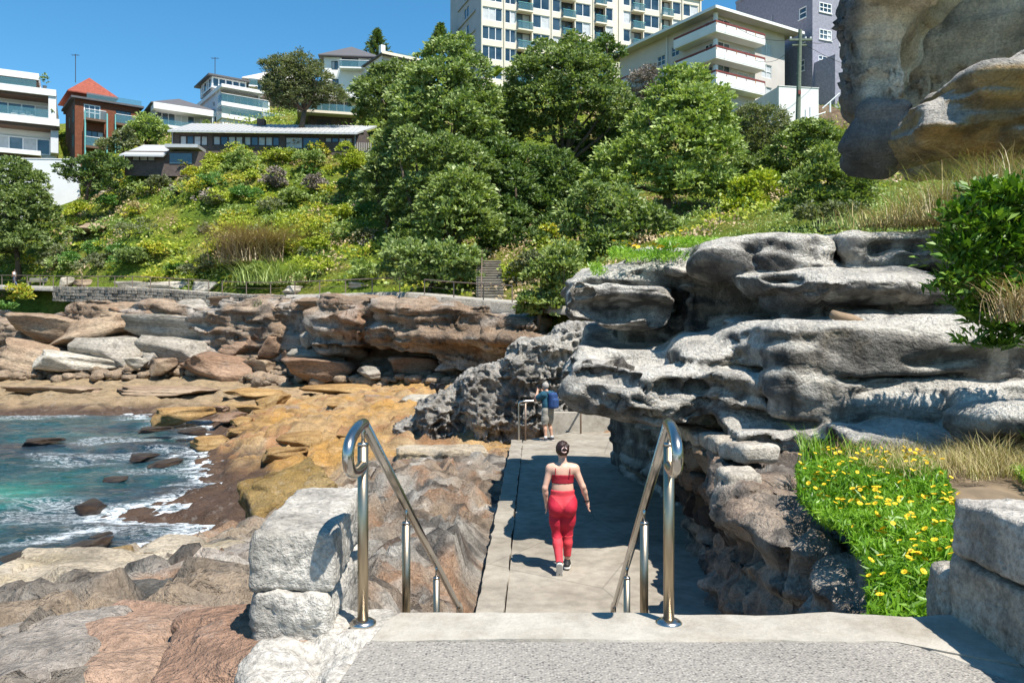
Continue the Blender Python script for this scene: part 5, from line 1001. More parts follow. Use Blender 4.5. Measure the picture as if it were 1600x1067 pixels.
# 7 deck house under the banksia
b = Bld('deck_house', 'house with a glass-railed deck on a brick base below the white hilltop house', 474, 200, 106, 14, 'house'); b.W = b.u(556); W = b.W; Z = lambda y: b.z(y)
b.part('wall', 'brick_brown', 'F', 0.6, W - .3, 0.8, 7, -1, Z(178)); b.part('slab', 'cream_wall', 'F', -0.8, W + .2, -1.0, 7, Z(178) + .01, Z(174)); b.win('F', (0.4, W - .5, Z(173.9), Z(149)), 6, 1, d=1.4, fw=.12); b.part('roof', 'white_wall', 'F', -0.6, W + .2, -0.4, 7, Z(149), Z(145)); b.part('core', 'beige_wall', 'F', 0.4, W - .5, 1.7, 6.8, Z(173.9), Z(149.1))
b.part('balustrade', 'glass_rail', 'F', -0.7, W, -0.9, -0.86, Z(173.9), Z(163)); b.part('post', 'frame_white', 'F', b.u(490), b.u(492), -0.8, -0.6, Z(173.9), Z(149.1)); b.part('opening', 'frame_dark', 'F', b.u(495), b.u(518), 0.74, 0.79, 0, Z(183))
# 8 long low house with a pale metal roof
b = Bld('long_low_house', 'long low grey-brick house with a pale metal roof above the green slope', 268, 268, 97, 3, 'house'); b.W = b.u(572); W = b.W; Z = lambda y: b.z(y)
G = [(280, 325, 211, 228, 4), (332, 380, 211, 227, 4), (380.5, 437, 211, 227, 5), (445, 500, 211, 231, 2), (507, 551, 211, 220.5, 4)]; H = [(b.u(x0), b.u(x1), Z(y1), Z(y0)) for x0, x1, y0, y1, n in G]
b.wall('F', 0, W, -1, Z(207), H, 'brick_dark')
for hh_, g_ in zip(H, G): b.win('F', hh_, g_[4], 1, 'dark_timber', ('curtain', 'glass', 'curtain'), fw=.15)
rf = MB(); x0, x1, y0, y1, z0, z1 = b.u(266), b.u(580), -0.9, 6.0, Z(206.5), b.z(193, v=6)
rf.add([(x0, y0, z0), (x1 - 1.6, y0, z0), (x1, y1, z1), (x0 + .5, y1, z1), (x0, y0, z0 - .22), (x1 - 1.6, y0, z0 - .22), (x1, y1, z1 - .22), (x0 + .5, y1, z1 - .22)], [(0, 1, 2, 3), (4, 5, 1, 0), (5, 6, 2, 1), (6, 7, 3, 2), (7, 4, 0, 3), (7, 6, 5, 4)]); rf = rf.build('roof', M['metal_roof'], b.t)
sm = MB().add([(-.035, y0 - .02, z0 + .002), (.035, y0 - .02, z0 + .002), (.035, y1, z1 + .002), (-.035, y1, z1 + .002), (-.035, y0 - .02, z0 + .06), (.035, y0 - .02, z0 + .06), (.035, y1, z1 + .06), (-.035, y1, z1 + .06)], [(0, 3, 2, 1), (4, 5, 6, 7), (0, 1, 5, 4), (1, 2, 6, 5), (2, 3, 7, 6), (3, 0, 4, 7)]); sme = mesh('seam', sm.V, sm.F); sme.materials.append(M['metal_roof'])
for k in range(38): link('seam', sme, None, rf, loc=(x0 + 0.6 + k * (x1 - x0 - 2.6) / 37, 0, 0))
b.part('wall', 'brick_dark', 'F', W - .3, W, 0.01, 6, -1, Z(200)); b.part('chimney', 'brick_brown', 'F', b.u(386), b.u(398), 4.5, 5.5, b.z(198, v=4.5), b.z(184, v=4.5))
for x in (270, 555): MB().tube([(b.u(x), -0.25, Z(207.5)), (b.u(x), -0.12, Z(212)), (b.u(x), -0.1, Z(232))], 0.06, 6).build('downpipe', M['pipe_and_shade_grey'], b.t)
lw = (b.u(217), b.u(254), Z(259), Z(246)); b.wall('F', b.u(207), b.u(330), -1, Z(243), [lw], 'brick_dark', -2.2); b.win('F', lw, 3, 1, 'dark_timber', 'curtain', d=-2.2, fw=.15); b.part('door', 'glass', 'F', b.u(276), b.u(310), -2.27, -2.21, Z(262), Z(246)); b.part('lower_roof', 'metal_roof', 'F', b.u(272), b.u(322), -3.0, -0.05, Z(239), Z(234))
rr = MB(); z0, z1 = b.z(243, v=-3), b.z(227, v=.6); rr.add([(b.u(204), -3.2, z0), (b.u(272) - .05, -3.2, z0), (b.u(272) - .05, 0.6, z1), (b.u(222), 0.6, z1), (b.u(204), -3.2, z0 - .2), (b.u(272) - .05, -3.2, z0 - .2), (b.u(272) - .05, 0.6, z1 - .2), (b.u(222), .6, z1 - .2)], [(0, 1, 2, 3), (4, 5, 1, 0), (5, 6, 2, 1), (6, 7, 3, 2), (7, 4, 0, 3), (7, 6, 5, 4)]); rr.build('lower_roof', M['metal_roof'], b.t)
b.part('deck', 'bench_wood', 'F', b.u(560), b.u(585), -2.5, 0.5, Z(243), Z(241))
for k in range(7): b.part('picket', 'bench_wood', 'F', b.u(562 + k * 3.4), b.u(563.8 + k * 3.4), -2.5, -2.42, Z(240.9), Z(227))
# 9 tower block
b = Bld('apartment_tower', 'tall cream apartment tower with teal glass balconies on the skyline', 751, 130, 120, 22, 'apartment block'); b.W = b.u(1096); W = b.W; Z = lambda y: b.z(y)
PAT = [(753.5, 785, 'w', 3), (789, 806, 'w', 2), (807, 831, 'b', 2), (832.5, 859, 'w', 2), (863, 876, 'w', 1), (877, 898, 'b', 2), (899, 923, 'w', 2), (928, 946, 'b', 2), (946.5, 958, 'w', 1), (974, 985, 'w', 1), (986, 1005, 'b', 2), (1006, 1030, 'w', 2), (1032, 1050, 'b', 2), (1051, 1064, 'w', 1), (1067, 1091, 'w', 2)]
rows = [(-52 + 30.4 * k) for k in range(0, 6)]; H = []; K = []
for y in rows:
    for x0, x1, kd, nx in PAT:
        z0, z1 = Z(y + 21), Z(y); H.append((b.u(x0), b.u(x1), z0 if kd == 'w' else Z(y + 29), z1)); K.append((kd, nx))
b.wall('F', 0, W, -6, Z(-62), H, 'cream_wall', deep=0.9); rg = random.Random(8)
for hh_, (kd, nx) in zip(H, K):
    if kd == 'w': b.win('F', hh_, nx, 1, 'frame_white', tuple(rg.choice(('glass', 'glass', 'curtain', 'glass')) for _ in range(3)), fw=.10, dd=0.14)
    else:
        b.win('F', hh_, nx, 1, 'frame_dark', 'glass', fw=.08, dd=0.8); b.balcony('F', hh_[0] + .02, hh_[1] - .02, hh_[2], 0.75, 'cream_wall', 'glass_rail', 1.05, 0.22, 'teal_paint')
for x in (751.5, 787, 861, 926, 966, 1031, 1065, 1093): b.part('pilaster', 'cream_wall', 'F', b.u(x), b.u(x + 1.8), -0.22, -0.003, -6, Z(-61))
b.part('roof', 'cream_wall', 'F', -0.2, W + .2, -0.3, 15, Z(-62) + .005, Z(-66))
LW = [(5.5 , 8.0, Z(y + 25), Z(y + 7)) for y in rows]; b.wall('L', 0, 15, -6, Z(-62), LW, 'pipe_and_shade_grey')  # left wall and its bands painted grey: shade put into the colour
for l in LW: b.win('L', l, 2, 1, 'frame_white', sill=None)
for y in rows: b.part('band', 'pipe_and_shade_grey', 'L', 2.2, 10.5, -0.25, -0.003, Z(y + 31), Z(y + 28))
b.part('wall', 'cream_wall', 'R', 0, 15, 0, .2, -6, Z(-62))
# 10 mid apartment block
b = Bld('apartment_block', 'three-storey beige flats with white corner balconies and red-brown railings', 1118, 172, 98, 32, 'apartment block'); b.W = b.u(1226); W = b.W; Z = lambda y: b.z(y); DL = 15.0
H = [(b.u(1152), b.u(1171), Z(48 + 36 * k), Z(31 + 36 * k)) for k in range(3)] + [(b.u(1190), b.u(1206), Z(66 + 36.5 * k), Z(44 + 36.5 * k)) for k in range(3)] + [(b.u(1122), b.u(1141), Z(53 + 36 * k), Z(27 + 36 * k)) for k in range(3)]
b.wall('F', 0, W, -2, Z(22), H, 'beige_wall')
for i, hh_ in enumerate(H): b.win('F', hh_, 2, 1 if i != 4 else 2, 'frame_white', 'glass' if i >= 6 else ('curtain', 'curtain'))
LH = [(b.v(1113), b.v(1101), Z(55 + 36 * k), Z(29 + 36 * k)) for k in range(3)] + [(b.v(1089), b.v(1078), Z(54 + 36 * k), Z(37 + 36 * k)) for k in range(3)] + [(b.v(1061), b.v(1049), Z(62 + 36 * k), Z(45 + 36 * k)) for k in range(3)] + [(b.v(1039), b.v(1027), Z(68 + 36 * k), Z(51 + 36 * k)) for k in range(3)] + [(b.v(1012), b.v(1003), Z(72 + 36 * k), Z(53 + 36 * k)) for k in range(2)]
DL = b.v(968); b.wall('L', 0, DL, -2, Z(22), LH, 'beige_wall')
for i, hh_ in enumerate(LH): b.win('L', hh_, 2, 2 if i in (6, 7, 9, 10) else 1, 'frame_dark' if i in (3, 4, 5) else 'frame_white')
for k in range(3):
    zf = Z(58 + 40.5 * k); zt = Z(46 + 38 * k); bal = b.part('balcony', 'white_wall', 'F', -1.6, b.u(1180), -1.6, -0.01, zf - .15, zf); x1 = b.u(1180); y1 = b.v(1067)
    b.part('balcony', 'white_wall', 'F', -1.6, -0.01, 0.01, y1, zf - .15, zf, parent=bal); b.part('parapet', 'white_wall', 'F', -1.6, x1, -1.62, -1.5, zf + .004, zt, -1.62, -1.5, -1.49, y1, zf + .004, zt, parent=bal); b.part('handrail', 'rail_red', 'F', -1.62, x1, -1.62, -1.5, zt + .1, zt + .3, -1.62, -1.5, -1.49, y1, zt + .1, zt + .3, parent=bal)
    for j in range(6): b.part('rail_post', 'rail_red' if j % 2 else 'rust', 'F', -1.55 + j * (x1 + 1.4) / 5, -1.43 + j * (x1 + 1.4) / 5, -1.64, -1.56, zt - .25, zt + .1, parent=bal)
    b.part('corner_post', 'white_wall', 'F', -0.9, -0.5, -0.9, -0.5, zf + .005, zf + 2.55)
for k in range(2):
    zf = Z(82 + 25 * k); bal = b.part('balcony', 'white_wall', 'L', DL - 3.6, DL + .8, -1.5, -.01, zf - .5, zf + .5); b.part('handrail', 'rail_red', 'L', DL - 3.6, DL + .8, -1.5, -1.4, zf + .75, zf + .95, parent=bal)
rf = b.hip(0, W, 0, DL, Z(21), Z(9), 'beige_wall', 1.7); b.part('gutter', 'white_wall', 'F', -1.72, W + 1.72, -1.78, -1.71, Z(21) - .3, Z(21) + .05)
b.part('gutter', 'white_wall', 'L', -1.7, DL + 1.7, -1.78, -1.71, Z(21) - .3, Z(21) + .05); MB().tube([(-0.1, b.v(1043), Z(24)), (-0.1, b.v(1043), Z(125))], 0.09, 6).build('downpipe', M['white_wall'], b.t)
# 11 purple-grey brick building
b = Bld('brick_flats', 'mauve-grey painted brick flats with white sash windows behind the cave boulder', 1269.5, 160, 104, 24, 'apartment block'); b.W = b.u(1420); W = b.W; Z = lambda y: b.z(y)
H = [(b.u(1280), b.u(1299), Z(16), Z(1)), (b.u(1280), b.u(1299), Z(59), Z(43)), (b.u(1279), b.u(1299), Z(97), Z(84)), (b.u(1312), b.u(1329), Z(26), Z(9)), (b.u(1312), b.u(1329), Z(64), Z(48)), (b.u(1280), b.u(1299), Z(-25), Z(-42)), (b.u(1312), b.u(1329), Z(-20), Z(-35))]
b.wall('F', 0, W, -2, Z(-60), H, 'brick_purple')
for i, hh_ in enumerate(H): b.win('F', hh_, 3 if i in (0, 1, 2, 5) else 2, 2, 'frame_white', fw=.11, dd=0.0 if i in (0, 1) else .08, sill='frame_white')
LH = [(b.v(1223), b.v(1212), Z(31), Z(15)), (b.v(1260), b.v(1248), Z(22), Z(4)), (b.v(1258), b.v(1248), Z(61), Z(46)), (b.v(1257), b.v(1246), Z(105), Z(87))]; DL = b.v(1150); TP = b.z(6, v=DL); b.wall('L', 0, DL, -2, TP, LH, 'brick_purple')
for l in LH: b.win('L', l, 1, 2, 'frame_white', fw=.13, sill='frame_white')
b.part('upper_wall', 'brick_purple', 'L', 0, b.v(1208), 0.004, 6, TP + .004, Z(-60)); b.part('roof', 'dark_roof', 'F', 0.2, W, 0.2, b.v(1208), Z(-60) + .01, Z(-62)); b.part('chimney', 'terracotta', 'L', b.v(1166), b.v(1158), 0.5, 1.5, TP + .005, TP + 1.2); b.part('parapet', 'brick_purple', 'L', 0.05, DL, -0.12, -.004, TP - .1, TP + .25)
b.part('extension', 'brick_purple', 'F', 0.3, b.u(1300), -3.5, -0.01, -2, Z(98)); MB().tube([(-0.12, b.v(1207), Z(30)), (-0.12, b.v(1207), Z(-7))], 0.07, 6).build('downpipe', M['pipe_and_shade_grey'], b.t)
# walls, pole, steps at the top of the slope
b = Bld('boundary_wall', 'white rendered corner wall below the beige flats beside the power pole', 1217, 190, 92, 10, 'wall'); b.W = b.u(1279); Z = lambda y: b.z(y)
b.part('wall', 'white_wall', 'F', 0, b.W, 0, .3, -3, Z(135)); b.part('wall', 'pale_wall', 'L', .31, 8.5, 0.0, .3, -3, Z(135)); b.part('coping', 'white_wall', 'F', -.05, b.W + .05, -.06, .36, Z(135) + .004, Z(134)); b.part('wall', 'white_wall', 'L', 8.52, 14, -0.02, .3, -3, Z(142))
b = Bld('boundary_wall', 'long white garden wall at the far left below the modern house', -80, 310, 101, 4, 'wall'); b.W = b.u(124); Z = lambda y: b.z(y); b.part('wall', 'white_wall', 'F', 0, b.W, 0, .35, -3, Z(247)); b.part('coping', 'white_wall', 'F', -.05, b.W + .05, -.06, .4, Z(247) + .004, Z(245.5))
t = thing('power_pole', 'greenish timber power pole with a crossarm standing before the mauve flats', 'pole', P(1246, 190, 88)); s_ = 88 / F
MB().tube([(0, 0, -2), (0.3, 0, 143 * s_)], [0.28, 0.2], 10).build('pole', M['pole_wood'], t)
MB().box(-0.9, 1.6, -0.1, 0.1, 126 * s_, 129 * s_).build('crossarm', M['pole_wood'], t); MB().box(-0.6, 1.0, -0.1, 0.1, 118 * s_, 120 * s_).build('crossarm', M['pole_wood'], t); MB().box(-0.02, 0.28, -0.34, -0.24, 41 * s_, 47 * s_).build('marker', M['rail_red'], t)
for k, x in enumerate((-0.75, 0.9, 1.45)): MB().tube([(x, 0, 129 * s_), (x, 0, 132 * s_)], .09, 6).build('insulator', M['frame_white'], t)
for k, (q0, q1) in enumerate((((1247, 62), (1330, 45)), ((1250, 66), (1400, 110)), ((1246, 63), (1130, 30)), ((1248, 66), (1180, 95)))):
    a = P(*q0, 88); c = P(*q1, 92 if k < 2 else 97); pts = [a + (c - a) * i / 8 - np.array((0, 0, 1.0 * math.sin(math.pi * i / 8))) for i in range(9)]
    MB().tube([p - np.array(t.location) for p in pts], 0.025, 4).build('cable', M['frame_dark'], t)
t = thing('ramp_rail', 'short white timber rail beside the sloping path right of the white wall', 'railing', P(1262, 185, 86))
for a in ((1259, 184, 172), (1266, 185, 168), (1297, 172, 160)): MB().tube([P(a[0], a[1] + 4, 86) - np.array(t.location), P(a[0], a[2], 86) - np.array(t.location)], .1, 6).build('post', M['frame_white'], t)
MB().tube([P(1285, 170, 86) - np.array(t.location), P(1312, 146, 86) - np.array(t.location)], .08, 6).build('rail', M['frame_white'], t); MB().tube([P(1240, 192, 86) - np.array(t.location), P(1290, 176, 86) - np.array(t.location)], .08, 6).build('rail', M['frame_white'], t)
st = link('hill_steps', None, loc=P(1290, 172, 94)); st['kind'] = 'structure'
for k in range(7): MB().box(-1.5, 2.6, -0.5 + k * 0.9, 0.4 + k * 0.9, -2.5, -0.6 + k * 0.42).build('step', M['b_tan'], st)

# ------------------------------------------------------------------ far path: wall, fences, bench, steps
t = thing('rubble_wall', 'grey rubble-stone wall holding up the far path', 'wall', FP[20]); rg = random.Random(3); mb = MB()
sel = [i for i in range(len(FP)) if 100 < 800 + F * FP[i][0] / FP[i][1] < 470]
for i in sel[:-1]:
    a, b_ = FP[i], FP[i + 1]; d = b_ - a; L = np.linalg.norm(d); n = SN[i]; nk = max(1, int(L / 0.5))
    for k in range(nk):
        for j in range(5):
            off = (0.25 / nk if j % 2 else 0); c = a + d * ((k + 0.5) / nk + off) - n * (1.15 + rg.uniform(0, .12)) - np.array((0, 0, 0.16 + j * 0.3)); w = L / nk * rg.uniform(.38, .48); h = rg.uniform(.11, .145); e = d / L
            mb.add([c + e * sx_ * w * rg.uniform(.85, 1.05) + n * sy_ * 0.18 + np.array((0, 0, sz_ * h)) - np.array(t.location) for sz_ in (-1, 1) for sx_, sy_ in ((-1, -1), (1, -1), (1, 1), (-1, 1))], [(0, 3, 2, 1), (4, 5, 6, 7), (0, 1, 5, 4), (1, 2, 6, 5), (2, 3, 7, 6), (3, 0, 4, 7)])
o = mb.build('stone_courses', M['b_grey'], t); o['kind'] = 'stuff'
t2 = thing('path_wall', 'curved dark retaining wall under the right end of the far path', 'wall', FP[56]); sel = [i for i in range(len(FP)) if 560 < 800 + F * FP[i][0] / FP[i][1] < 860]
V, Fq = ribbon(FP[sel], SN[sel], [(-1.05, -1.6), (-1.25, -1.6), (-1.2, -0.06), (-1.0, -0.05)]); link('wall', mesh('wall', V - np.array(t2.location), Fq), M['b_grey'], t2)
pm = MB().tube([(0, 0, -0.2), (0, 0, 1.05)], 0.045, 6); pme = mesh('post', pm.V, pm.F); pme.materials.append(M['steel_far'])
def fence(p0, p1, label, wire=True):
    ii = [i for i in range(len(FP)) if p0 < 800 + F * FP[i][0] / FP[i][1] < p1]; L = FP[ii] - SN[ii] * 1.0; t = thing('path_railing', label, 'railing', L[0])
    seg = np.r_[0, np.cumsum(np.linalg.norm(np.diff(L, axis=0), axis=1))]; n = max(2, int(seg[-1] / 2.3)); at = np.linspace(0, seg[-1], n); pts = np.stack([np.interp(at, seg, L[:, c]) for c in range(3)], 1) - np.array(t.location)
    for p in pts: link('post', pme, None, t, loc=p)
    MB().tube(pts + np.array((0, 0, 1.05)), 0.045, 6).build('top_rail', M['steel_far'], t)
    if wire: MB().tube(pts + np.array((0, 0, 0.55)), 0.012, 4).build('wire', M['steel_far'], t)
fence(-80, 348, 'long thin steel railing along the seaward edge of the far path at left', True); fence(352, 642, 'steel railing along the middle of the far path above the layered cliff'); fence(680, 826, 'short steel railing at the foot of the far steps')
t = thing('park_bench', 'grey timber bench beside the far path near the two walkers', 'bench', P(58, 447, 88.5), R(-8)); 
for z in (0.45,): MB().box(-1.1, 1.1, -.25, .2, z, z + .06).build('seat', M['bench_wood'], t)
for z in (0.6, 0.78): MB().box(-1.1, 1.1, .2, .26, z, z + .13).build('backrest', M['bench_wood'], t)
for x in (-0.9, 0.9): MB().box(x - .05, x + .05, -.2, .19, 0, .449).build('leg', M['bench_wood'], t)
st = link('far_steps', None, loc=P(766, 466, 56)); st['kind'] = 'structure'
for k in range(16): MB().box(-0.95 - .02 * k, 0.95 - .02 * k, k * 0.42, k * 0.42 + .419, -1, 0.05 + k * 0.21).box(-0.98 - .02 * k, 0.98 - .02 * k, k * .42 - .09, k * .42 - .002, -.02 + k * .21, .052 + k * .21).build('step', M['concrete'], st)
t = thing('step_rail', 'slim handrail climbing the left side of the far steps', 'railing', P(752, 466, 56))
for k in range(4): link('post', pme, None, t, loc=(-.05 * k, k * 1.9, 0.1 + k * 0.95))
MB().tube([(0, 0, 1.1), (-.15, 5.7, 3.95)], .04, 6).build('rail', M['steel_far'], t)
# ------------------------------------------------------------------ vegetation
def hit(px, py, lo=46, hi=150):
    Ys = np.arange(lo, hi, 0.4); zr = (HY - py) / F * Ys; zt = hz(((px - 800) / F * Ys).reshape(1, -1), Ys.reshape(1, -1)).ravel()
    k = np.argmax(zr < zt); return float(Ys[k]) if (zr < zt).any() else hi
tree_seed = [0]
def tree(label, base, Y, blobs, mat, k=1.0, ln=0.42, wd=0.2, per=11, trunk=0.3, name='tree', cat='tree', group=None, cr=0.55, nb=7, dark=None):
    """blobs in photograph pixels (px, py, radius, depth offset in m)"""
    tree_seed[0] += 1; sd = 500 + tree_seed[0] * 7
    B0 = P(base[0], base[1], Y); t = thing(name, label, cat, B0, group=group); s = Y / F
    L = [tuple(P(a, b_, Y) + np.array((0, d, 0)) - B0) + (r * s * 1.1,) for a, b_, r, d in blobs]
    rs = np.random.default_rng(sd + 9)
    for b_ in list(L):                                            # ragged sprays beyond the main masses
        for _ in range(3):
            d_ = sph(rs, 1)[0]; d_[2] = abs(d_[2]) * .9 - .15; q_ = b_[3] * rs.uniform(.16, .36); L.append((b_[0] + d_[0] * b_[3] * 1.08, b_[1] + d_[1] * b_[3] * 1.08, b_[2] + d_[2] * b_[3] * 1.08, q_))
    area = sum(b_[3] ** 2 for b_ in L); nc = int(k * 35 * area / (ln / 0.42) ** 2) + 20
    V, Fc, r = crown(L, per, nc, ln, wd, cr, sd)
    link('crown', mesh('crown', V, Fc, False, None, r), M[mat], t)
    if trunk > 0:
        mb = branches(L, (0, 0, 0), trunk, sd + 2, nb); mb.build('trunk', M['bark'], t, True)
    return t
def bl(*a): return [(x[0], x[1], x[2], x[3] if len(x) > 3 else 0) for x in a]
tree('tall leafy tree with a pointed top left of the apartment tower', (700, 330), 76, bl((700, 98, 36), (668, 130, 36, 1), (735, 128, 34, -1), (690, 150, 44, -2), (640, 165, 34), (745, 170, 38), (660, 200, 40, -2), (710, 205, 44, -3), (752, 222, 34, -1), (720, 72, 18), (690, 78, 16)), 'leaf_tree')
tree('round green tree in front of the white hilltop house', (600, 250), 82, bl((600, 125, 24), (575, 148, 24), (622, 120, 24), (600, 160, 34, -1), (640, 130, 22), (585, 185, 26), (625, 180, 26)), 'leaf_tree')
tree('leafy tree with drooping lower branches left of the far steps', (655, 400), 70, bl((640, 225, 26), (668, 250, 34), (700, 245, 34), (735, 262, 34), (625, 260, 18), (650, 330, 14), (625, 385, 18, -1), (640, 360, 20), (660, 300, 26), (680, 285, 24), (640, 295, 20), (625, 320, 18), (665, 340, 22), (650, 385, 22, -1)), 'leaf_tree', trunk=0.35)
tree('bushy light green tree in the middle of the wood, below the tall tree', (705, 440), 65, bl((715, 300, 38), (690, 330, 36), (742, 322, 34), (725, 350, 42, -1), (690, 365, 36), (755, 360, 26), (670, 390, 26), (742, 300, 26)), 'leaf_bright', trunk=.25)
tree('low dense bush spilling to the railing left of the far steps', (670, 455), 61, bl((620, 405, 24), (655, 415, 34, -1), (700, 415, 34, -1), (730, 412, 26), (600, 430, 16), (690, 438, 22, -1.5), (640, 440, 20, -1.5), (738, 440, 14, -1)), 'leaf_tree', trunk=.15, name='bush', cat='bush', per=12)
tree('big dark-crowned tree under the apartment tower', (880, 340), 80, bl((855, 100, 34), (900, 92, 32), (830, 130, 38), (880, 130, 44, -2), (930, 125, 36), (810, 165, 30), (850, 175, 40, -2), (905, 170, 42, -2), (950, 165, 36), (960, 200, 28), (800, 200, 26), (870, 210, 36)), 'leaf_tree', trunk=.4)
tree('wide bright green tree with a domed crown below the beige flats', (1040, 360), 70, bl((1075, 140, 36), (1045, 165, 36), (1105, 165, 36), (1070, 190, 44, -2), (1020, 205, 38), (1115, 205, 36), (1000, 245, 38), (1050, 245, 48, -3), (1105, 250, 42, -2), (960, 255, 30), (1130, 235, 24), (1000, 290, 34, -2), (1050, 300, 36, -3), (1110, 300, 34, -2), (935, 290, 28)), 'leaf_bright', trunk=.4)
tree('dark leafy tree filling the gap behind the far steps', (800, 400), 74, bl((780, 250, 34), (760, 290, 30), (800, 300, 40, -1), (790, 350, 34, -2), (840, 330, 34), (860, 370, 28, -2), (830, 260, 34, 2), (870, 260, 34, 2), (880, 310, 34, 1)), 'leaf_dark', trunk=.3)
tree('glossy mid-green tree just behind the rock outcrop', (960, 400), 62, bl((920, 320, 30), (955, 345, 34), (905, 365, 28), (945, 385, 28, -1), (990, 365, 28), (1020, 350, 28), (890, 340, 22), (1045, 365, 22), (975, 320, 30, 1)), 'leaf_tree', trunk=.25)
tree('leafy bush overhanging the right end of the far path', (840, 500), 47, bl((830, 478, 22), (860, 485, 24), (845, 440, 24), (870, 420, 28), (885, 455, 26), (820, 490, 14), (880, 395, 20)), 'leaf_bright', trunk=.12, name='bush', cat='bush', ln=.30, wd=.16, cr=.4)
tree('dark domed evergreen tree at the left edge of the slope', (30, 430), 92, bl((20, 275, 26), (45, 290, 26), (10, 310, 34), (55, 325, 30, -1), (30, 350, 36, -2), (70, 350, 24), (10, 380, 34, -2), (55, 385, 32, -2), (-15, 340, 34), (-20, 400, 34)), 'leaf_tree', trunk=.3)
tree('grey-green banksia tree with a bare forked trunk among the houses', (470, 200), 101, bl((440, 115, 25), (470, 110, 25), (455, 135, 30), (490, 128, 24), (502, 152, 20), (432, 145, 22), (522, 150, 16), (537, 160, 12), (470, 160, 24), (445, 165, 18)), 'leaf_olive', k=1.3, trunk=.32, ln=.38, wd=.12, nb=8)
tree('rounded green tree in front of the brick house', (225, 245), 102, bl((232, 198, 18), (248, 208, 14), (215, 208, 16), (228, 220, 18)), 'leaf_bright', trunk=.15)
tree('greyish shrub below the rounded green tree by the brick house', (200, 248), 100, bl((195, 218, 14), (182, 226, 12), (208, 230, 12), (165, 232, 12)), 'leaf_olive', trunk=.1, name='shrub', cat='shrub')
tree('dark open-branched coast tree before the long white garden wall', (135, 305), 93, bl((125, 262, 16), (150, 255, 16), (110, 280, 14), (145, 280, 18), (172, 275, 16), (185, 262, 14), (95, 265, 9), (165, 295, 14)), 'leaf_dark', trunk=.15, k=.8)
tree('dark olive shrub below the white corner wall', (1195, 270), 80, bl((1170, 190, 24), (1205, 188, 22), (1180, 220, 28), (1215, 215, 22), (1165, 240, 20), (1150, 205, 16)), 'leaf_olive', trunk=.15, name='shrub', cat='shrub', ln=.3, wd=.12)
tree('mid-green shrub beneath the power pole', (1265, 250), 76, bl((1255, 205, 18), (1280, 210, 20), (1235, 225, 20), (1270, 240, 22), (1300, 225, 20), (1245, 255, 16)), 'leaf_tree', trunk=.12, name='shrub', cat='shrub', ln=.34)
tree('bright green bush on the slope right of the domed tree', (1190, 345), 60, bl((1165, 300, 20), (1190, 290, 22), (1175, 325, 22), (1215, 315, 22), (1150, 330, 18), (1205, 340, 20)), 'leaf_lime', trunk=.1, name='bush', cat='bush', ln=.34)
tree('dark green thicket at the foot of the cave boulder', (1300, 345), 42, bl((1250, 290, 24), (1285, 275, 26), (1320, 290, 28), (1270, 320, 28), (1310, 325, 30), (1345, 315, 24), (1240, 325, 18), (1350, 290, 20), (1290, 245, 20), (1315, 255, 18)), 'leaf_bright', trunk=.1, name='bush', cat='bush', ln=.24, wd=.12, cr=.35)
tree('brown-tinged shrub on the far side of the rock outcrop', (1280, 350), 38, bl((1260, 338, 16), (1300, 335, 18), (1335, 335, 16)), 'leaf_olive', trunk=.08, name='shrub', cat='shrub', ln=.2, wd=.1, cr=.3)
tree('twiggy grey shrub between the big tree and the beige flats', (1005, 185), 90, bl((1000, 130, 18), (1020, 145, 16), (990, 155, 16), (1015, 118, 14)), 'leaf_twig', trunk=.12, name='shrub', cat='shrub', ln=.3, wd=.1)
tree('dark round tree top behind the big dark-crowned tree', (950, 120), 100, bl((945, 72, 16), (930, 82, 14), (962, 85, 14)), 'leaf_dark', trunk=.2)
tree('dark understorey tree filling the wood left of the domed tree', (930, 330), 82, bl((930, 225, 30), (960, 240, 30), (915, 260, 30), (895, 240, 26), (940, 280, 34)), 'leaf_dark', trunk=.2)
tree('dark shrubby tree right of the domed tree', (1160, 330), 78, bl((1150, 270, 26), (1175, 275, 26), (1200, 262, 24), (1160, 300, 26), (1225, 285, 24), (1200, 300, 26)), 'leaf_tree', trunk=.2)
tree('dark bush in the hollow above the far steps', (790, 420), 68, bl((770, 385, 20), (800, 395, 24), (790, 365, 24), (835, 385, 24), (850, 405, 18)), 'leaf_dark', trunk=.15, name='bush', cat='bush')
tree('leafy green tree at the left flank of the wood above the reed clump', (600, 400), 76, bl((600, 270, 26), (590, 310, 24), (610, 340, 22), (615, 300, 26), (580, 280, 16)), 'leaf_tree', trunk=.2)
tree('mid-green tree joining the tall tree and the big dark-crowned tree', (775, 330), 84, bl((775, 165, 26), (765, 200, 30), (790, 215, 30), (770, 240, 30), (745, 245, 26), (800, 180, 22)), 'leaf_tree', trunk=.25)
tree('tall olive-green tree behind the drooping leafy tree', (640, 300), 80, bl((635, 205, 30), (610, 230, 26), (660, 225, 34), (640, 250, 30), (600, 255, 20)), 'leaf_tree', trunk=.25)
tree('olive tree filling the wood between the two broad crowns', (985, 300), 86, bl((985, 195, 26), (975, 225, 28), (1000, 215, 24), (965, 215, 24)), 'leaf_dark', trunk=.25)
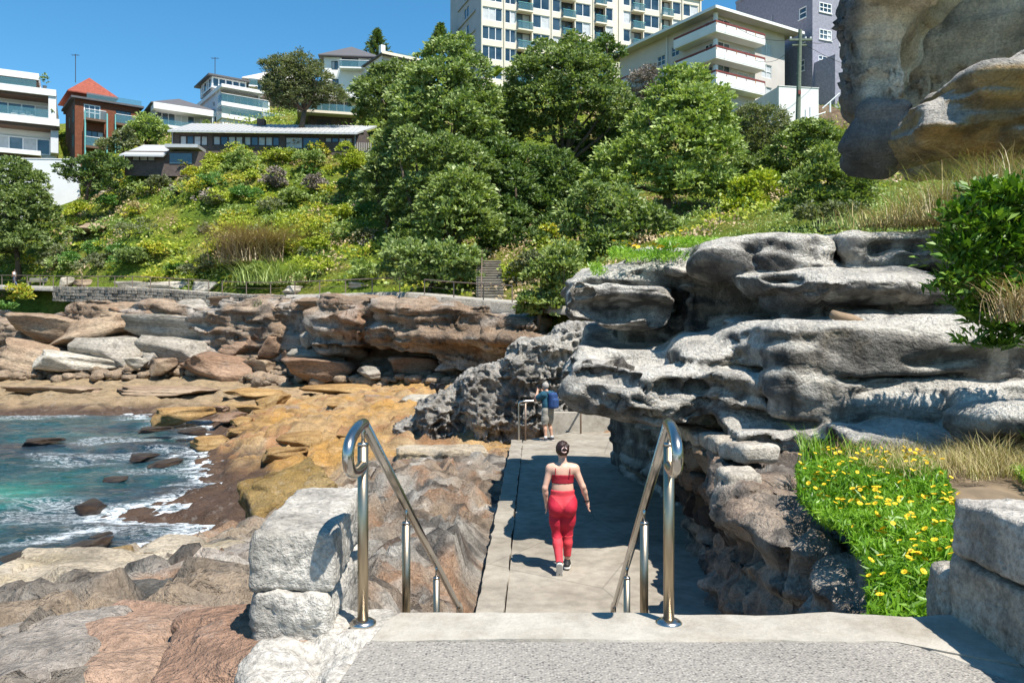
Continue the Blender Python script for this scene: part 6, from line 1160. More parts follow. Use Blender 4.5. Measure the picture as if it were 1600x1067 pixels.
def pine(px, top, base, Y, label):
    t = thing('norfolk_pine', label, 'pine tree', P(px, base, Y)); h = (base - top) * Y / F; rg = np.random.default_rng(px); C = []; D = []
    mb = MB().tube([(0, 0, -1), (0, 0, h)], [0.3, 0.05], 7)
    for k in range(9):
        z = h * (0.25 + 0.72 * k / 8); r = (h * 0.42) * (1 - k / 9.5)
        for j in range(7):
            a = 2 * math.pi * j / 7 + k * 0.7 + rg.uniform(-.15, .15); e = np.array((math.cos(a), math.sin(a), 0.22)); mb.tube([(0, 0, z), e * r + (0, 0, z)], [.06, .02], 4)
            for q_ in np.linspace(0.2, 1.0, 9): 
                for s_ in range(5): C.append(e * r * q_ + (0, 0, z) + rg.normal(0, .14, 3)); D.append(e + np.array((0, 0, .5)))
    V, Fc, r = leaves(np.array(C), np.array(D), 0.6, 0.16, 3); link('crown', mesh('crown', V, Fc, False, None, r), M['leaf_dark'], t); mb.build('trunk', M['bark'], t)
pine(589, 47, 110, 135, 'symmetrical pine tree with tiered branches on the skyline'); pine(688, 38, 90, 130, 'narrow dark pine top poking above the tall leafy tree')
def paddle(px, py, Y, n, ln, label, seed):
    rg = np.random.default_rng(seed); t = thing('broadleaf_palm', label, 'palm', P(px, py, Y)); 
    for k in range(n):
        a = rg.uniform(0, 6.28); e = rg.uniform(0.3, 1.2); d = np.array((math.cos(a) * math.cos(e), math.sin(a) * math.cos(e), math.sin(e))); w = np.cross(d, (0, 0, 1)); w /= np.linalg.norm(w); V = []
        for q_ in np.linspace(0, 1, 6): c = d * ln * q_ - np.array((0, 0, 0.35 * ln * q_ ** 2)); b_ = ln * 0.14 * math.sin(math.pi * min(1, 0.08 + q_ * 0.9)) + .02; V += [c - w * b_, c + w * b_]
        o = link('leaf', mesh('leaf', V, np.array([(2 * i, 2 * i + 1, 2 * i + 3, 2 * i + 2) for i in range(5)]), False, None, rg.random(5) * .3 + .2), M['leaf_bright'], t, loc=(rg.normal(0, .3), rg.normal(0, .3), 0))
paddle(572, 150, 92, 12, 2.4, 'broad-leaved palm beside the white hilltop house', 3); paddle(605, 245, 84, 12, 2.6, 'broad-leaved plant at the right end of the long low house', 4); paddle(775, 120, 108, 10, 2.4, 'broad-leaved palm at the foot of the apartment tower', 5)
# shrubs on the green slope
protos = {}
def shrub(px, py, w, h, mat, label, name='shrub', ln=0.3, k=1.0, Y=None):
    Y = Y or hit(px, py); s = Y / F; tree_seed[0] += 1; sd = 900 + tree_seed[0]
    L = blobset(sd, 7, w * s * 0.32, w * s * 0.28, h * s * 0.28, min(w, h) * s * 0.22, min(w, h) * s * 0.34, h * s * 0.42)
    V, Fc, r = crown(L, 10, int(k * 42 * sum(b_[3] ** 2 for b_ in L) / (ln / .3) ** 1.5) + 25, ln, ln * .5, 0.35, sd)
    o = link(name, mesh(name, V, Fc, False, None, r), M[mat], loc=P(px, py, Y) - np.array((0, 0, .1))); return tag(o, label, name.replace('_', ' '))
for a in [
    (250, 300, 46, 30, 'leaf_olive', 'olive shrub with reddish tips below the left wing of the long house'), (215, 285, 34, 26, 'leaf_green', 'small round deep green bush left of the olive shrub', 'bush'), (275, 262, 30, 20, 'leaf_olive', 'grey-green shrub against the left wing of the long house'),
    (330, 262, 70, 42, 'leaf_lime', 'yellow-green bush under the windows of the long house', 'bush'), (385, 262, 80, 36, 'leaf_bright', 'bright bush in front of the middle of the long house', 'bush'), (440, 265, 74, 38, 'leaf_lime', 'lime-topped bush before the large windows of the long house', 'bush'), (490, 268, 70, 40, 'leaf_bright', 'leafy bush below the right windows of the long house', 'bush'), (540, 270, 66, 50, 'leaf_lime', 'tall lime-green bush at the right end of the long house', 'bush'),
    (555, 310, 70, 46, 'leaf_bright', 'rounded green bush beneath the timber deck', 'bush'), (500, 300, 60, 36, 'leaf_twig', 'leafless grey-brown shrub among the bright bushes'), (430, 300, 50, 44, 'leaf_twig', 'bare twiggy shrub left of the leafless grey-brown one'), (460, 325, 60, 36, 'leaf_bright', 'green bush below the bare twiggy shrub', 'bush'), (530, 345, 60, 34, 'leaf_lime', 'low lime bush right of centre on the slope', 'bush'),
    (385, 318, 66, 34, 'leaf_green', 'deep green bush in the middle of the upper slope', 'bush'), (335, 300, 60, 34, 'leaf_green', 'dark green bush left of the deep green one on the upper slope', 'bush'), (300, 285, 40, 26, 'leaf_mix', 'mottled shrub high on the slope by the lower roof'), (278, 305, 20, 20, 'leaf_twig', 'small dead grey shrub on the upper slope'),
    (150, 300, 50, 26, 'leaf_dark', 'dark shrub at the foot of the coast tree'), (180, 330, 70, 30, 'leaf_green', 'spreading green bush below the coast tree', 'bush'), (120, 335, 46, 28, 'leaf_lime', 'lime bush right of the evergreen at the left edge', 'bush'), (220, 335, 50, 22, 'leaf_straw', 'pale tufted shrub on the upper left slope'), (170, 322, 30, 18, 'leaf_straw', 'pale plume grass beside the spreading green bush'),
    (110, 420, 36, 34, 'leaf_green', 'round bright green bush above the rocks by the bench', 'bush'), (205, 430, 66, 50, 'leaf_tree', 'tall mixed green bush above the railed path', 'bush'), (275, 428, 36, 22, 'leaf_green', 'small round green bush hanging over the path rocks', 'bush'), (240, 405, 60, 34, 'leaf_mix', 'yellowing bush in the middle of the lower slope', 'bush'), (310, 435, 70, 40, 'leaf_olive', 'brownish drooping shrub over the path cutting'), (150, 425, 50, 34, 'leaf_olive', 'brownish shrub behind the bench rocks'), (85, 415, 44, 34, 'leaf_olive', 'dull olive shrub left of the round bright bush'), (340, 400, 56, 30, 'leaf_mix', 'red-flecked bush left of the dry shrub', 'bush'),
    (570, 440, 70, 46, 'leaf_bright', 'grassy green bush beside the railing left of the low dense bush', 'bush'), (500, 400, 66, 34, 'leaf_lime', 'lime bush right of the dry straw shrub', 'bush'), (480, 445, 70, 34, 'leaf_bright', 'leafy bush along the path right of the dry straw shrub', 'bush'), (405, 450, 60, 50, 'leaf_bright', 'reedy green bush below the dry straw shrub', 'bush'), (565, 380, 40, 26, 'leaf_olive', 'olive shrub left of the drooping leafy tree'),
    (800, 445, 40, 40, 'leaf_lime', 'lime shrub right of the far steps'), (825, 440, 70, 60, 'leaf_olive', 'soft grey-green shrub above the short railing'), (855, 375, 40, 30, 'leaf_mix', 'yellow-green shrub high above the far steps'), (895, 425, 40, 50, 'leaf_tree', 'leafy shrub behind the left end of the outcrop'),
]: shrub(*a)
# dry straw-coloured shrub
def tuft(name, C, hgt, lean, wd, n, mat, label, cat, seed, spread=0.3, curl=.5):
    rg = np.random.default_rng(seed); pts = np.array(C) + rg.normal(0, 1, (n, 3)) * np.array((spread, spread, 0.02)); V, Fc, r = blades(pts, hgt, lean, wd, seed, curl); return solid(name, V, Fc, M[mat], label, cat, rnd=r)
Y = hit(400, 408); tuft('dry_shrub', P(400, 412, Y), 5.6, .9, .085, 2200, 'leaf_dry', 'tall dry straw-coloured shrub on the slope above the railing', 'shrub', 5, 1.25, .9); Y = hit(450, 430); tuft('reed_clump', P(455, 447, Y), 3.2, 1.0, .08, 1500, 'leaf_bright', 'arching green reed clump right of the dry straw shrub', 'reeds', 6, 1.9, .8)
# uncountable low scrub on the slope
rg = np.random.default_rng(77); n = 17000; X = rg.uniform(-85, 52, n); Y = rg.uniform(50, 122, n); path_y = np.interp(X, FP[:, 0], FP[:, 1]); ok = (Y > path_y + 2.2) & ((X < 6) | (Y > 52)); X = X[ok]; Y = Y[ok]; Z = hz(X.reshape(1, -1), Y.reshape(1, -1)).ravel()
q = np.stack([X, Y, 0 * X], 1); reg = fbm(q * 0.13, 3, 2) + 0.25 * rg.normal(0, 1, len(X)); reg2 = fbm(q * 0.3, 2, 9)
for nm, m, mat, lab, hh_, ln_ in (('low_scrub', (reg > 0.0) & (reg2 > -.05), 'leaf_lime', 'yellow-green ground cover spread over the slope', .35, .32), ('low_scrub', (reg <= 0.0) & (reg2 > -.05), 'leaf_bright', 'mid-green scrub spread over the slope', .55, .32), ('low_scrub', (reg2 <= -.05) & (reg2 > -.28), 'leaf_mix', 'reddish-yellow creeping succulents on the slope', .3, .28), ('low_scrub', reg2 <= -.28, 'leaf_dry', 'dry brown undergrowth patches on the slope', .4, .3)):
    c = np.stack([X[m], Y[m], Z[m] + .1], 1); per = 9; ci = np.repeat(np.arange(len(c)), per); off = sph(rg, len(ci)); off[:, 2] = np.abs(off[:, 2]) * .8; sz_ = rg.uniform(.5, 1.3, len(c)) * (0.7 + 1.9 * np.clip(fbm(c * np.array((.35, .35, 0)), 2, 21), 0, 1))
    V, Fc, r = leaves(c[ci] + off * (hh_ * 1.3 * sz_[ci])[:, None], off + np.array((0, 0, .4)), ln_, ln_ * .55, 12); r = .5 * r + .5 * rg.random(len(c))[ci]; o = solid(nm, V, Fc, M[mat], lab, 'ground cover', rnd=r); o['kind'] = 'stuff'

rg = np.random.default_rng(79)
for nm, mat, lab, nb_, r0, r1 in (('hillside_scrub', 'leaf_lime', 'rounded lime-green scrub massed over the slope', 40, .8, 2.0), ('hillside_scrub', 'leaf_bright', 'rounded mid-green scrub massed over the slope', 26, .9, 2.0), ('hillside_scrub', 'leaf_olive', 'dull olive scrub scattered through the slope', 22, .7, 1.7), ('hillside_scrub', 'leaf_green', 'deep green scrub patches on the slope', 7, .8, 1.8), ('hillside_scrub', 'leaf_mix', 'yellow and red-tinged scrub on the lower slope', 36, .7, 1.8), ('hillside_scrub', 'leaf_twig', 'bare grey-brown scrub on the upper slope', 12, .6, 1.5)):
    B_ = []
    for k in range(nb_):
        for _ in range(40):
            x_ = rg.uniform(-72, -12); y_ = rg.uniform(66, 101); pyx = np.interp(x_, FP[:, 0], FP[:, 1]); pxx = 800 + F * x_ / y_
            if y_ > pyx + 3 and 60 < pxx < 600: break
        zg = float(hz(np.array([[x_]]), np.array([[y_]]))[0, 0]); r_ = rg.uniform(r0, r1)
        for j in range(3): B_.append((x_ + rg.normal(0, r_ * .5), y_ + rg.normal(0, r_ * .5), zg + r_ * .05, r_ * rg.uniform(.5, .9)))
    V, Fc, r = crown(B_, 9, int(20 * sum(b_[3] ** 2 for b_ in B_)), .30, .15, .4, 60 + nb_); o = solid(nm, V, Fc, M[mat], lab, 'scrub', rnd=r); o['kind'] = 'stuff'
rg = np.random.default_rng(78); n = 2600; Y = rg.uniform(13.6, 50, n); X = Y * rg.uniform(.17, .62, n); Z = hz(X.reshape(1, -1), Y.reshape(1, -1)).ravel(); per = 10; c = np.stack([X, Y, Z + .1], 1); ci = np.repeat(np.arange(n), per); off = sph(rg, n * per); off[:, 2] = np.abs(off[:, 2]); sz_ = rg.uniform(.4, 1.4, n) * np.interp(Y, [14, 24, 50], [.14, .45, .6])
V, Fc, r = leaves(c[ci] + off * (sz_[ci])[:, None], off + np.array((0, 0, .4)), .17, .08, 13); o = solid('low_scrub', V, Fc, M['leaf_bright'], 'low green scrub behind the crest of the outcrop', 'ground cover', rnd=.5 * r + .5 * rg.random(n)[ci]); o['kind'] = 'stuff'
# near plants on the right
def inpoly(x, y, poly):
    c = np.zeros(len(x), bool); j = len(poly) - 1
    for i in range(len(poly)):
        (xi, yi), (xj, yj) = poly[i], poly[j]; m = ((yi > y) != (yj > y)) & (x < (xj - xi) * (y - yi) / (yj - yi + 1e-9) + xi); c ^= m; j = i
    return c
def bedz(x, y):
    q = np.stack([x, y, 0 * x], 1); return -1.50 + 0.19 * (y - 4.1) / 3.6 + .07 * fbm(q * 1.6, 3, 4)
def flower_mesh(parts=11):
    V = []; Fc = []
    for k in range(parts):
        a = 2 * math.pi * k / parts; d = np.array((math.cos(a), math.sin(a), 0)); w = np.array((-d[1], d[0], 0)) * .0085; b_ = len(V)
        V += [d * .006, d * .022 - w + (0, 0, .006), d * .034 + (0, 0, .009), d * .022 + w + (0, 0, .006)]; Fc.append((b_, b_ + 1, b_ + 2, b_ + 3))
    b_ = len(V); V += [(.009 * math.cos(j), .009 * math.sin(j), .007) for j in np.linspace(0, 6.283, 9)[:-1]]; Fc.append(tuple(range(b_, b_ + 8))); return V, Fc
FM = flower_mesh(); fme = mesh('flower', *FM); fme.materials.append(M['yellow']); fme.materials.append(M['yellow_dark']); fme.polygons[len(FM[1]) - 1].material_index = 1
def gazania(poly, n, nf, label, seed, fs=1.0, ln=.13, zf=bedz, tall=0.10):
    rg = np.random.default_rng(seed); P_ = np.array(poly); x = rg.uniform(P_[:, 0].min(), P_[:, 0].max(), n * 3); y = rg.uniform(P_[:, 1].min(), P_[:, 1].max(), n * 3); m = inpoly(x, y, poly); x, y = x[m][:n], y[m][:n]
    z = zf(x, y); C = np.stack([x, y, z + rg.uniform(0, tall, len(x))], 1); D = sph(rg, len(x)) * .8 + np.array((0, 0, .75)); V, Fc, r = leaves(C, D, ln, ln * .14, seed, .1)
    o = solid('flower_bed', V, Fc, M['leaf_gazania'], label, 'flowers', rnd=np.clip(.6 * r + .4 * (.5 + fbm(C * 1.5, 2, 3)), 0, 1)); o['kind'] = 'stuff'
    for k in rg.choice(len(x), nf, replace=False): link('flower', fme, None, o, loc=np.array((x[k], y[k], z[k] + tall + .055 + rg.uniform(0, .06))) - np.array(o.location), rot=(rg.normal(.35, .3), rg.normal(0, .3), rg.uniform(0, 6)), scale=(fs * rg.uniform(.75, 1.1),) * 3)
    return o
BED = [(1.80, 4.05), (2.22, 5.0), (2.30, 5.8), (2.38, 6.6), (2.62, 7.4), (3.2, 8.0), (4.2, 8.1), (3.75, 6.9), (3.2, 5.6), (2.75, 4.6), (2.35, 4.0)]
def soilx(U, Y): return np.interp(Y, [p_[1] for p_ in BED[:6]], [p_[0] + .18 for p_ in BED[:6]]) * (1 - U) + 6.8 * U
V, Fq = grid(np.linspace(0, 1, 60), np.linspace(3.9, 9.6, 70), lambda X, Y: bedz(X.ravel(), Y.ravel()).reshape(X.shape) - .06 - .35 * sstep(8.6, 9.6, Y)); V[:, 0] = soilx(V[:, 0], V[:, 1]); V[:, 2] = bedz(V[:, 0], V[:, 1]) - .06 - .35 * sstep(8.6, 9.6, V[:, 1])
plain('soil', (0.20, 0.145, 0.09), .95, var=.45, sc=3, bump=.8, bsc=14); o = link('garden_soil', mesh('garden_soil', V, Fq, True), M['soil']); o['kind'] = 'structure'
gazania(BED, 22000, 290, 'bright green bed of yellow daisy flowers beside the right handrail', 3, .66, .10, bedz, .08)
gazania([(4.15, 6.0), (4.6, 7.4), (5.6, 7.6), (5.4, 5.8)], 3500, 16, 'small clump of yellow daisies at the right edge behind the stone pier', 4)
def onrock(px, py, Y): return P(px, py, Y)
rg = np.random.default_rng(9); pts = np.stack([rg.uniform(3.2, 6.2, 260), rg.uniform(7.0, 8.6, 260), 0 * rg.random(260)], 1); pts[:, 2] = bedz(pts[:, 0], pts[:, 1]); C = np.repeat(pts, 22, 0) + rg.normal(0, .06, (260 * 22, 3)) * np.array((1, 1, .1)); V, Fc, r = blades(C, .22, .9, .007, 4); o = solid('dry_grass', V, Fc, M['leaf_straw'], 'dry straw-coloured grass between the flower bed and the outcrop', 'grass', rnd=r); o['kind'] = 'stuff'
tuft('grass_tuft', (4.6, 7.7, -1.35), .42, .8, .009, 260, 'leaf_straw', 'yellowing grass tuft among the dry grass below the outcrop', 'grass tuft', 7, .10); tuft('grass_tuft', (3.05, 8.0, -1.32), .42, .5, .012, 120, 'leaf_gazania', 'small green grass tuft at the back of the flower bed', 'grass tuft', 8, .09); tuft('grass_tuft', (3.45, 8.0, -1.32), .30, .7, .02, 140, 'leaf_gazania', 'low leafy green tuft under the lowest rock ledge', 'grass tuft', 18, .14); tuft('grass_tuft', (5.3, 7.6, -1.3), .6, .5, .012, 140, 'leaf_gazania', 'tall green grass tuft at the right edge by the stone pier', 'grass tuft', 19, .12)
tree('glossy dark-leaved shrub overhanging the right end of the outcrop', (1590, 500), 8.6, bl((1520, 350, 34), (1555, 320, 34), (1600, 320, 40), (1505, 400, 34), (1550, 390, 44), (1600, 400, 50), (1500, 440, 28), (1535, 450, 40), (1590, 470, 44), (1545, 500, 30), (1500, 480, 20), (1640, 400, 60), (1640, 480, 50), (1590, 530, 30), (1480, 410, 12), (1478, 455, 12), (1490, 370, 14), (1520, 530, 16), (1560, 545, 16), (1500, 330, 16), (1540, 295, 14)), 'leaf_glossy', k=1.5, ln=.15, wd=.042, cr=.2, trunk=0, name='shrub', cat='shrub', per=12)
tuft('grass_tuft', P(1598, 500, 7.9), .85, .8, .011, 240, 'leaf_dry', 'wiry dry grass arching out of the glossy shrub at the right edge', 'grass tuft', 9, .12, 1.1)
for x, y, Yy, h, n, mat, lab, sd in ((1490, 345, 11.8, .85, 800, 'leaf_straw', 'large tuft of tawny grass beneath the cave boulder', 1), (1555, 320, 11.6, .85, 700, 'leaf_bright', 'dark green grass clump in the shade of the rock ledge', 2), (1400, 350, 12.5, .38, 600, 'leaf_straw', 'short dry grass along the top of the outcrop', 3), (1570, 310, 11.3, .85, 500, 'leaf_dry', 'long tawny grass below the orange-banded ledge', 4), (1445, 352, 12.2, .42, 600, 'leaf_straw', 'dry grass fringe left of the large tawny tuft', 5), (1350, 352, 12.8, .28, 350, 'leaf_bright', 'short green grass on the outcrop edge below the dark thicket', 6)):
    o = tuft('grass_tuft', P(x, y, Yy), h, .75, .012, n, mat, lab, 'grass tuft', 30 + sd, .38, .7)
    if h < .5: o['kind'] = 'stuff'; o.name = 'short_grass'
def topz(x, y): return np.full(len(x), 0.0)
for x, y, Yy, w, n, nf, lab, sd in ((1010, 398, 14.2, .42, 900, 12, 'flowering succulent mat in the middle of the outcrop top', 41), (1075, 378, 14.6, .55, 1100, 4, 'green succulent mat along the crest of the outcrop', 42), (972, 394, 14.2, .22, 400, 2, 'small succulent patch at the left of the outcrop top', 43), (1050, 398, 13.9, .28, 450, 8, 'yellow-flowered patch nearest the edge of the outcrop top', 44), (935, 420, 14.1, .14, 200, 0, 'tiny green plant on the left shoulder of the outcrop', 45)):
    c = P(x, y, Yy); gazania([(c[0] - w, c[1] - .5), (c[0] + w, c[1] - .3), (c[0] + w * .8, c[1] + 1.2), (c[0] - w * .7, c[1] + 1.0)], n, nf, lab, sd, 1.3, .13, (lambda c: lambda xx, yy: c[2] - .08 + .16 * (yy - c[1]) + .06 * (xx - c[0]))(c), .14)
tuft('weed_tuft', P(405, 480, 64.5), .8, .6, .06, 60, 'leaf_olive', 'lone weed growing at the edge of the far railing', 'grass tuft', 50, .3)
shrub(25, 470, 70, 30, 'leaf_mix', 'yellow-green bush on the near side of the far path at the left edge', 'bush', Y=79); shrub(12, 485, 40, 16, 'leaf_green', 'dark leafy bush with white flowers at the far left rock edge', 'bush', Y=77)
# ------------------------------------------------------------------ handrails
def curve(pts, k=6): return smooth_line(pts, k)
def handrail(sx, label):
    x0 = -0.652 if sx < 0 else 0.686; sl = 0.057; X = lambda y: x0 + sl * (y - 3.5); Zr = lambda y: -0.392 - 0.581 * (y - 3.5); t = thing('handrail', label, 'handrail', (x0, 3.5, LZ)); O = np.array((x0, 3.5, LZ))
    hook = curve([(X(3.48), 3.48, -.580), (X(3.38), 3.38, -.586), (X(3.29), 3.29, -.568), (X(3.252), 3.252, -.52), (X(3.262), 3.262, -.465), (X(3.32), 3.32, -.428), (X(3.43), 3.43, -.402), (X(3.52), 3.52, -.40)], 5)
    MB().tube(hook - O, .0245, 16).build('rail_return', M['steel'], t, True)
    MB().tube([np.array((X(3.52), 3.52, Zr(3.52) + .003)) - O, np.array((X(6.78), 6.78, Zr(6.78))) - O], .024, 16).build('rail', M['steel'], t, True)
    low = curve([(X(6.78), 6.78, Zr(6.78)), (X(6.9), 6.9, Zr(6.85)), (X(6.98), 6.98, Zr(6.85) - .06), (X(6.96), 6.96, Zr(6.85) - .2), (X(6.8), 6.8, Zr(6.85) - .22)], 5); MB().tube(low - O, .0245, 12).build('rail_return', M['steel'], t, True)
    for i, y in enumerate((3.5, 4.5, 5.62, 6.78)):
        zf = LZ if i == 0 else LZ - (int((y - 3.6) / .33) + 1) * (LZ - PZ0) / 11; zt = Zr(y) - .10
        p = MB().tube([np.array((X(y), y, zf)) - O, np.array((X(y), y, zt)) - O], .0235, 18).build('post', M['steel_brush'], t, True)
        MB().tube([np.array((X(y), y, zt)) - O, np.array((X(y), y, zt + .012)) - O], [.0255, .022], 18).build('cap', M['steel'], p, True); MB().tube([np.array((X(y), y, zt + .01)) - O, np.array((X(y), y, zt + .10)) - O], .008, 10).build('pin', M['steel'], p, True)
        if i == 0: MB().tube([np.array((X(y), y, zf - .01)) - O, np.array((X(y), y, zf + .006)) - O, np.array((X(y), y, zf + .016)) - O, np.array((X(y), y, zf + .02)) - O], [.058, .058, .045, .026], 24).build('base_flange', M['steel'], p, True)
    return t
handrail(-1, 'stainless steel handrail on the left side of the stairs'); handrail(1, 'stainless steel handrail on the right side of the stairs')
t = thing('path_rail', 'short bent steel railing at the end of the path beside the man', 'railing', P(811, 688, 23.5)); O = np.array(t.location)
a = P(811, 688, 23.5); MB().tube(curve([(0, 0, 0), (0, 0, .5), (0, 0, 1.05), (.06, 0, 1.13), (.2, 0, 1.15), (.8, .2, 1.16), (1.6, .9, 1.16), (2.2, 2.0, 1.16)], 4), .03, 10).build('rail', M['steel'], t, True)
for p in ((.19, .02, 0), (1.95, 1.6, 0)): MB().tube([p, (p[0], p[1], 1.15)], .028, 10).build('post', M['steel_far'], t, True)
t = thing('low_wall', 'low drip-stained concrete wall at the bend of the path behind the man', 'wall', (2.4, 25.6, PZ0)); MB().box(-1.3, 1.0, 0, .3, -.4, .62).build('wall', M['concrete_pale'], t); 
t = thing('wooden_log', 'short weathered wooden post lying on a ledge of the outcrop', 'log', P(1320, 502, 10.6)); MB().tube([(-.2, -.08, .09), (-.08, -.05, .06), (.08, -.02, .03), (.22, 0.0, -.02)], [.06, .062, .064, .052], 14).build('log', M['timber'], t, True)

# ------------------------------------------------------------------ people
def netpart(fd, g, name, mat, parent, smooth=True):
    V, Q = fd.net(g)
    if name in ('leggings', 'legging_panel', 'crop_top', 'shirt', 'shorts'): V = V + vnorm(V, Q) * ((.0022 if name[0] in 'lc' else .008) * ridge(V * np.array((16, 16, 30)) * (1 if name[0] in 'lc' else .5), 3, 5))[:, None]
    if True: return link(name, mesh(name, V, Q, smooth), M[mat], parent)
def hand(f, w, d, side, k=.010, curl=.5):
    """palm, four unequal bent fingers and a thumb; w = wrist, d = direction of the hand"""
    w = np.array(w); d = np.array(d, float); d /= np.linalg.norm(d); s = np.array((0, 1.0, 0)); s = s - d * (s @ d); s /= np.linalg.norm(s); n = np.cross(d, s) * side
    f.cone(w, w + d * .035, .024, .026, k); 
    for i, (o, L) in enumerate(((-.026, .058), (-.009, .072), (.009, .078), (.026, .07))):
        b0 = w + d * .03 + s * o * .8; b1 = w + d * .088 + s * o; f.cone(b0, b1, .013, .011, k); m1 = b1 + (d * .8 + n * curl * .4) * L * .5; f.cone(b1, m1, .0098, .009, .004); f.cone(m1, m1 + (d * .6 + n * curl) * L * .45, .009, .0075, .004)
    tb = w + d * .025 + s * .024; t1 = tb + d * .035 + s * .022 + n * .012; f.cone(tb, t1, .013, .011, k); f.cone(t1, t1 + d * .032 + n * .01, .0105, .0085, .004)
def body(h, J, lo, hi, fem=True):
    L = Field(lo, hi, h); U = Field(lo, hi, h); Tm = Field(lo, hi, h); hp = np.array(J['hip'])
    for s in ('l', 'r'):
        k, a, t = np.array(J['knee_' + s]), np.array(J['ankle_' + s]), np.array(J['toe_' + s]); b_ = hp + np.array(((-.088 if s == 'l' else .088), 0, -.04))
        L.cone(b_ + (0, 0, .02), b_ + (k - b_) * .55, .098 if fem else .092, .078, .05); L.cone(b_ + (k - b_) * .5, k, .08, .055, .05); c = k + (a - k) * .32; L.cone(k, c + np.array((0, -.012, 0)), .053, .053, .03); L.cone(c + np.array((0, -.012, 0)), a, .052, .034, .03); L.cone(a, a + (t - a) * .35, .036, .034, .03); L.cone(a + (t - a) * .3 - (0, 0, .0), t, .034, .024, .02)
        if fem: L.ell(hp + np.array(((-.078 if s == 'l' else .078), -.06, -.055)), (.10, .095, .105), k=.03)
    L.ell(hp + np.array((0, 0, .05)), (.165 if fem else .165, .105, .13), k=.06)
    ws = np.array(J['waist']); ch = np.array(J['chest'])
    for q in (U, Tm):
        q.cone(hp + (0, 0, .08), ws, .125 if fem else .15, .112 if fem else .15, .06, (1.12, .78)); q.cone(ws, ch, .112 if fem else .15, .125 if fem else .155, .07, (1.12, .78)); q.cone(ch + np.array((-.105, 0, .10)), ch + np.array((.105, 0, .10)), .07, .07, .08)
    U.cone(ch + (0, 0, .12), np.array(J['neck']), .055, .046, .05); U.cone(np.array(J['neck']), np.array(J['head']) - (0, 0, .04), .047, .052, .03); hd = np.array(J['head'])
    U.ell(hd, (.076, .098, .112), k=.02); U.ell(hd + np.array((0, .035, -.07)), (.05, .06, .055), k=.03); U.cone(hd + (0, .095, .01), hd + (0, .118, -.025), .010, .014, .012); U.ell(hd + np.array((.078, -.005, -.01)), (.012, .026, .034), k=.008); U.ell(hd + np.array((-.078, -.005, -.01)), (.012, .026, .034), k=.008)
    for s in ('l', 'r'):
        sg = -1 if s == 'l' else 1; sh, el, wr = ch + np.array((sg * (.165 if fem else .19), 0, .105)), np.array(J['elbow_' + s]), np.array(J['wrist_' + s]); ra = .046 if fem else .056
        U.cone(ch + np.array((sg * .10, 0, .11)), sh, .06, ra + .012, .05); U.cone(sh, el, ra + .006, ra * .78, .03); U.cone(el, el + (wr - el) * .35, ra * .8, ra * .78, .02); U.cone(el + (wr - el) * .3, wr, ra * .78, ra * .52, .02)
        if h < .02: hand(U, wr, wr - el if J.get('hand_' + s) is None else np.array(J['hand_' + s]), sg)
        else: U.cone(wr, wr + (wr - el) * .35, .03, .02, .02)
        if not fem: Tm.cone(ch + np.array((sg * .10, 0, .11)), sh, .062, ra + .012, .05); Tm.cone(sh, sh + (el - sh) * .62, ra + .02, ra + .018, .03)
    return L, U, Tm
def axes(f): return np.meshgrid(*f.ax, indexing='ij', sparse=True)
# woman in red walking away
J = dict(hip=(0, 0, .90), waist=(0, 0, 1.08), chest=(0, .01, 1.25), neck=(0, .015, 1.46), head=(.0, .03, 1.60), knee_l=(-.075, .02, .47), ankle_l=(-.045, -.20, .14), toe_l=(-.045, -.13, -.005), knee_r=(.07, .07, .48), ankle_r=(.065, .12, .085), toe_r=(.08, .29, .028), elbow_l=(-.235, -.03, 1.10), wrist_l=(-.215, .05, .88), elbow_r=(.27, -.02, 1.12), wrist_r=(.335, .07, .90), hand_l=(.05, .15, -1), hand_r=(.12, .1, -1))
t = thing('person', 'woman in a red crop top and red leggings walking away down the path', 'person', P(879, 891, 10.65), R(-2)); f0 = (-.46, -.42, -.06), (.52, .46, 1.82)
L, U, Tm = body(.011, J, *f0); x, y, z = axes(L)
netpart(U, np.minimum(U.g, L.g), 'body', 'skin', t)
lg = np.maximum(np.maximum(np.minimum(L.g, np.maximum(Tm.g, z - 1.1)) - .008, z - (1.075 + .12 * y * y)), .165 - z); netpart(L, lg, 'leggings', 'legging', t)
v = .935 - .115 * np.clip(1 - np.abs(x) / .085, 0, 1) + .05 * np.clip((np.abs(x) - .09) / .06, 0, 1); netpart(L, np.maximum(np.maximum(np.minimum(L.g, Tm.g) - .0105, z - 1.078), v - z), 'legging_panel', 'legging_light', t)
netpart(L, np.maximum(np.maximum(L.g - .0105, z - (.46 + .25 * y)), .166 - z), 'legging_panel', 'legging_light', t)
netpart(U, np.maximum(np.maximum(Tm.g - .008, z - (1.285 - .02 * np.abs(x))), 1.165 - z), 'crop_top', 'crimson', t)
for sx in (-1, 1):
    pts = []
    for q in np.linspace(0, 1, 9):
        pts.append((sx * (.095 + .0 * q), -.098 + .02 * q + .075 * q ** 3, 1.275 + .145 * q))
    MB().tube(pts, .006, 6).build('strap', M['crimson'], t)
H_ = Field((-.16, -.2, 1.42), (.16, .2, 1.84), .009); hd = np.array(J['head']); H_.ell(hd + np.array((0, -.012, .018)), (.088, .104, .108), k=0); H_.ell(hd + np.array((0, .16, -.05)), (.2, .13, .12), k=.02, cut=True); H_.ell(hd + np.array((0, -.02, -.15)), (.12, .2, .075), k=.02, cut=True); H_.ell(hd + np.array((.02, -.115, .025)), (.058, .045, .05), k=.015); H_.ell(hd + np.array((.055, -.10, .07)), (.035, .03, .025), k=.012)
V, Q = H_.net(); V += vnorm(V, Q) * (.006 * ridge(V * np.array((40, 40, 18)), 2, 3))[:, None]; hr = link('hair', mesh('hair', V, Q, True), M['hair'], t)
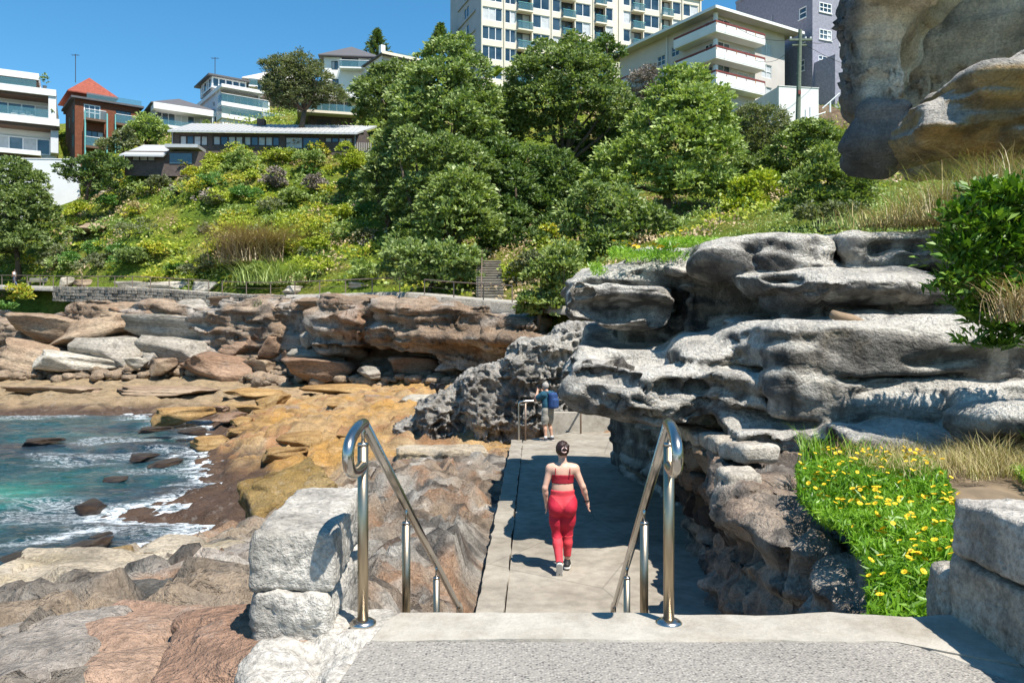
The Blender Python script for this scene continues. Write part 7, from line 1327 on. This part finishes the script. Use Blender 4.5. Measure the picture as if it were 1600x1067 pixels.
for a0 in (0.3, 2.0): MB().tube([hd + np.array((.02 + .035 * math.cos(a), -.155 - .006 * math.sin(3 * a), .02 + .032 * math.sin(a))) for a in np.linspace(a0, a0 + 3.6, 10)], .0065, 6).build('hair_clip', M['pink_clip'], hr)
def shoe(a, toe, up, mat, solemat, parent):
    a = np.array(a, float); toe = np.array(toe, float); d = toe - a; L_ = np.linalg.norm(d); d /= L_; up = np.array(up, float); up -= d * (up @ d); up /= np.linalg.norm(up); s = Field(np.minimum(a, toe) - .16, np.maximum(a, toe) + .16, .008)
    heel = a - d * .05
    s.cone(heel, a + d * .08, .040, .041, .02); s.cone(a + d * .08, toe, .043, .033, .02); s.cone(a + up * .03, a + up * .06, .044, .042, .02); o = netpart(s, s.g, 'shoe', mat, parent)
    V, Q = s.net(); V2 = []; so = Field(np.minimum(a, toe) - .16, np.maximum(a, toe) + .16, .008); so.cone(heel - up * .028, a + d * .08 - up * .028, .038, .034, .01); so.cone(a + d * .08 - up * .028, toe - up * .02, .040, .034, .01); X_, Y_, Z_ = axes(so); pl = (X_ - a[0]) * up[0] + (Y_ - a[1]) * up[1] + (Z_ - a[2]) * up[2]; netpart(so, np.maximum(np.maximum(so.g - .006, pl + .018), -.046 - pl), 'sole', solemat, o)
shoe((-.045, -.215, .105), (-.045, -.155, -.045 + .0), (0, 1, .35), 'shoe_black', 'shoe_white', t); shoe((.065, .11, .05), (.08, .27, .045), (0, 0, 1), 'shoe_black', 'shoe_white', t)
MB().tube([(.322 + .030 * math.cos(a), .055 + .026 * math.sin(a), .915 + .008 * math.cos(a)) for a in np.linspace(0, 6.283, 16)], .009, 6).build('watch', M['black'], t)
# man with the camera
J = dict(hip=(0, 0, .90), waist=(0, 0, 1.08), chest=(0, .02, 1.27), neck=(0, .05, 1.47), head=(0, .10, 1.60), knee_l=(-.11, .03, .48), ankle_l=(-.13, -.02, .09), toe_l=(-.15, .15, .03), knee_r=(.11, .03, .48), ankle_r=(.13, -.05, .09), toe_r=(.16, .12, .03), elbow_l=(-.26, .24, 1.24), wrist_l=(-.08, .32, 1.48), elbow_r=(.24, .26, 1.26), wrist_r=(.09, .33, 1.48), hand_l=(.3, .25, .55), hand_r=(-.3, .25, .55))
t = thing('person', 'man in a blue shirt and grey shorts photographing with a backpack on', 'person', P(856, 689, 23.5), R(48)); L, U, Tm = body(.016, J, (-.5, -.4, -.04), (.5, .62, 1.8), False); x, y, z = axes(L)
netpart(U, np.minimum(U.g, L.g), 'body', 'skin_man', t); netpart(U, np.maximum(Tm.g - .018, .90 - z), 'shirt', 'teal_shirt', t); netpart(L, np.maximum(np.maximum(np.minimum(L.g - .03, np.maximum(Tm.g - .012, z - 1.02)), z - 1.01), .50 - z), 'shorts', 'khaki', t)
H_ = Field((-.16, -.1, 1.45), (.16, .28, 1.82), .013); hd = np.array(J['head']); H_.ell(hd + np.array((0, -.01, .02)), (.09, .108, .112), k=0); H_.ell(hd + np.array((0, .14, -.06)), (.2, .12, .11), k=.02, cut=True); H_.ell(hd + np.array((0, 0, -.15)), (.12, .2, .07), k=.02, cut=True); netpart(H_, H_.g, 'hair', 'grey_hair', t)
B_ = Field((-.25, -.45, .85), (.25, .0, 1.55), .016); B_.box((0, -.20, 1.20), (.15, .10, .24), r=.08); B_.box((0, -.30, 1.12), (.11, .05, .14), r=.045, k=.03); bp = netpart(B_, B_.g, 'backpack', 'blue_pack', t)
for sx in (-1, 1): MB().tube([(sx * .1, -.12, 1.38), (sx * .13, -.02, 1.47), (sx * .13, .14, 1.36), (sx * .15, .1, 1.12), (sx * .14, -.1, 1.0)], .018, 6).build('strap', M['black'], bp)
cm = MB().box(-.07, .07, .26, .32, 1.55, 1.64).build('camera', M['black'], t); MB().tube([(0, .32, 1.59), (0, .43, 1.59)], .036, 14).build('lens', M['black'], cm)
for s in ('l', 'r'): a = np.array(J['ankle_' + s]); tt = np.array(J['toe_' + s]); shoe(a - (0, 0, .035), tt + (0, 0, .02), (0, 0, 1), 'dark_cloth', 'shoe_white', t); MB().tube([a - (0, 0, .01), a + (0, 0.0, .07)], [.045, .043], 12).build('sock', M['sock'], t, True)
# two walkers on the far path
def walker(px, Yw, label, top, low, hatm, seed, face):
    sg = 1 if seed % 2 else -1; J = dict(hip=(0, 0, .90), waist=(0, 0, 1.08), chest=(0, .01, 1.26), neck=(0, .02, 1.46), head=(0, .03, 1.60), knee_l=(-.07, .10 * sg, .47), ankle_l=(-.07, .16 * sg, .09), toe_l=(-.08, .16 * sg + .17, .03), knee_r=(.07, -.02 * sg, .47), ankle_r=(.07, -.24 * sg, .12), toe_r=(.08, -.24 * sg + .15, .03), elbow_l=(-.25, -.05, 1.12), wrist_l=(-.24, .10, .95), elbow_r=(.25, .02, 1.12), wrist_r=(.26, .16, .98))
    yy = np.interp((px - 800) / F * Yw, FP[:, 0], FP[:, 1]) + .2; i = int(np.argmin(np.abs(FP[:, 0] * F / FP[:, 1] + 800 - px))); t = thing('person', label, 'person', FP[i] + np.array((0, .3, .03)), face); L, U, Tm = body(.024, J, (-.5, -.45, -.04), (.5, .5, 1.8), False); x, y, z = axes(L)
    netpart(U, np.minimum(U.g, L.g), 'body', 'skin_man', t); netpart(U, np.maximum(Tm.g - .02, .95 - z), 'top', top, t); netpart(L, np.maximum(np.maximum(np.minimum(L.g - .02, np.maximum(Tm.g - .01, z - 1.05)), z - 1.02), .12 - z), 'trousers', low, t); H_ = Field((-.16, -.16, 1.48), (.16, .2, 1.8), .024); H_.ell((0, .02, 1.64), (.1, .115, .10), k=0); netpart(H_, H_.g, 'hat' if hatm == 'white_shirt' else 'hair', hatm, t)
walker(13, 88, 'walker in dark clothes on the left of the far path, nearer the bench end', 'skin_man', 'dark_cloth', 'hair', 1, R(80)); walker(25, 88, 'walker in a white top and blue jeans on the far path by the bench', 'white_shirt', 'jeans', 'hair', 2, R(-70))
# cormorant drying its wings
c = P(683, 612, 27.6); f = Field(c - np.array((.45, .3, .1)), c + np.array((.45, .3, .6)), .013); f.ell(c + (0, 0, .14), (.075, .08, .15), (14, 0, 0), .02); f.cone(c + (0, -.02, .24), c + (.01, -.05, .38), .035, .022, .03); f.cone(c + (.01, -.05, .38), c + (.0, -.06, .42), .026, .026, .02); f.cone(c + (0, -.07, .42), c + (-.02, -.15, .425), .012, .006, .01); f.cone(c + (0, .03, .05), c + (0, .08, -.06), .035, .02, .02)
for sx in (-1, 1): f.cone(c + (sx * .05, 0, .24), c + (sx * .20, .0, .30), .03, .022, .02); f.cone(c + (sx * .20, 0, .30), c + (sx * .27, .02, .14), .024, .014, .02); f.box(c + (sx * .15, .012, .18), (.10, .014, .10), (0, sx * 12, 0), .012, .02); f.cone(c + (sx * .03, 0, .03), c + (sx * .035, -.01, -.08), .012, .010, .01)
V, Q = f.net(); solid('cormorant', V, Q, M['feather'], 'black cormorant with half-spread wings perched on the honeycomb rock', 'bird', True)
